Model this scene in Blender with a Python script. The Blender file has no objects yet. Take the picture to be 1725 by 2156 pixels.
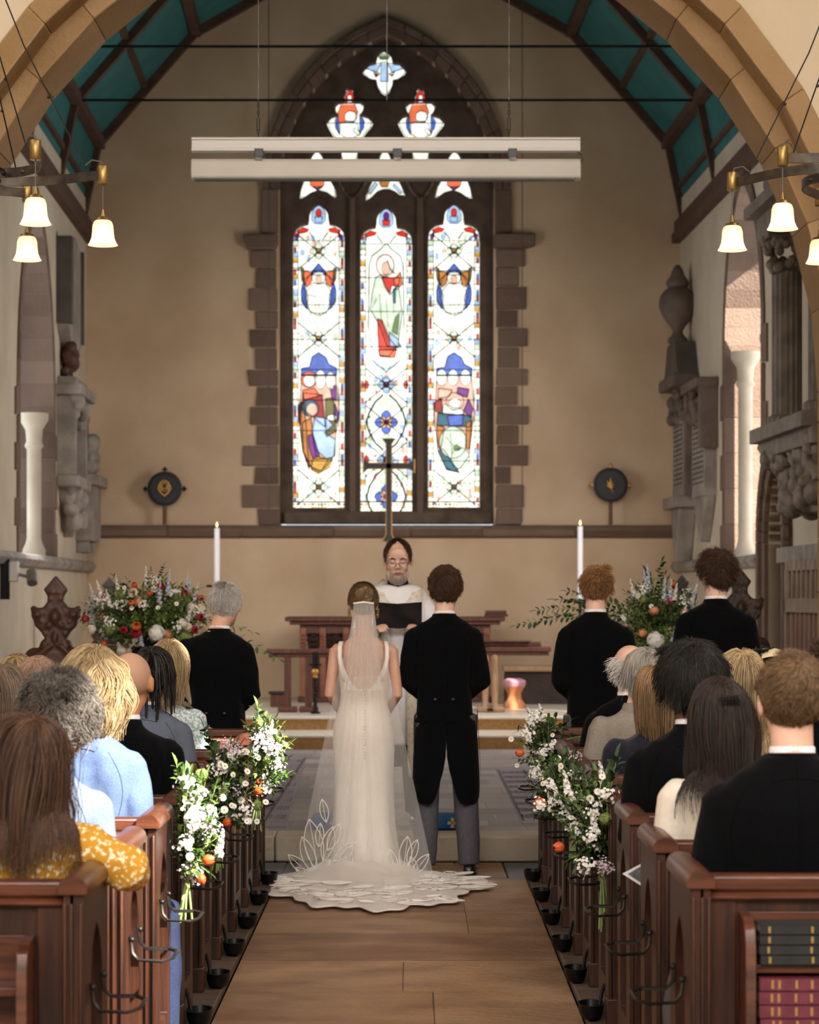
import bpy, bmesh, math, random
import numpy as np
from math import sin, cos, pi, radians as R
from mathutils import Vector, Matrix, noise

random.seed(7); np.random.seed(7)
SC = bpy.context.scene
COL = SC.collection
F, CX, HY, HC = 5000.0, 866.0, 1250.0, 1.65      # focal length in pixels, vanishing point, camera height

def P(px, py, Y):                                  # measured photo point at its real distance
    return Vector(((px-CX)/F*Y, Y, HC-(py-HY)/F*Y))
def XP(px, Y): return (px-CX)/F*Y
def ZP(py, Y): return HC-(py-HY)/F*Y

# ------------------------------------------------------------------ camera
cam = bpy.data.cameras.new('camera'); camo = bpy.data.objects.new('camera', cam); COL.objects.link(camo)
cam.sensor_fit = 'HORIZONTAL'; cam.sensor_width = 24.0; cam.lens = 24.0*F/1725
camo.location = (0, 0, HC); camo.rotation_euler = (R(90), 0, 0)
cam.shift_x = (862.5-CX)/1725; cam.shift_y = (HY-1078)/1725
cam.clip_start = .1; cam.clip_end = 200
cam.dof.use_dof = True; cam.dof.focus_distance = 10.6; cam.dof.aperture_fstop = 4.0
SC.camera = camo
# ------------------------------------------------------------------ light
SC.view_settings.view_transform = 'Standard'; SC.view_settings.look = 'None'
SC.view_settings.exposure = 0.72; SC.view_settings.gamma = 1.0; SC.view_settings.use_curve_mapping = False
W = bpy.data.worlds.new('world'); SC.world = W; W.use_nodes = True
bg = W.node_tree.nodes['Background']; bg.inputs[0].default_value = (.75, .87, 1, 1); bg.inputs[1].default_value = 1.2
SC.cycles.max_bounces = 6; SC.cycles.diffuse_bounces = 3; SC.cycles.glossy_bounces = 2
SC.cycles.transmission_bounces = 3; SC.cycles.transparent_max_bounces = 14
SC.cycles.caustics_reflective = False; SC.cycles.caustics_refractive = False
SC.cycles.sample_clamp_indirect = 4.0
def area(name, loc, rot, sx, sy, e, c):
    l = bpy.data.lights.new(name, 'AREA'); l.shape = 'RECTANGLE'; l.size = sx; l.size_y = sy; l.energy = e; l.color = c
    o = bpy.data.objects.new(name, l); COL.objects.link(o); o.location = loc; o.rotation_euler = rot; return o
SUN_D = Vector((-.52, .44, -.56)).normalized()     # direction the sunlight travels
sl = bpy.data.lights.new('sun', 'SUN'); sl.energy = 17; sl.angle = R(.6); sl.color = (1, .93, .82)
so = bpy.data.objects.new('sun', sl); COL.objects.link(so); so.rotation_euler = SUN_D.to_track_quat('-Z', 'Y').to_euler()
area('nave_daylight_south', (4.4, 4.0, 6.6), (0, R(50), 0), 3.0, 11, 330, (1, .965, .91))
area('nave_daylight_north', (-5.9, 5.0, 6.4), (0, R(-55), 0), 3.0, 11, 170, (1, .97, .93))
area('nave_daylight_west', (-.3, -3.8, 7.4), (R(72), 0, 0), 8, 3.0, 860, (1, .96, .905))
area('chancel_daylight_south', (2.75, 23.0, 3.4), (0, R(75), 0), 2.4, 1.3, 80, (1, .93, .90))
area('chancel_daylight_north', (-3.3, 22.5, 3.2), (0, R(-75), 0), 2.4, 1.2, 50, (.97, .95, .96))
# ------------------------------------------------------------------ materials
def lin(h):
    h = h.lstrip('#'); c = [int(h[i:i+2], 16)/255 for i in (0, 2, 4)]
    return tuple(x/12.92 if x <= .04045 else ((x+.055)/1.055)**2.4 for x in c)+(1,)
MATS = {}
def mat(name, c, c2=None, ns=6, st=(1, 1, 1), r=.6, m=0, bump=0, bs=60, isl=0, emit=0, sheen=0, coat=0, det=4, lo=.35, hi=.65, trans=0):
    if name in MATS: return MATS[name]
    M = bpy.data.materials.new(name); M.use_nodes = True; nt = M.node_tree; N = nt.nodes; L = nt.links
    b = N['Principled BSDF']; b.inputs['Roughness'].default_value = r; b.inputs['Metallic'].default_value = m
    b.inputs['Base Color'].default_value = lin(c); b.inputs['Coat Weight'].default_value = coat; b.inputs['Coat Roughness'].default_value = .32
    b.inputs['Sheen Weight'].default_value = sheen
    if r > .8: b.inputs['Specular IOR Level'].default_value = .25
    tc = N.new('ShaderNodeTexCoord'); mp = N.new('ShaderNodeMapping'); L.new(tc.outputs['Object'], mp.inputs[0]); mp.inputs['Scale'].default_value = st
    out = None
    if c2:
        nz = N.new('ShaderNodeTexNoise'); nz.inputs['Scale'].default_value = ns; nz.inputs['Detail'].default_value = det
        L.new(mp.outputs[0], nz.inputs['Vector'])
        cr = N.new('ShaderNodeValToRGB'); cr.color_ramp.elements[0].position = lo; cr.color_ramp.elements[1].position = hi
        cr.color_ramp.elements[0].color = lin(c); cr.color_ramp.elements[1].color = lin(c2)
        if isl:
            g = N.new('ShaderNodeNewGeometry'); mx = N.new('ShaderNodeMath'); mx.operation = 'MULTIPLY_ADD'; mx.inputs[1].default_value = isl; 
            sb = N.new('ShaderNodeMath'); sb.operation = 'MULTIPLY'; sb.inputs[1].default_value = 1-isl
            L.new(g.outputs['Random Per Island'], mx.inputs[0]); L.new(nz.outputs['Fac'], sb.inputs[0]); L.new(sb.outputs[0], mx.inputs[2])
            L.new(mx.outputs[0], cr.inputs[0]); cr.color_ramp.elements[0].position = .5-.5*isl*.8-.06; cr.color_ramp.elements[1].position = .5+.5*isl*.8+.06
        else: L.new(nz.outputs['Fac'], cr.inputs[0])
        L.new(cr.outputs[0], b.inputs['Base Color']); out = cr.outputs[0]
    if bump:
        n2 = N.new('ShaderNodeTexNoise'); n2.inputs['Scale'].default_value = bs; n2.inputs['Detail'].default_value = 5
        L.new(mp.outputs[0], n2.inputs['Vector'])
        bp = N.new('ShaderNodeBump'); bp.inputs['Strength'].default_value = bump; bp.inputs['Distance'].default_value = .02
        L.new(n2.outputs['Fac'], bp.inputs['Height']); L.new(bp.outputs[0], b.inputs['Normal'])
    if emit:
        b.inputs['Emission Strength'].default_value = emit
        b.inputs['Emission Color'].default_value = lin(c)
        if out: L.new(out, b.inputs['Emission Color'])
    if trans:
        tr = N.new('ShaderNodeBsdfTransparent'); mi = N.new('ShaderNodeMixShader'); mi.inputs[0].default_value = 1-trans
        L.new(tr.outputs[0], mi.inputs[1]); L.new(b.outputs[0], mi.inputs[2]); L.new(mi.outputs[0], N['Material Output'].inputs[0])
    MATS[name] = M; return M

PLASTER = mat('cream plaster', '#cbae8f', '#d9bfa0', ns=1.4, r=.9, bump=.25, bs=30)
PLASTER2 = mat('nave plaster', '#e3d0b2', '#ead9bf', ns=1.4, r=.9, bump=.25, bs=30)
PLASTW = mat('pale limewash', '#c9baa4', '#d6c8b3', ns=2, r=.9, bump=.25, bs=30)
STONE = mat('weathered brown sandstone', '#6b574b', '#8a7466', ns=5, r=.9, bump=.6, bs=40, isl=.6)
STONED = mat('dark carved sandstone', '#54453c', '#6b5a4e', ns=5, r=.9, bump=.5, bs=40)
ARCHST = mat('golden sandstone voussoirs', '#a08058', '#bf9f78', ns=3, r=.9, bump=.6, bs=30, isl=.55)
GREYST = mat('grey marble', '#857b73', '#a59b92', ns=4, r=.7, bump=.3, bs=30)
DKMARB = mat('dark slate', '#4d4742', '#5f5852', ns=4, r=.6, bump=.2)
WOOD = mat('varnished pitch pine', '#210e07', '#432110', ns=3, st=(14, 14, 1.0), r=.42, bump=.12, bs=30, coat=.15)
WOODL = mat('varnished pine rail', '#391a0d', '#5f3320', ns=3, st=(1.0, 14, 14), r=.34, bump=.1, bs=30, coat=.25)
OAK = mat('dark oak', '#4a2a1b', '#6b4129', ns=4, st=(10, 10, 1.5), r=.5, bump=.3, bs=30)
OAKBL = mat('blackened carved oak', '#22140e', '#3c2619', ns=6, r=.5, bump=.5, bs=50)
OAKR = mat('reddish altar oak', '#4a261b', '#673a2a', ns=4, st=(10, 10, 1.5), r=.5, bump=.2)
OAKP = mat('pale oak', '#9a7758', '#b08c6c', ns=4, st=(10, 10, 1.5), r=.55, bump=.2)
RIB = mat('brown ceiling rib', '#4c3429', '#5f4436', ns=6, r=.7)
TEAL = mat('teal painted boards', '#28686a', '#2f7678', ns=3, r=.75, bump=.1)
IRON = mat('black iron', '#17181a', '#26282a', ns=20, r=.45, m=.7)
IRONB = mat('worn bright iron', '#6a665f', '#4b4742', ns=12, r=.4, m=.8)
BRASS = mat('aged brass', '#93794a', '#7a6238', ns=12, r=.35, m=.9)
GOLD = mat('gilding', '#c0914a', '#a87a3c', ns=20, r=.35, m=.7)
WHITEP = mat('white enamel', '#e6e2dc', r=.45)
WHITEP2 = mat('cream enamel casing', '#d9d3ca', '#dfdad2', ns=3, r=.45)
BLACKP = mat('black plastic', '#141414', r=.4)
WAX = mat('white wax', '#f0ecf2', r=.4)
FLAME = mat('candle flame', '#ffb765', emit=9)
CABLE = mat('grey cable', '#57524c', r=.6)
# clothing and skin
BLACKC = mat('black wool', '#07080a', '#0c0d10', ns=220, r=.95, sheen=.03, bump=.25, bs=350)
BLACKC.node_tree.nodes['Principled BSDF'].inputs['Specular IOR Level'].default_value = .06
NAVY = mat('navy wool', '#13141f', '#191b29', ns=200, r=.95, sheen=.15, bump=.2, bs=300)
BLUEL = mat('light blue linen', '#4a5b7f', '#54668b', ns=160, r=.9, bump=.2, bs=300)
BLUEP = mat('pale blue grey linen', '#566174', '#606b7f', ns=160, r=.9, bump=.2, bs=300)
GREYC = mat('slate grey wool', '#565c6a', '#616777', ns=200, r=.95, bump=.2, bs=300)
GREYT = mat('charcoal striped trousers', '#46454a', '#5b5a5f', ns=90, st=(8, 8, .25), r=.9)
TAUPE = mat('taupe knit', '#857c72', '#958b80', ns=160, r=.95, bump=.4, bs=250)
CREAMC = mat('cream crepe', '#ddd2c4', '#e4dacd', ns=60, r=.85)
MUST = mat('mustard floral cotton', '#c48f2e', '#f0e2c0', ns=75, r=.85, lo=.54, hi=.60, det=2)
LACE = mat('pale blue brocade', '#9fb8bf', '#e2eae6', ns=70, r=.75, lo=.46, hi=.56, det=2, bump=.3, bs=90)
SATIN = mat('ivory satin', '#efe4da', '#f3eae1', ns=8, r=.42, sheen=.3)
SURP = mat('white surplice linen', '#eeedf2', '#f4f3f6', ns=20, r=.8)
STOLE = mat('cream damask stole', '#e3dccf', '#cfc6b6', ns=45, r=.7, lo=.5, hi=.6)
SHIRT = mat('white cotton', '#eeebf2', r=.8)
SHOE = mat('polished black leather', '#0d0d0f', r=.3)
SKIN = mat('fair skin', '#cf9c84', '#d8a890', ns=12, r=.55, bump=.05, bs=120)
SKINP = mat('pale skin', '#e0b09a', '#e8bfab', ns=12, r=.55)
SKINT = mat('tanned skin', '#c58a66', '#cf9672', ns=12, r=.5)
SKINB = mat('brown skin', '#7d5440', '#8a5f49', ns=12, r=.5)
def hairm(n, a, b, r=.6): return mat(n, a, b, ns=30, r=r, isl=.85)
# ------------------------------------------------------------------ mesh builder
class MB:
    def __init__(s): s.v = []; s.f = []; s.m = []
    def add(s, V, Fc, mi=0, M=None):
        n = len(s.v)
        if M is not None: V = [M @ Vector(p) for p in V]
        s.v += [tuple(p) for p in V]; s.f += [tuple(i+n for i in f) for f in Fc]; s.m += [mi]*len(Fc); return s
    def box(s, x0, x1, y0, y1, z0, z1, mi=0, M=None):
        V = [(x, y, z) for x in (x0, x1) for y in (y0, y1) for z in (z0, z1)]
        return s.add(V, [(0, 1, 3, 2), (4, 6, 7, 5), (0, 4, 5, 1), (2, 3, 7, 6), (0, 2, 6, 4), (1, 5, 7, 3)], mi, M)
    def rings(s, Rg, mi=0, caps=(1, 1), M=None, closed=True, loop=False):
        n = len(Rg[0]); V = [p for r in Rg for p in r]; Fc = []; k = len(Rg)
        for i in range(k if loop else k-1):
            a, b = i*n, ((i+1) % k)*n
            for j in range(n if closed else n-1):
                j2 = (j+1) % n; Fc.append((a+j, a+j2, b+j2, b+j))
        if not loop and closed:
            if caps[0]: Fc.append(tuple(range(n))[::-1])
            if caps[1]: Fc.append(tuple(range((k-1)*n, k*n)))
        return s.add(V, Fc, mi, M)
    def tube(s, pts, r, n=8, mi=0, M=None, loop=False, flat=1.0, up=None):
        pts = [Vector(p) for p in pts]; k = len(pts); Rg = []; prev = None
        for i, p in enumerate(pts):
            a = pts[(i-1) % k] if (i or loop) else p; b = pts[(i+1) % k] if (i < k-1 or loop) else p
            t = (b-a).normalized()
            if prev is None:
                u = Vector(up) if up else (Vector((0, 0, 1)) if abs(t.z) < .9 else Vector((0, 1, 0)))
            else: u = prev
            u = (u-t*u.dot(t)); u = u.normalized() if u.length > 1e-6 else t.orthogonal().normalized()
            prev = u; w = t.cross(u); rr = r[i] if isinstance(r, (list, tuple)) else r
            Rg.append([p+u*cos(2*pi*j/n)*rr+w*sin(2*pi*j/n)*rr*flat for j in range(n)])
        return s.rings(Rg, mi, M=M, loop=loop)
    def lathe(s, prof, c=(0, 0, 0), n=24, mi=0, M=None, caps=(1, 1)):
        return s.rings([[(c[0]+r*cos(2*pi*j/n), c[1]+r*sin(2*pi*j/n), c[2]+z) for j in range(n)] for r, z in prof], mi, caps, M)
    def prism(s, poly, y0, y1, mi=0, M=None):          # convex-ish polygon (x,z) between y0 and y1
        n = len(poly); V = [(x, y0, z) for x, z in poly]+[(x, y1, z) for x, z in poly]
        Fc = [tuple(range(n)), tuple(range(2*n-1, n-1, -1))]+[(i, i+n, (i+1) % n+n, (i+1) % n) for i in range(n)]
        return s.add(V, Fc, mi, M)
    def ball(s, c, r, n=12, m=8, mi=0, M=None):
        rx, ry, rz = r if isinstance(r, (tuple, list)) else (r, r, r)
        Rg = []
        for i in range(1, m):
            a = pi*i/m; Rg.append([(c[0]+rx*sin(a)*cos(2*pi*j/n), c[1]+ry*sin(a)*sin(2*pi*j/n), c[2]-rz*cos(a)) for j in range(n)])
        V = [p for q in Rg for p in q]+[(c[0], c[1], c[2]-rz), (c[0], c[1], c[2]+rz)]; Fc = []
        for i in range(m-2):
            for j in range(n): Fc.append((i*n+j, i*n+(j+1) % n, (i+1)*n+(j+1) % n, (i+1)*n+j))
        for j in range(n):
            Fc.append(((j+1) % n, j, (m-1)*n)); Fc.append(((m-2)*n+j, (m-2)*n+(j+1) % n, (m-1)*n+1))
        return s.add(V, Fc, mi, M)
    def grid(s, G, mi=0, mask=None, M=None, wrap=False):    # G[i][j] points
        k, n = len(G), len(G[0]); V = [p for q in G for p in q]; Fc = []
        for i in range(k-1):
            for j in range(n if wrap else n-1):
                j2 = (j+1) % n
                if mask is None or mask(i, j): Fc.append((i*n+j, i*n+j2, (i+1)*n+j2, (i+1)*n+j))
        return s.add(V, Fc, mi, M)
    def mesh(s, name='m'):
        me = bpy.data.meshes.new(name); me.from_pydata(s.v, [], s.f); 
        if s.m and max(s.m): me.polygons.foreach_set('material_index', s.m)
        me.update(); return me
def setmats(me, mats):
    for x in (mats if isinstance(mats, (list, tuple)) else [mats]): me.materials.append(x)
def smooth(me, ang=40):
    me.polygons.foreach_set('use_smooth', [True]*len(me.polygons))
    if ang < 180: me.set_sharp_from_angle(angle=R(ang))
def obj(name, mb, mats, parent=None, ang=40, bevel=0, world=True, solid=0, fixn=True):
    me = mb.mesh(name) if isinstance(mb, MB) else mb
    if fixn:
        bm = bmesh.new(); bm.from_mesh(me); bmesh.ops.recalc_face_normals(bm, faces=bm.faces); bm.to_mesh(me); bm.free()
    setmats(me, mats)
    if ang: smooth(me, ang)
    o = bpy.data.objects.new(name, me); COL.objects.link(o)
    if parent:
        o.parent = parent
        if world:
            q = parent; off = Vector((0, 0, 0))
            while q: off += q.location; q = q.parent
            me.transform(Matrix.Translation(-off))
    if bevel:
        b = o.modifiers.new('bevel', 'BEVEL'); b.width = bevel; b.segments = 2; b.limit_method = 'ANGLE'
    if solid:
        b = o.modifiers.new('solid', 'SOLIDIFY'); b.thickness = solid; b.offset = 0
    return o
def thing(name, label, cat, loc=(0, 0, 0), group=None, rz=0, kind=None):
    o = bpy.data.objects.new(name, None); COL.objects.link(o); o.location = loc; o.rotation_euler = (0, 0, rz)
    o.empty_display_size = .1
    if label: o['label'] = label; o['category'] = cat
    if group: o['group'] = group
    if kind: o['kind'] = kind
    return o
def tag(o, label, cat, group=None, kind=None):
    o['label'] = label; o['category'] = cat
    if group: o['group'] = group
    if kind: o['kind'] = kind
    return o
def struct(o): o['kind'] = 'structure'; return o
def setorigin(o, loc):
    o.data.transform(Matrix.Translation(-Vector(loc))); o.location = loc; return o
def duptree(o, parent=None):
    c = o.copy(); COL.objects.link(c); c.parent = parent
    for ch in [x for x in o.children]: duptree(ch, c)
    return c
def modmesh(me, mods):
    o = bpy.data.objects.new('tmp', me); COL.objects.link(o)
    for kind, kw in mods:
        m = o.modifiers.new('m', kind)
        for k, v in kw.items(): setattr(m, k, v)
    dg = bpy.context.evaluated_depsgraph_get(); dg.update()
    r = bpy.data.meshes.new_from_object(o.evaluated_get(dg)); bpy.data.objects.remove(o); return r
def remesh(mb, vs=.012, sm=3, wr=None):
    me = modmesh(mb.mesh(), [('REMESH', dict(mode='VOXEL', voxel_size=vs)), ('SMOOTH', dict(factor=.5, iterations=sm))])
    if wr: wrinkle(me, *wr)
    return me
def wrinkle(me, amp, sc=(6, 6, 3), seed=0):
    me.update()
    co = np.empty(len(me.vertices)*3); me.vertices.foreach_get('co', co); co = co.reshape(-1, 3)
    no = np.empty(len(me.vertices)*3); me.vertices.foreach_get('normal', no); no = no.reshape(-1, 3)
    d = np.array([noise.fractal(Vector((p[0]*sc[0]+seed, p[1]*sc[1], p[2]*sc[2])), 1.0, 2.0, 3) for p in co])
    d = np.sign(d)*np.abs(d)**.8
    co = co+no*(d*amp)[:, None]; me.vertices.foreach_set('co', co.ravel()); me.update()
def plate(outer, holes, y0, y1, bevel=0):                 # flat slab with holes, outline in (x,z), between y0 and y1
    cu = bpy.data.curves.new('c', 'CURVE'); cu.dimensions = '2D'; cu.fill_mode = 'BOTH'
    cu.extrude = abs(y1-y0)/2-bevel; cu.bevel_depth = bevel; cu.bevel_resolution = 1
    for pl in [outer]+list(holes):
        sp = cu.splines.new('POLY'); sp.points.add(len(pl)-1); sp.use_cyclic_u = True
        for i, (x, z) in enumerate(pl): sp.points[i].co = (x, z, 0, 1)
    o = bpy.data.objects.new('c', cu); COL.objects.link(o)
    dg = bpy.context.evaluated_depsgraph_get(); dg.update()
    me = bpy.data.meshes.new_from_object(o.evaluated_get(dg)); bpy.data.objects.remove(o)
    me.transform(Matrix.Translation((0, (y0+y1)/2, 0)) @ Matrix.Rotation(R(90), 4, 'X')); return me
def superring(cx, cy, z, hx, hy, n=28, e=.85, tilt=0):
    out = []
    for j in range(n):
        a = 2*pi*j/n; c, s = cos(a), sin(a)
        out.append((cx+hx*math.copysign(abs(c)**e, c), cy+hy*math.copysign(abs(s)**e, s), z+tilt*s))
    return out
def arcpts(cx, cz, r, a0, a1, n=10):
    return [(cx+r*cos(R(a0+(a1-a0)*i/n)), cz+r*sin(R(a0+(a1-a0)*i/n))) for i in range(n+1)]
# ------------------------------------------------------------------ the church: floors
YS, YW = 14.6, 28.0                               # chancel step, east wall
FLAG = mat('worn brown flagstones', '#7f5c42', '#a78464', ns=2.6, st=(1, 1.6, 1), r=.5, bump=.4, bs=18, isl=.2, det=8)
FLAGP = mat('purple grey flagstones', '#756a6b', '#9a8f88', ns=2, r=.5, bump=.3, bs=25, isl=.6)
SLATE = mat('blue grey slate slabs', '#5e6168', '#70727a', ns=3, r=.45, bump=.2)
STEPST = mat('pale worn step stone', '#a79a87', '#c0b4a2', ns=4, r=.7, bump=.5, bs=25, isl=.5)
LEDG = mat('purple slate ledger stone', '#6f6269', '#857880', ns=5, r=.5, bump=.4, bs=40)
INC = mat('incised marks', '#4b4148', r=.8)
CARP = mat('tan carpet', '#9a7245', '#ad8556', ns=50, r=.95)
TREAD = mat('pale polished tread', '#cfc4b4', '#d8cebf', ns=3, r=.35)
PLINTH = mat('dark worn plinth boards', '#4e4036', '#6d5b4e', ns=5, st=(1, 4, 1), r=.5, bump=.3)
def slabs(name, x0, x1, y0, y1, z, dx, dy, m, jit=.25, th=.05, rows='y', bev=.006):
    mb = MB(); y = y0; rnd = random.Random(name)
    while y < y1-.01:
        h = min(dy*(1+rnd.uniform(-jit, jit)), y1-y); h = y1-y if y1-y-h < dy*.3 else h
        x = x0-rnd.uniform(0, dx*.5)
        while x < x1-.01:
            w = dx*(1+rnd.uniform(-jit, jit)); a = max(x, x0); b = min(x+w, x1); b = x1 if x1-b < dx*.25 else b
            if b-a > .03: mb.box(a+.002, b-.002, y+.002, y+h-.002, z-th, z-rnd.uniform(0, .002))
            x += w
            if b == x1: break
        y += h
    mb.box(x0, x1, y0, y1, z-th-.05, z-.007)
    return struct(obj(name, mb, m, bevel=bev))
slabs('floor', -.77, .667, 1.0, 13.78, 0, 1.3, .95, FLAG, bev=.002)
slabs('floor', -.50, .56, 13.78, YS, 0, .9, .4, FLAG)
slabs('floor', -1.3, -.505, 13.78, YS, -.001, .9, .9, SLATE); slabs('floor', .565, 1.3, 13.78, YS, -.001, .9, .9, SLATE)
o = MB(); o.box(-6.2, -1.3, -4, YS, -.1, -.002); o.box(1.3, 5.6, -4, YS, -.1, -.002); o.box(-1.3, 1.3, -4, 1.0, -.1, -.002)
struct(obj('floor', o, PLINTH))
for s, a, b in ((-1, -6.2, -.775), (1, .672, 5.6)):
    o = MB(); o.box(a, b, 4.6, 13.88, -.01, .030); struct(obj('floor', o, PLINTH, bevel=.006))
o = MB(); o.box(-7, 6, -5, 30, -.3, -.11); struct(obj('floor', o, PLINTH))
# chancel step, slab floor, sanctuary steps
o = MB(); x = -3.4; rs = random.Random(3)
while x < 3.4:
    w = rs.uniform(.7, 1.1); o.box(x+.003, min(x+w, 3.4)-.003, YS, YS+.34, 0, .161); x += w
struct(obj('trim_1', o, STEPST, bevel=.014))
slabs('floor', -1.28, 1.5, YS+.34, 22.8, .158, .62, .42, FLAGP)
slabs('floor', -3.6, -1.28, YS+.34, 22.8, .158, .9, .9, FLAGP); slabs('floor', 1.5, 3.6, YS+.34, 22.8, .158, .9, .9, FLAGP)
for n, y0, y1, z0, z1 in ((2, 22.8, 23.62, .1, .296), (3, 23.6, 28.0, .1, .432)):
    o = MB(); o.box(-3.7, 3.4, y0+.03, y1, z0, z1-.03); struct(obj('trim_%d' % n, o, CARP, bevel=.01))
    o = MB(); o.box(-3.7, 3.4, y0, y1, z1-.032, z1); struct(obj('trim_%d' % (n+2), o, TREAD, bevel=.012))
# ledger stones in the chancel floor
def ledger(pts, lab, seed):
    rr = random.Random(seed); c = [P(*p, 1) for p in pts]; Q = []
    for px, py in pts:
        Y = F*(HC-.16)/(py-HY); Q.append(Vector((XP(px, Y), Y, 0)))
    t = thing('ledger_stone', lab, 'ledger stone', (Q[0].x, Q[0].y, .16), kind='structure')
    o = MB(); o.add([(q.x, q.y, .15) for q in Q]+[(q.x, q.y, .163) for q in Q], [(0, 1, 2, 3), (4, 5, 6, 7), (0, 1, 5, 4), (1, 2, 6, 5), (2, 3, 7, 6), (3, 0, 4, 7)])
    obj('slab', o, LEDG, t, bevel=.004)
    o = MB(); L = lambda u, v: (Q[0]*(1-u)+Q[1]*u)*(1-v)+(Q[3]*(1-u)+Q[2]*u)*v
    for i in range(9):
        v = .08+i*.1; u = .1
        while u < .88:
            w = rr.uniform(.02, .07); a = L(u, v); b = L(u+w, v+.045)
            o.box(min(a.x, b.x), max(a.x, b.x), min(a.y, b.y), max(a.y, b.y), .1632, .1645); u += w+rr.uniform(.012, .03)
    for a, b in ((.05, .06), (.94, .95)):
        p, q = L(a, .04), L(b, .96); o.box(min(p.x, q.x), min(p.x, q.x)+.02, p.y, q.y, .1632, .1645)
    obj('inscription', o, INC, t)
ledger([(542, 1742), (604, 1742), (646, 1592), (560, 1592)], 'worn purple inscribed ledger stone in the floor left of the bride', 1)
ledger([(1098, 1735), (1175, 1735), (1125, 1618), (1046, 1618)], 'worn purple inscribed ledger stone in the floor right of the groom', 2)

# ------------------------------------------------------------------ east wall with its window
def px2(pts, Y): return [(XP(a, Y), ZP(b, Y)) for a, b in pts]
def gothic(c, w, ys, R_, yb, n=16, k=1.0):       # pointed arch outline in px: centre, half width, springing row, radius, base row
    xc = w-R_; top = math.acos(-xc/R_)
    rp = [(c+xc+R_*cos(top*i/n), ys-k*R_*sin(top*i/n)) for i in range(n+1)]
    lp = [(2*c-x, y) for x, y in rp[::-1][1:]]
    return [(c+w, yb)]+rp+lp+[(c-w, yb)]
win = px2(gothic(814, 226, 400, 347, 1106), YW)
me = plate([(-5.2, -.2), (4.6, -.2), (4.6, 10), (-5.2, 10)], [win[::-1]], YW, YW+.55)
struct(obj('wall_east', me, PLASTER, ang=30))
wt = thing('window_1', 'tall three light stained glass east window with pointed stone tracery', 'window', (XP(814, YW+.25), YW+.25, ZP(1100, YW)), kind='structure')
YT = YW+.28
def lz(c, top):                                   # lancet outline
    h = [(57.5, 1073), (57.5, 508), (55.5, 490), (49, 480), (38, 473), (25, 470.5), (23.5, 462), (23, 452), (20, 444), (14, 437), (7, 432)]
    return [(c+x, y+top) for x, y in h]+[(c, 429.5+top)]+[(c-x, y+top) for x, y in h[::-1]]
z = lambda L: [(580+a*.27826, 90+b*.27826) for a, b in L]
mir = lambda L, c: [(2*c-a, b) for a, b in L[::-1]]
lanc = [lz(671.5, 0), lz(813.5, 7), lz(956, -1)]
quat = z([(822, 50), (860, 68), (888, 100), (900, 150), (950, 155), (985, 190), (1008, 225), (985, 262), (945, 292), (900, 300), (895, 345), (878, 385), (838, 428), (795, 400), (765, 355), (755, 300), (705, 292), (665, 262), (640, 228), (675, 190), (710, 158), (750, 150), (762, 100), (785, 68)])
big = z([(560, 320), (595, 352), (608, 395), (612, 445), (655, 445), (684, 470), (682, 510), (662, 545), (712, 562), (758, 606), (742, 650), (700, 700), (655, 760), (638, 830), (630, 900), (600, 980), (562, 1010), (524, 980), (494, 900), (486, 830), (465, 760), (424, 715), (390, 655), (374, 608), (415, 560), (456, 545), (438, 510), (440, 472), (470, 448), (508, 445), (510, 395), (525, 352)])
big2 = [(a+149.5, b) for a, b in big]
fish = z([(318, 790), (355, 835), (385, 890), (395, 950), (430, 1045), (462, 1100), (480, 1190), (440, 1188), (390, 1150), (330, 1135), (270, 1155), (215, 1195), (165, 1198), (178, 1120), (205, 1045), (236, 950), (245, 890), (280, 830)])
fish2 = mir(fish, (580+320*.27826+580+1352*.27826)/2)
fishc = z([(830, 770), (870, 830), (892, 900), (915, 990), (960, 1070), (990, 1140), (995, 1180), (940, 1175), (900, 1140), (860, 1125), (820, 1125), (780, 1140), (735, 1185), (675, 1225), (675, 1150), (705, 1080), (745, 1000), (768, 900), (790, 830)])
eyes = [z([(470, 770), (455, 800), (415, 830), (400, 790), (420, 745)])]
holes = lanc+[quat, big, big2, fish, fish2, fishc]
tr = px2(gothic(814, 222, 400, 345, 1100), YT)
me = plate(tr, [px2(h, YT) for h in holes], YT-.09, YT+.09, bevel=.02)
obj('tracery', me, STONED, wt, ang=30)
o = MB()                                          # mullion mouldings, sill
for c in (742.5, 885):
    pts = [(c-6.5, 1078), (c-6.5, 415), (c+6.5, 415), (c+6.5, 1078)]
    q = px2(pts, YT-.15); o.prism(q, YT-.17, YT-.08)
for c, s in ((742.5, -1), (742.5, 1), (885, -1), (885, 1)):
    for i in range(7):
        a0, a1 = px2([(c+s*i*6, 415-i*i*1.5), (c+s*(i+1)*6, 415-(i+1)**2*1.5)], YT-.12)
        o.tube([(a0[0], YT-.11, a0[1]), (a1[0], YT-.11, a1[1])], .022, 6)
obj('mullion', o, STONE, wt, bevel=.01)
o = MB(); q = px2([(600, 1078), (1036, 1078), (1036, 1104), (600, 1104)], YT-.1); o.prism(q, YW+.02, YT)
obj('sill', o, STONED, wt, bevel=.015)
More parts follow.
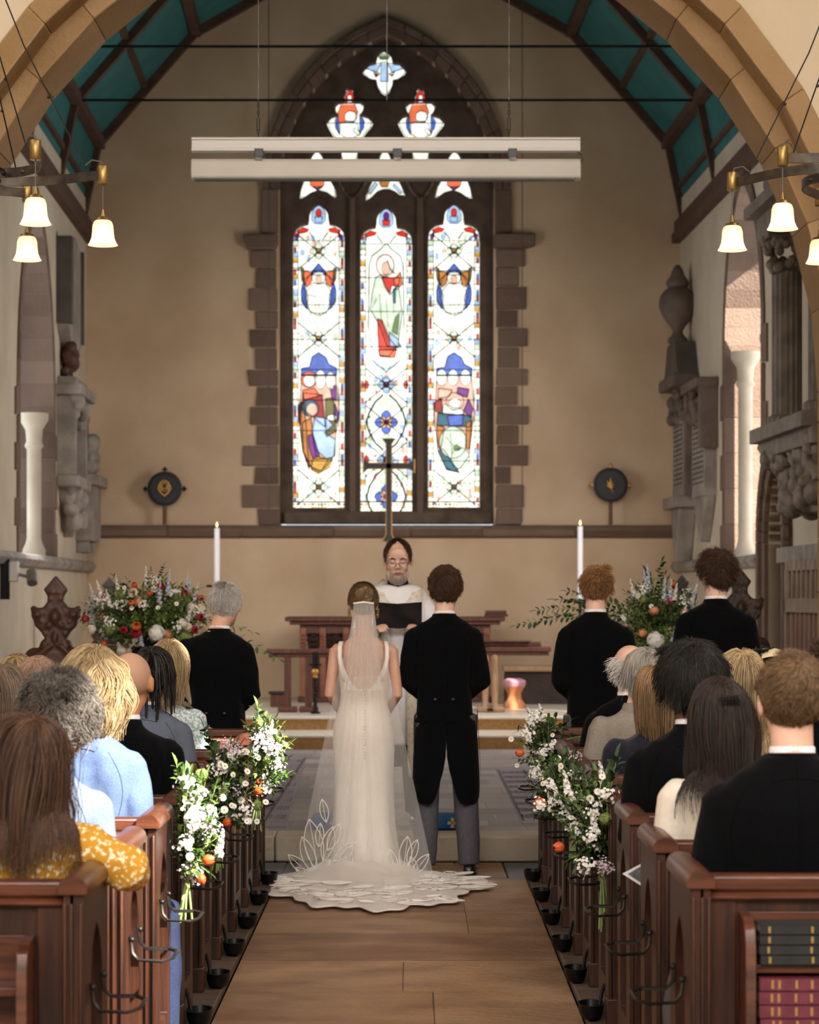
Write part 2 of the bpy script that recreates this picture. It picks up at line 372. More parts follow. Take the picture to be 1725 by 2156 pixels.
# hood arch, jamb capitals and quoins
o = MB()
def archband(o, c, w, ys, R_, th, Y0, Y1, n=11):
    for s in (-1, 1):
        xc = w-R_; top = math.acos(-xc/R_); r2 = R_+th; top2 = math.acos(-xc/r2)
        for i in range(n):
            g = .004
            A = []
            for t in ((i+g)/n, (i+1-g)/n):
                a, b = top*t, top2*t
                A.append(((c+s*(xc+R_*cos(a)), ys-R_*sin(a)), (c+s*(xc+r2*cos(b)), ys-r2*sin(b))))
            q = px2([A[0][0], A[0][1], A[1][1], A[1][0]], YW); o.prism(q, Y0, Y1)
archband(o, 814, 226, 400, 347, 20, YW-.03, YW+.2); archband(o, 814, 246, 400, 367, 15, YW-.09, YW+.05)
obj('hood_mould', o, STONE, wt, bevel=.012)
o = MB(); rq = random.Random(11)
for s in (-1, 1):
    q = [(814+s*a, b) for a, b in ((228, 400), (263, 400), (265, 492), (228, 492))]; o.prism(px2(q, YW), YW-.05, YW+.1)
q = [(512, 497), (587, 497), (587, 515), (580, 527), (521, 527)]; o.prism(px2(q, YW), YW-.14, YW+.1)
q = [(1040, 495), (1127, 495), (1125, 520), (1110, 524), (1040, 524)]; o.prism(px2(q, YW), YW-.14, YW+.1)
for s, xs, y0 in ((-1, [(528, 582), (538, 582), (524, 585), (540, 585), (525, 582), (539, 583), (523, 586), (541, 586), (524, 585), (540, 587), (514, 585), (538, 587), (512, 588), (545, 590)], 527),
                  (1, [(1044, 1106), (1044, 1092), (1044, 1108), (1046, 1090), (1046, 1111), (1046, 1093), (1046, 1111), (1045, 1090), (1045, 1113), (1045, 1092), (1045, 1112), (1045, 1075), (1043, 1103), (1043, 1098)], 524)):
    hs = [38, 42, 48, 38, 40, 45, 36, 42, 40, 42, 44, 38, 50, 36]; y = y0; tot = sum(hs[:len(xs)])
    for (a, b), h in zip(xs, hs):
        h = h*(1106-y0)/tot; o.prism(px2([(a+rq.uniform(-3, 3), y+1), (b, y+1), (b, y+h-1), (a+rq.uniform(-3, 3), y+h-1)], YW), YW-.035, YW+.1); y += h
obj('quoins', o, STONE, wt, bevel=.012)
# stained glass: leaded pieces, the daylight behind them
GL = [mat('glass '+n, c, '#'+''.join('%02x' % max(0, int(int(c[i:i+2], 16)*f)) for i, f in ((1, .86), (3, .86), (5, .82))), ns=9, emit=e*.7, r=.3) for n, c, e in (
    ('clear', '#f2f7ee', 1.25), ('red', '#d8362a', 1.0), ('blue', '#4b69c8', 1.0), ('pale blue', '#a9c6ee', 1.1), ('green', '#6f8f55', .8),
    ('gold', '#d9a547', 1.0), ('purple', '#7a2c8c', .9), ('teal', '#2f6c86', .8), ('orange', '#e8704a', 1.1), ('pink', '#e7b7a4', 1.1), ('dark olive', '#77713f', .7), ('deep red', '#9b1e22', .9), ('amber', '#c9803a', .9), ('pale green', '#cfe0cc', 1.1))]
LEAD = mat('lead came', '#1c2a2c', r=.6)
CL, RE, BL, PB, GR, GO, PU, TE, OR, PK, OL, DR, AM, PG = range(14)
class GW:                                         # glass writer, px coordinates on the glass plane
    def __init__(s, Y): s.Y = Y; s.o = MB(); s.l = MB(); s.k = 0
    def pc(s, pts, m, lead=1.2, lay=None):
        s.k += 1; y = s.Y-.00012*(lay if lay is not None else s.k); q = px2(pts, s.Y)
        s.o.add([(a, y, b) for a, b in q], [tuple(range(len(q)))], m)
        if lead:
            s.ln(pts+[pts[0]], lead)
    def ln(s, pts, w=1.2, m=None):
        q = px2(pts, s.Y); 
        for (a, b), (c, d) in zip(q, q[1:]):
            L = math.hypot(c-a, d-b)
            if L < 1e-5: continue
            w2 = w*1.55; n = ((d-b)/L*w2*.0028, -(c-a)/L*w2*.0028); y = s.Y-.06
            V = [(a+n[0], y, b+n[1]), (c+n[0], y, d+n[1]), (c-n[0], y, d-n[1]), (a-n[0], y, b-n[1])]
            s.l.add(V+[(x, y+.008, zz) for x, _, zz in V], [(0, 1, 2, 3), (4, 5, 6, 7), (0, 1, 5, 4), (2, 3, 7, 6)])
    def el(s, cx, cy, rx, ry, m, lead=1.1, n=14, a0=0): s.pc([(cx+rx*cos(2*pi*i/n+a0), cy+ry*sin(2*pi*i/n+a0)) for i in range(n)], m, lead)
def shrink(pl, f, c=None):
    cx = sum(a for a, b in pl)/len(pl) if c is None else c[0]; cy = sum(b for a, b in pl)/len(pl) if c is None else c[1]
    return [(cx+(a-cx)*f, cy+(b-cy)*f) for a, b in pl]
def quatre(g, cx, cy, r, cen=GO, pet=CL, tip=RE, ring=GR):
    g.el(cx, cy, r*.62, r*.62, ring, .6)
    for i in range(4):
        a = pi/2*i; g.el(cx+r*.52*cos(a), cy+r*.52*sin(a), r*.34, r*.34, pet, .9, 10)
    g.el(cx, cy, r*.3, r*.3, cen, .9, 8)
    for i in range(8):
        a = pi/4*i+pi/8; x, y = cx+r*cos(a), cy+r*sin(a); g.pc([(x-2.3, y), (x, y-2.3), (x+2.3, y), (x, y+2.3)], tip, 0)
GYL = YT+.05
def lancet(c, top, seed):
    rr = random.Random(seed); g = GW(GYL); o0 = lz(c, top); g.pc(o0, CL, 0); inner = 43
    y = 486+top; i = 0
    while y < 1056:                                # border of small quarries
        for s in (-1, 1):
            m = (CL, RE, CL, PB, CL, GO, PG, BL, CL, DR)[(i*3+(s > 0)*3+rr.randint(0, 1)) % 10]
            hh = 9.5 if m not in (RE, BL, DR) else 13
            x0, x1 = c+s*56, c+s*(inner+1); xa = c+s*(inner+ (4 if m in (RE, BL, DR) else 0)); xb = c+s*(52 if m in (RE, BL, DR, PB) else 56)
            g.pc([(xb, y), (xa, y), (xa, min(y+hh, 1056)), (xb, min(y+hh, 1056))], m, .55)
        y += 11.5; i += 1
    for s in (-1, 1): g.ln([(c+s*inner, 484+top), (c+s*inner, 1058)], 1.0)
    g.ln([(c-57, 1057), (c+57, 1057)], 1.6)
    x = c-55
    while x < c+53:                                # text-like painted base band
        w = rr.uniform(3, 8); g.pc([(x, 1060), (x+w, 1060), (x+w, 1064+rr.uniform(0, 4)), (x, 1064)], PK if rr.random() < .6 else OL, 0); 
        if rr.random() < .5: g.pc([(x, 1067), (x+w, 1067), (x+w, 1071), (x, 1071)], GO, 0)
        x += w+2
    yy = 502+top; n_ = 0
    while yy < 1050:                               # foliate grisaille between the border strips
        for q in (-34, -23, -12, 0, 12, 23, 34):
            if (548 < yy < 700 or 736 < yy < 998) if top < 5 else (yy < 790 or 832 < yy < 948 and abs(q) < 30): continue
            if rr.random() < .75:
                m = rr.choice((CL, CL, PG, PK, PG, GO, CL, RE, PB, GR) if yy > 780 else (CL, CL, CL, PG, CL, PK, CL, PB, RE, GO)); k_ = 5 if m in (CL, PG, PK, PB) else 2.4
                g.el(c+q+rr.uniform(-2, 2), yy+rr.uniform(-3, 3), k_*rr.uniform(.7, 1.1), k_*rr.uniform(.9, 1.5), m, .33 if k_ > 3 else 0, 8, rr.random())
        yy += 10.5; n_ += 1
    hd = [(c+a, b+top) for a, b in ((-15, 466), (-15, 452), (-9, 440), (0, 433), (9, 440), (15, 452), (15, 466), (8, 474), (-8, 474))]
    g.pc(hd, PB, 1); g.el(c, 450+top, 6, 9, RE if top < 5 else PU, 1); g.pc([(c-8, 458+top), (c+8, 458+top), (c+7, 470+top), (c-7, 470+top)], PB if top < 5 else RE, 1)
    for s in (-1, 1):
        g.pc([(c+s*20, 484+top), (c+s*34, 480+top), (c+s*46, 488+top), (c+s*42, 494+top), (c+s*24, 490+top)], RE, .9)
        g.pc([(c+s*42, 490+top), (c+s*50, 498+top), (c+s*48, 508+top), (c+s*41, 500+top)], PU if top < 5 else PB, .9)
        g.ln([(c+s*20, 490+top), (c+s*8, 506+top)], 1.6)
    return g
def lattice(g, c, ys, hw=43, dy=54, m=TE):
    for y in ys:
        g.ln([(c-hw, y-dy), (c+hw, y+dy)], 1.5); g.ln([(c+hw, y-dy), (c-hw, y+dy)], 1.5)
        for s in (-1, 1):
            g.pc([(c+s*hw-3, y+dy-1), (c+s*hw, y+dy-5), (c+s*hw+3, y+dy-1), (c+s*hw, y+dy+4)], PU, 0)
def bars(g, c, ys):
    for y in ys: g.ln([(c-57, y), (c+57, y)], 1.0)
def finish(g, nm, par):
    a = obj(nm, g.o, GL, par, ang=0, fixn=False); obj('leading', g.l, LEAD, a, ang=0); return a
# left and right lights
for c, top, sd in ((671.5, 0, 5), (956, -1, 6)):
    g = lancet(c, top, sd); lattice(g, c, (532, 716), dy=36); lattice(g, c, (1026,), dy=36)
    # censing angel
    g.el(c, 618, 37, 44, BL, 1.1, 18); g.el(c, 618, 30, 48, CL, .8, 18); g.pc([(c-14, 572), (c, 556), (c+14, 572), (c+17, 580), (c-17, 580)], BL)
    for s in (-1, 1):
        g.pc([(c+s*13, 575), (c+s*30, 572), (c+s*33, 588), (c+s*25, 606), (c+s*16, 598)], OR if c < 800 else AM)
        g.pc([(c+s*31, 566), (c+s*38, 564), (c+s*36, 590), (c+s*30, 602)], OL, .8)
        g.pc([(c+s*28, 606), (c+s*37, 612), (c+s*36, 636), (c+s*26, 652), (c+s*21, 630)], BL, .9)
    g.pc([(c-12, 598), (c+14, 598), (c+26, 616), (c+22, 645), (c+10, 680), (c-2, 694), (c-14, 672), (c-24, 640), (c-26, 616)], CL, 1)
    g.ln([(c-22, 622), (c, 628), (c+22, 620)], .7); g.ln([(c, 640), (c+3, 672)], .7); g.ln([(c-8, 632), (c-6, 660)], .6); g.ln([(c+10, 634), (c+9, 664)], .6)
    g.el(c, 586, 14, 14, CL, 1.0); g.el(c, 590, 7, 9, PK, .6)
    quatre(g, c, 530, 21); quatre(g, c, 714, 21)
    g.pc([(c-19, 774), (c-14, 752), (c, 743), (c+16, 754), (c+22, 768), (c+38, 776), (c+38, 792), (c-37, 792), (c-36, 776)], BL)
    g.pc([(c-36, 790), (c+37, 790), (c+44, 870), (c+40, 890), (c+32, 960), (c+14, 985), (c, 994), (c-18, 984), (c-34, 950), (c-42, 880)], PK)
    if c < 800:
        g.pc([(c-40, 850), (c-30, 848), (c-20, 990), (c-34, 950)], AM); g.pc([(c-34, 890), (c-16, 880), (c-6, 960), (c+20, 968), (c+6, 992), (c-16, 984), (c-32, 952)], AM)
        g.pc([(c-44, 856), (c-36, 846), (c-38, 896), (c-43, 885)], DR); g.pc([(c+34, 850), (c+42, 872), (c+38, 892), (c+32, 880)], PU); g.pc([(c+24, 815), (c+36, 812), (c+38, 845), (c+28, 842)], PU)
        g.pc([(c-34, 828), (c+8, 832), (c+14, 900), (c-10, 880), (c-34, 862)], DR); g.pc([(c+14, 840), (c+32, 838), (c+36, 910), (c+16, 920)], OL)
        g.pc([(c-8, 878), (c+18, 882), (c+30, 896), (c+12, 912), (c+36, 926), (c+34, 962), (c+16, 966), (c-8, 946), (c-14, 910)], PB); g.pc([(c-22, 918), (c-12, 914), (c+2, 960), (c-12, 966), (c-20, 944)], PU)
        g.el(c-18, 860, 18, 18, TE, 1); g.el(c-14, 864, 12, 15, PK, .8); g.el(c+28, 880, 10, 6, CL, .7)
        g.pc([(c-12, 968), (c+30, 966), (c+22, 986), (c, 998), (c-16, 990)], GO)
        g.el(c-20, 800, 18, 17, OR, .9); g.el(c-20, 802, 12, 13, CL, .8); g.el(c+4, 800, 11, 20, CL, .8); g.el(c+25, 802, 10, 18, CL, .8); g.pc([(c-34, 822), (c-8, 818), (c+2, 834), (c-30, 842)], OR)
    else:
        g.pc([(c-44, 850), (c-26, 838), (c-24, 872), (c-40, 866)], DR); g.pc([(c+30, 840), (c+41, 862), (c+34, 880), (c+20, 866)], PU); g.pc([(c+8, 816), (c+32, 820), (c+28, 838), (c+6, 830)], PU)
        g.pc([(c-34, 870), (c+38, 876), (c+34, 900), (c-36, 896)], TE); g.pc([(c-36, 896), (c-20, 900), (c-28, 948), (c-34, 940)], AM); g.pc([(c+26, 890), (c+38, 886), (c+32, 946), (c+24, 944)], AM)
        g.pc([(c-34, 950), (c-22, 946), (c-2, 976), (c+12, 996), (c-16, 990)], TE); g.pc([(c-14, 876), (c+20, 872), (c+18, 896), (c-10, 898)], BL)
        g.el(c-2, 932, 29, 34, PG, 1.1); g.el(c+14, 966, 20, 22, PG, .8); g.ln([(c-18, 920), (c, 940), (c+14, 930)], .8); g.ln([(c-8, 910), (c-4, 960)], .8); g.ln([(c+6, 950), (c+20, 940)], .7); g.el(c+6, 944, 8, 6, GR, .6)
        g.el(c+2, 846, 19, 19, PK, 1); g.el(c+2, 850, 12, 12, CL, .8); g.pc([(c-22, 852), (c+16, 862), (c+22, 874), (c-24, 872)], CL, .9)
        for q in (-26, -2, 24): g.el(c+q, 796, 11, 17, CL, .9)
        g.pc([(c-32, 818), (c-4, 822), (c-10, 836), (c-34, 840)], PK)
    quatre(g, c, 1026, 22)
    bars(g, c, (508, 571, 643, 716, 779, 843, 907, 971)); finish(g, 'lancet_glass', wt)
# centre light
c = 813.5; g = lancet(c, 7, 9); lattice(g, c, (812, 890, 968), dy=36)
arch = [(c-38, 690), (c-36, 560), (c-30, 540), (c-14, 528), (c, 514), (c+14, 528), (c+30, 540), (c+36, 560), (c+38, 690), (c+30, 738), (c-30, 738)]
g.pc(arch, CL, 1.1); g.ln(arch[:9], 1.6); g.el(c-2, 560, 20, 24, PK, .8); g.el(c-2, 560, 17, 21, CL, .5); g.el(c-1, 566, 9, 14, PK, .8); g.ln([(c+2, 548), (c+10, 570), (c+18, 578)], 1.6)
g.pc([(c-10, 584), (c+14, 586), (c+24, 584), (c+28, 590), (c+24, 606), (c+12, 602), (c+8, 618), (c-2, 606)], RE); g.pc([(c+16, 590), (c+30, 574), (c+34, 600), (c+22, 612)], OR)
g.pc([(c-22, 584), (c-10, 580), (c-2, 606), (c+8, 622), (c+26, 600), (c+34, 660), (c+26, 720), (c+30, 730), (c+2, 730), (c-12, 690), (c-34, 652), (c-30, 620)], PG)
g.pc([(c-18, 672), (c-8, 676), (c+6, 712), (c+22, 732), (c+4, 752), (c-14, 748), (c-18, 700)], RE); g.pc([(c+6, 700), (c+26, 716), (c+26, 734), (c+8, 730)], PB)
g.pc([(c+18, 670), (c+28, 660), (c+24, 706), (c+12, 700)], GR, .7); g.pc([(c+14, 610), (c+20, 606), (c+20, 640), (c+16, 640)], TE, .7); g.pc([(c-16, 738), (c+22, 736), (c+18, 754), (c-14, 752)], OR)
g.ln([(c-14, 620), (c-10, 680), (c+4, 720)], .8); g.ln([(c, 630), (c+4, 690)], .7); g.ln([(c+14, 620), (c+16, 660)], .7); g.ln([(c-30, 650), (c-20, 630)], .9)
g.pc([(c-32, 756), (c, 782), (c+32, 756), (c+20, 770), (c, 786), (c-20, 770)], PB, .8); g.el(c, 764, 11, 14, CL, .8)
def rhomb(cy):
    for s in (-1, 1):
        for v in (-1, 1): g.ln([(c+s*6, cy+v*58), (c+s*22, cy+v*44), (c+s*36, cy+v*20), (c+s*41, cy)], 2.6)
    for i in range(4):
        a = pi/2*i; g.el(c+14*cos(a), cy+14*sin(a), 10, 10, BL, 1)
    for i in range(4):
        a = pi/2*i+pi/4; g.el(c+9*cos(a), cy+9*sin(a), 6, 6, PK, .7, 8)
    g.el(c, cy, 5, 5, RE, .8, 8); g.el(c, cy-38, 15, 14, PG, .6); g.el(c, cy+38, 15, 14, PG, .6)
rhomb(890); rhomb(1046)
for cy in (811, 968):
    quatre(g, c, cy, 22, cen=DR, pet=PB, ring=TE)
    for s in (-1, 1): g.el(c+s*41, cy, 5, 9, RE, .8, 8)
bars(g, c, (515, 586, 657, 731, 811, 890, 970, 1056)); finish(g, 'lancet_glass', wt)
# tracery lights
def tlight(pl, pcs, bar=()):
    g = GW(GYL); g.pc(pl, CL, 0); cx = sum(a for a, b in pl)/len(pl); cy = sum(b for a, b in pl)/len(pl)
    q = shrink(pl, .86); g.ln(q+[q[0]], .8)
    n = len(pl)
    for i in range(0, n, 2):
        (a, b), (d, e) = pl[i], q[i]; g.ln([(a, b), (d, e)], .7)
        m = ((pl[i][0]+pl[(i+1) % n][0]+q[i][0]+q[(i+1) % n][0])/4, (pl[i][1]+pl[(i+1) % n][1]+q[i][1]+q[(i+1) % n][1])/4)
        if i % 4 == 0: g.pc([(m[0]-2.5, m[1]-2), (m[0]+2, m[1]-2.5), (m[0]+2.5, m[1]+2), (m[0]-2, m[1]+2.5)], RE, 0)
    for m, pts in pcs: g.pc(z(pts), m, 1)
    for b in bar: g.ln(z(b), 1)
    finish(g, 'tracery_glass', wt)
tlight(quat, [(PB, [(770, 165), (720, 165), (690, 205), (770, 230), (800, 160)]), (PB, [(880, 165), (930, 165), (965, 205), (880, 230), (850, 160)]), (PB, [(800, 155), (850, 155), (855, 300), (795, 300)]), (DR, [(740, 222), (790, 240), (760, 268)]), (DR, [(905, 228), (860, 240), (885, 262)]), (GR, [(780, 95), (865, 95), (855, 130), (790, 130)])])
for dx in (0, 537):
    tlight(big if dx == 0 else big2, [(BL, [(455+dx, 590), (475+dx, 540), (485+dx, 700), (455+dx, 650)]), (BL, [(640+dx, 545), (675+dx, 600), (670+dx, 650), (640+dx, 690)]), (OR, [(500+dx, 470), (600+dx, 465), (625+dx, 530), (600+dx, 600), (480+dx, 612), (470+dx, 550)]), (RE, [(525+dx, 460), (530+dx, 400), (560+dx, 350), (590+dx, 390), (600+dx, 460), (580+dx, 455), (575+dx, 400), (550+dx, 400), (545+dx, 460)]),
        (CL, [(530+dx, 540), (560+dx, 520), (600+dx, 530), (618+dx, 570), (600+dx, 605), (560+dx, 612), (525+dx, 585)]), (AM, [(600+dx, 650), (650+dx, 690), (630+dx, 710), (590+dx, 670)]), (CL, [(490+dx, 620), (560+dx, 600), (620+dx, 620), (640+dx, 700), (560+dx, 740), (490+dx, 700)])], [[(440+dx, 460), (685+dx, 460)], [(375+dx, 615), (755+dx, 615)], [(470+dx, 730), (650+dx, 730)]])
for dx, p in ((0, fish), (1034, fish2)): tlight(p, [(OR, [(265+dx, 1040), (375+dx, 1040), (368+dx, 1085), (318+dx, 1110), (265+dx, 1085)]), (PU, [(280+dx, 1095), (360+dx, 1095), (318+dx, 1120)])])
tlight(fishc, [(AM, [(780, 1040), (870, 1040), (850, 1095), (800, 1095)]), (PB, [(755, 1060), (775, 1080), (720, 1150), (700, 1140)]), (PB, [(900, 1070), (890, 1090), (945, 1150), (960, 1135)])])
# string course along the east wall
o = MB(); xa = XP(182, YW); x = xa; rr = random.Random(4)
while x < XP(1436, YW):
    w = rr.uniform(.8, 1.5); b = min(x+w, XP(1436, YW))
    o.add([(X, YW-d, zz) for X in (x+.002, b-.002) for d, zz in ((0, 2.46), (.1, 2.45), (.13, 2.40), (.09, 2.33), (0, 2.30))], [(0, 1, 2, 3, 4), (9, 8, 7, 6, 5)]+[(i, i+5, (i+1) % 5+5, (i+1) % 5) for i in range(5)]); x += w
struct(obj('trim_6', o, STONE, bevel=.006))
# ------------------------------------------------------------------ chancel side walls (the chancel is set askew to the nave)
U = Vector((.03, -1, 0)).normalized()
WL = (Vector((-3.83, 28, 0)), Vector((-1, -.03, 0)).normalized()); WR = (Vector((3.175, 28, 0)), Vector((1, .03, 0)).normalized())
def SW(w, s, d, z_): q = w[0]+U*s+w[1]*d; return Vector((q.x, q.y, z_))
def SP(w, px):
    a = (px-CX)/F; return (28*a-w[0].x)/(a+.03)
def SZ(w, s, py): return ZP(py, (w[0]+U*s).y)
def wmat(w): return Matrix(((U.x, w[1].x, 0, w[0].x), (U.y, w[1].y, 0, w[0].y), (0, 0, 1, 0), (0, 0, 0, 1)))
def sideplate(w, outer, holes, d0, d1, bevel=0):
    me = plate(outer, holes, d0, d1, bevel); me.transform(wmat(w)); return me
def garch(s0, s1, zb, zt, n=10):                  # pointed opening outline in (s,z)
    c = (s0+s1)/2; w = (s1-s0)/2; h = w*1.45; zs = zt-h; R_ = (w*w+h*h)/(2*w); xc = w-R_; top = math.acos(-xc/R_)
    rp = [(c+xc+R_*cos(top*i/n), zs+R_*sin(top*i/n)) for i in range(n+1)]; lp = [(2*c-x, y) for x, y in rp[::-1][1:]]
    return [(s1, zb)]+rp+lp+[(s0, zb)]
GLW = mat('bright leaded window glass', '#f2f5f4', emit=2.2, r=.3)
for nm, w, s0, s1, zb, zt, door, nn in (('wall_north', WL, 3.33, 5.9, 2.02, 5.45, None, 2), ('wall_south', WR, 3.34, 5.45, 2.0, 5.75, (5.75, 6.75, .1, 2.85), 3)):
    hole = garch(s0, s1, zb, zt); hl = [garch(s0-.03, s1+.03, zb-.02, zt+.04)]
    if door: hl.append(garch(*door))
    struct(obj(nm, sideplate(w, [(-.3, -.2), (12.6, -.2), (12.6, 6.3), (-.3, 6.3)], hl, 0, .75), PLASTW, ang=30))
    T = thing('window_%d' % nn, 'narrow pointed chancel window in the %s side wall' % ('left' if nn == 2 else 'right'), 'window', SW(w, (s0+s1)/2, .3, zb), kind='structure')
    M = wmat(w)
    # stone dressings round the opening, splay, nook shaft with capital
    o = MB(); oo = garch(s0-.16, s1+.16, zb, zt+.2); n = len(hole)
    for i in range(n-1):
        a, b, c_, d_ = hole[i], hole[i+1], oo[i+1], oo[i]
        if i in (0, n-2):
            for k in range(6):
                t0, t1 = k/6+.0006, (k+1)/6-.0006; L = lambda p, q, t: (p[0]+(q[0]-p[0])*t, p[1]+(q[1]-p[1])*t)
                ex = .14 if k % 2 else 0; sg = 1 if i == 0 else -1
                q4 = [L(a, b, t0), L(a, b, t1), L(d_, c_, t1), L(d_, c_, t0)]; q4[2] = (q4[2][0]+sg*ex, q4[2][1]); q4[3] = (q4[3][0]+sg*ex, q4[3][1]); o.prism(q4, -.02, .4, M=M)
        else: o.prism([a, b, c_, d_], -.02, .4, M=M)
    obj('stone_surround', o, STONE, T, bevel=.003)
    o = MB()
    for sc in (s0+.22, s1-.22):
        zc = zt-(s1-s0)/2*1.45-.15
        o.lathe([(.12, 0), (.12, .08), (.09, .14), (.075, .2), (.075, zc-zb-.3), (.1, zc-zb-.27), (.08, zc-zb-.22), (.09, zc-zb-.1), (.15, zc-zb), (.15, zc-zb+.07)], c=M @ Vector((sc, .16, zb)), n=14)
    obj('nook_shaft', o, mat('pale shaft stone', '#b7a895', '#c7baa8', ns=3, r=.7, bump=.2), T)
    o = MB(); q = garch(s0+.3, s1-.3, zb+.1, zt-.35); o.add([M @ Vector((a, .42, b)) for a, b in q], [tuple(range(len(q)))])
    gl = obj('window_glass', o, GLW, T, ang=0)
    o = MB()
    for k in range(26):
        for sgn in (-1, 1):
            a0 = (s0, zb-1.6+k*.22); a1 = (s1, zb-1.6+k*.22+sgn*(s1-s0)*1.2)
            if sgn < 0: a0, a1 = (a0[0], a0[1]+2), (a1[0], a1[1]+2)
            mid = [(a0[0]+(a1[0]-a0[0])*t/8, a0[1]+(a1[1]-a0[1])*t/8) for t in range(9)]
            mid = [p for p in mid if s0+.3 < p[0] < s1-.3 and zb+.1 < p[1] < zt-.6]
            if len(mid) > 1: o.tube([M @ Vector((a, .405, b)) for a, b in mid], .012, 4)
    obj('leading', o, LEAD, gl)
    o = MB(); o.box(s0-.1, s1+.1, -.05, .7, zb-.1, zb, M=M); obj('sill', o, GREYST, T, bevel=.01)
# string courses on the side walls
for w, n, zc, se in ((WL, 7, 1.97, 12), (WR, 8, 1.97, 5.6)):
    o = MB(); s = 0; rr = random.Random(n)
    while s < se:
        b = min(s+rr.uniform(.6, 1.1), se); M = wmat(w)
        o.add([M @ Vector((q, d, zc+h)) for q in (s+.003, b-.003) for d, h in ((.02, .07), (-.09, .05), (-.12, 0), (-.08, -.06), (.02, -.08))], [(0, 1, 2, 3, 4), (9, 8, 7, 6, 5)]+[(i, i+5, (i+1) % 5+5, (i+1) % 5) for i in range(5)]); s = b
    struct(obj('trim_%d' % n, o, GREYST, bevel=.006))
o = MB(); o.box(6.8, 12, -.12, .02, 1.92, 2.06, M=wmat(WR)); struct(obj('trim_9', o, GREYST, bevel=.01))
# ceiling
C0 = -.33
prof = [(3.6, 5.93), (3.385, 6.97), (2.24, 8.29), (1.0, 8.98), (0, 9.08), (-1.0, 8.98), (-2.24, 8.29), (-3.385, 6.97), (-3.6, 5.93)]
def CP(x, z_, s): return Vector((C0+x+U.x*s, 28+U.y*s, z_))
o = MB(); S1 = 12.1
for i in range(8):
    (a, b), (c_, d_) = prof[i], prof[i+1]
    o.add([CP(a, b, -.3), CP(c_, d_, -.3), CP(c_, d_, S1), CP(a, b, S1), CP(a, b+.15, -.3), CP(c_, d_+.15, -.3), CP(c_, d_+.15, S1), CP(a, b+.15, S1)], [(0, 1, 2, 3), (4, 5, 6, 7), (0, 3, 7, 4), (1, 2, 6, 5), (0, 1, 5, 4), (3, 2, 6, 7)])
struct(obj('ceiling', o, TEAL, ang=20))
o = MB()
def beam(o, p, q, w=.06, h=.09, up=None):
    p, q = Vector(p), Vector(q); t = (q-p).normalized(); u = Vector(up) if up else Vector((0, 0, 1)); u = (u-t*u.dot(t)).normalized(); v = t.cross(u)
    o.rings([[x+v*w+u*h, x-v*w+u*h, x-v*w-u*h, x+v*w-u*h] for x in (p, q)])
for i, (a, b) in enumerate(prof): beam(o, CP(a*.985, b-.02, 0), CP(a*.985, b-.02, S1), .055, .06)
for i in range(8):
    (a, b), (c_, d_) = prof[i], prof[i+1]
    for s in (.05, 2.5, 5.0, 7.5, 10.0): beam(o, CP(a, b-.03, s), CP(c_, d_-.03, s), .07, .055, (0, 1, 0))
    for s in (3.75, 6.25, 8.75): 
        if 1 <= i <= 6: beam(o, CP(a, b-.02, s), CP(c_, d_-.02, s), .03, .03, (0, 1, 0))
    m_ = ((a+c_)/2, (b+d_)/2)
    if i in (0, 1, 6, 7): beam(o, CP(m_[0], m_[1]-.01, 0), CP(m_[0], m_[1]-.01, S1), .035, .03)
for sg in (-1, 1): beam(o, CP(sg*3.52, 5.93, 0), CP(sg*3.52, 5.93, S1), .09, .1); beam(o, CP(sg*3.45, 5.83, 0), CP(sg*3.45, 5.83, S1), .05, .05)
struct(obj('trim_10', o, RIB, ang=20))
# ------------------------------------------------------------------ chancel arch and nave
AX, AS, AR, AA = -.17, 3.03, 3.305, .355
def archo(R_, n=16, z0=0):
    w = R_-AA; top = math.acos(AA/R_)
    rp = [(AX-AA+R_*cos(top*i/n), AS+R_*sin(top*i/n)) for i in range(n+1)]; lp = [(2*AX-x, y) for x, y in rp[::-1][1:]]
    return [(AX+w, z0)]+rp+lp+[(AX-w, z0)]
me = plate([(-7, -.1), (7, -.1), (7, 10.5), (-7, 10.5)], [archo(AR+.26, z0=.0)], 15.35, 15.9); struct(obj('wall_nave_east', me, PLASTER2, ang=30))
o = MB()
def vouss(o, r0, r1, Y0, Y1, n, ph=0):
    for s in (-1, 1):
        t0, t1 = math.acos(AA/r0), math.acos(AA/r1)
        for i in range(n):
            A = []
            for t in ((i+.0015)/n, (i+.9985)/n): A.append(((AX+s*(-AA+r0*cos(t0*t)), AS+r0*sin(t0*t)), (AX+s*(-AA+r1*cos(t1*t)), AS+r1*sin(t1*t))))
            o.prism([A[0][0], A[0][1], A[1][1], A[1][0]], Y0, Y1)
vouss(o, AR, AR+.17, 15.62, 16.25, 9); vouss(o, AR+.13, AR+.29, 15.33, 15.7, 8); vouss(o, AR+.165, AR+.2, 15.52, 15.66, 9)
rr = random.Random(2)
for s in (-1, 1):
    z0 = 0
    while z0 < AS:
        h = min(rr.uniform(.28, .4), AS-z0)
        for r0, r1, Y0, Y1 in ((AR, AR+.17, 15.62, 16.25), (AR+.13, AR+.29, 15.33, 15.7)):
            a, b = AX+s*(r0-AA), AX+s*(r1-AA); o.box(min(a, b), max(a, b), Y0, Y1, z0+.003, z0+h-.003)
        z0 += h
struct(obj('trim_11', o, ARCHST, bevel=.008))
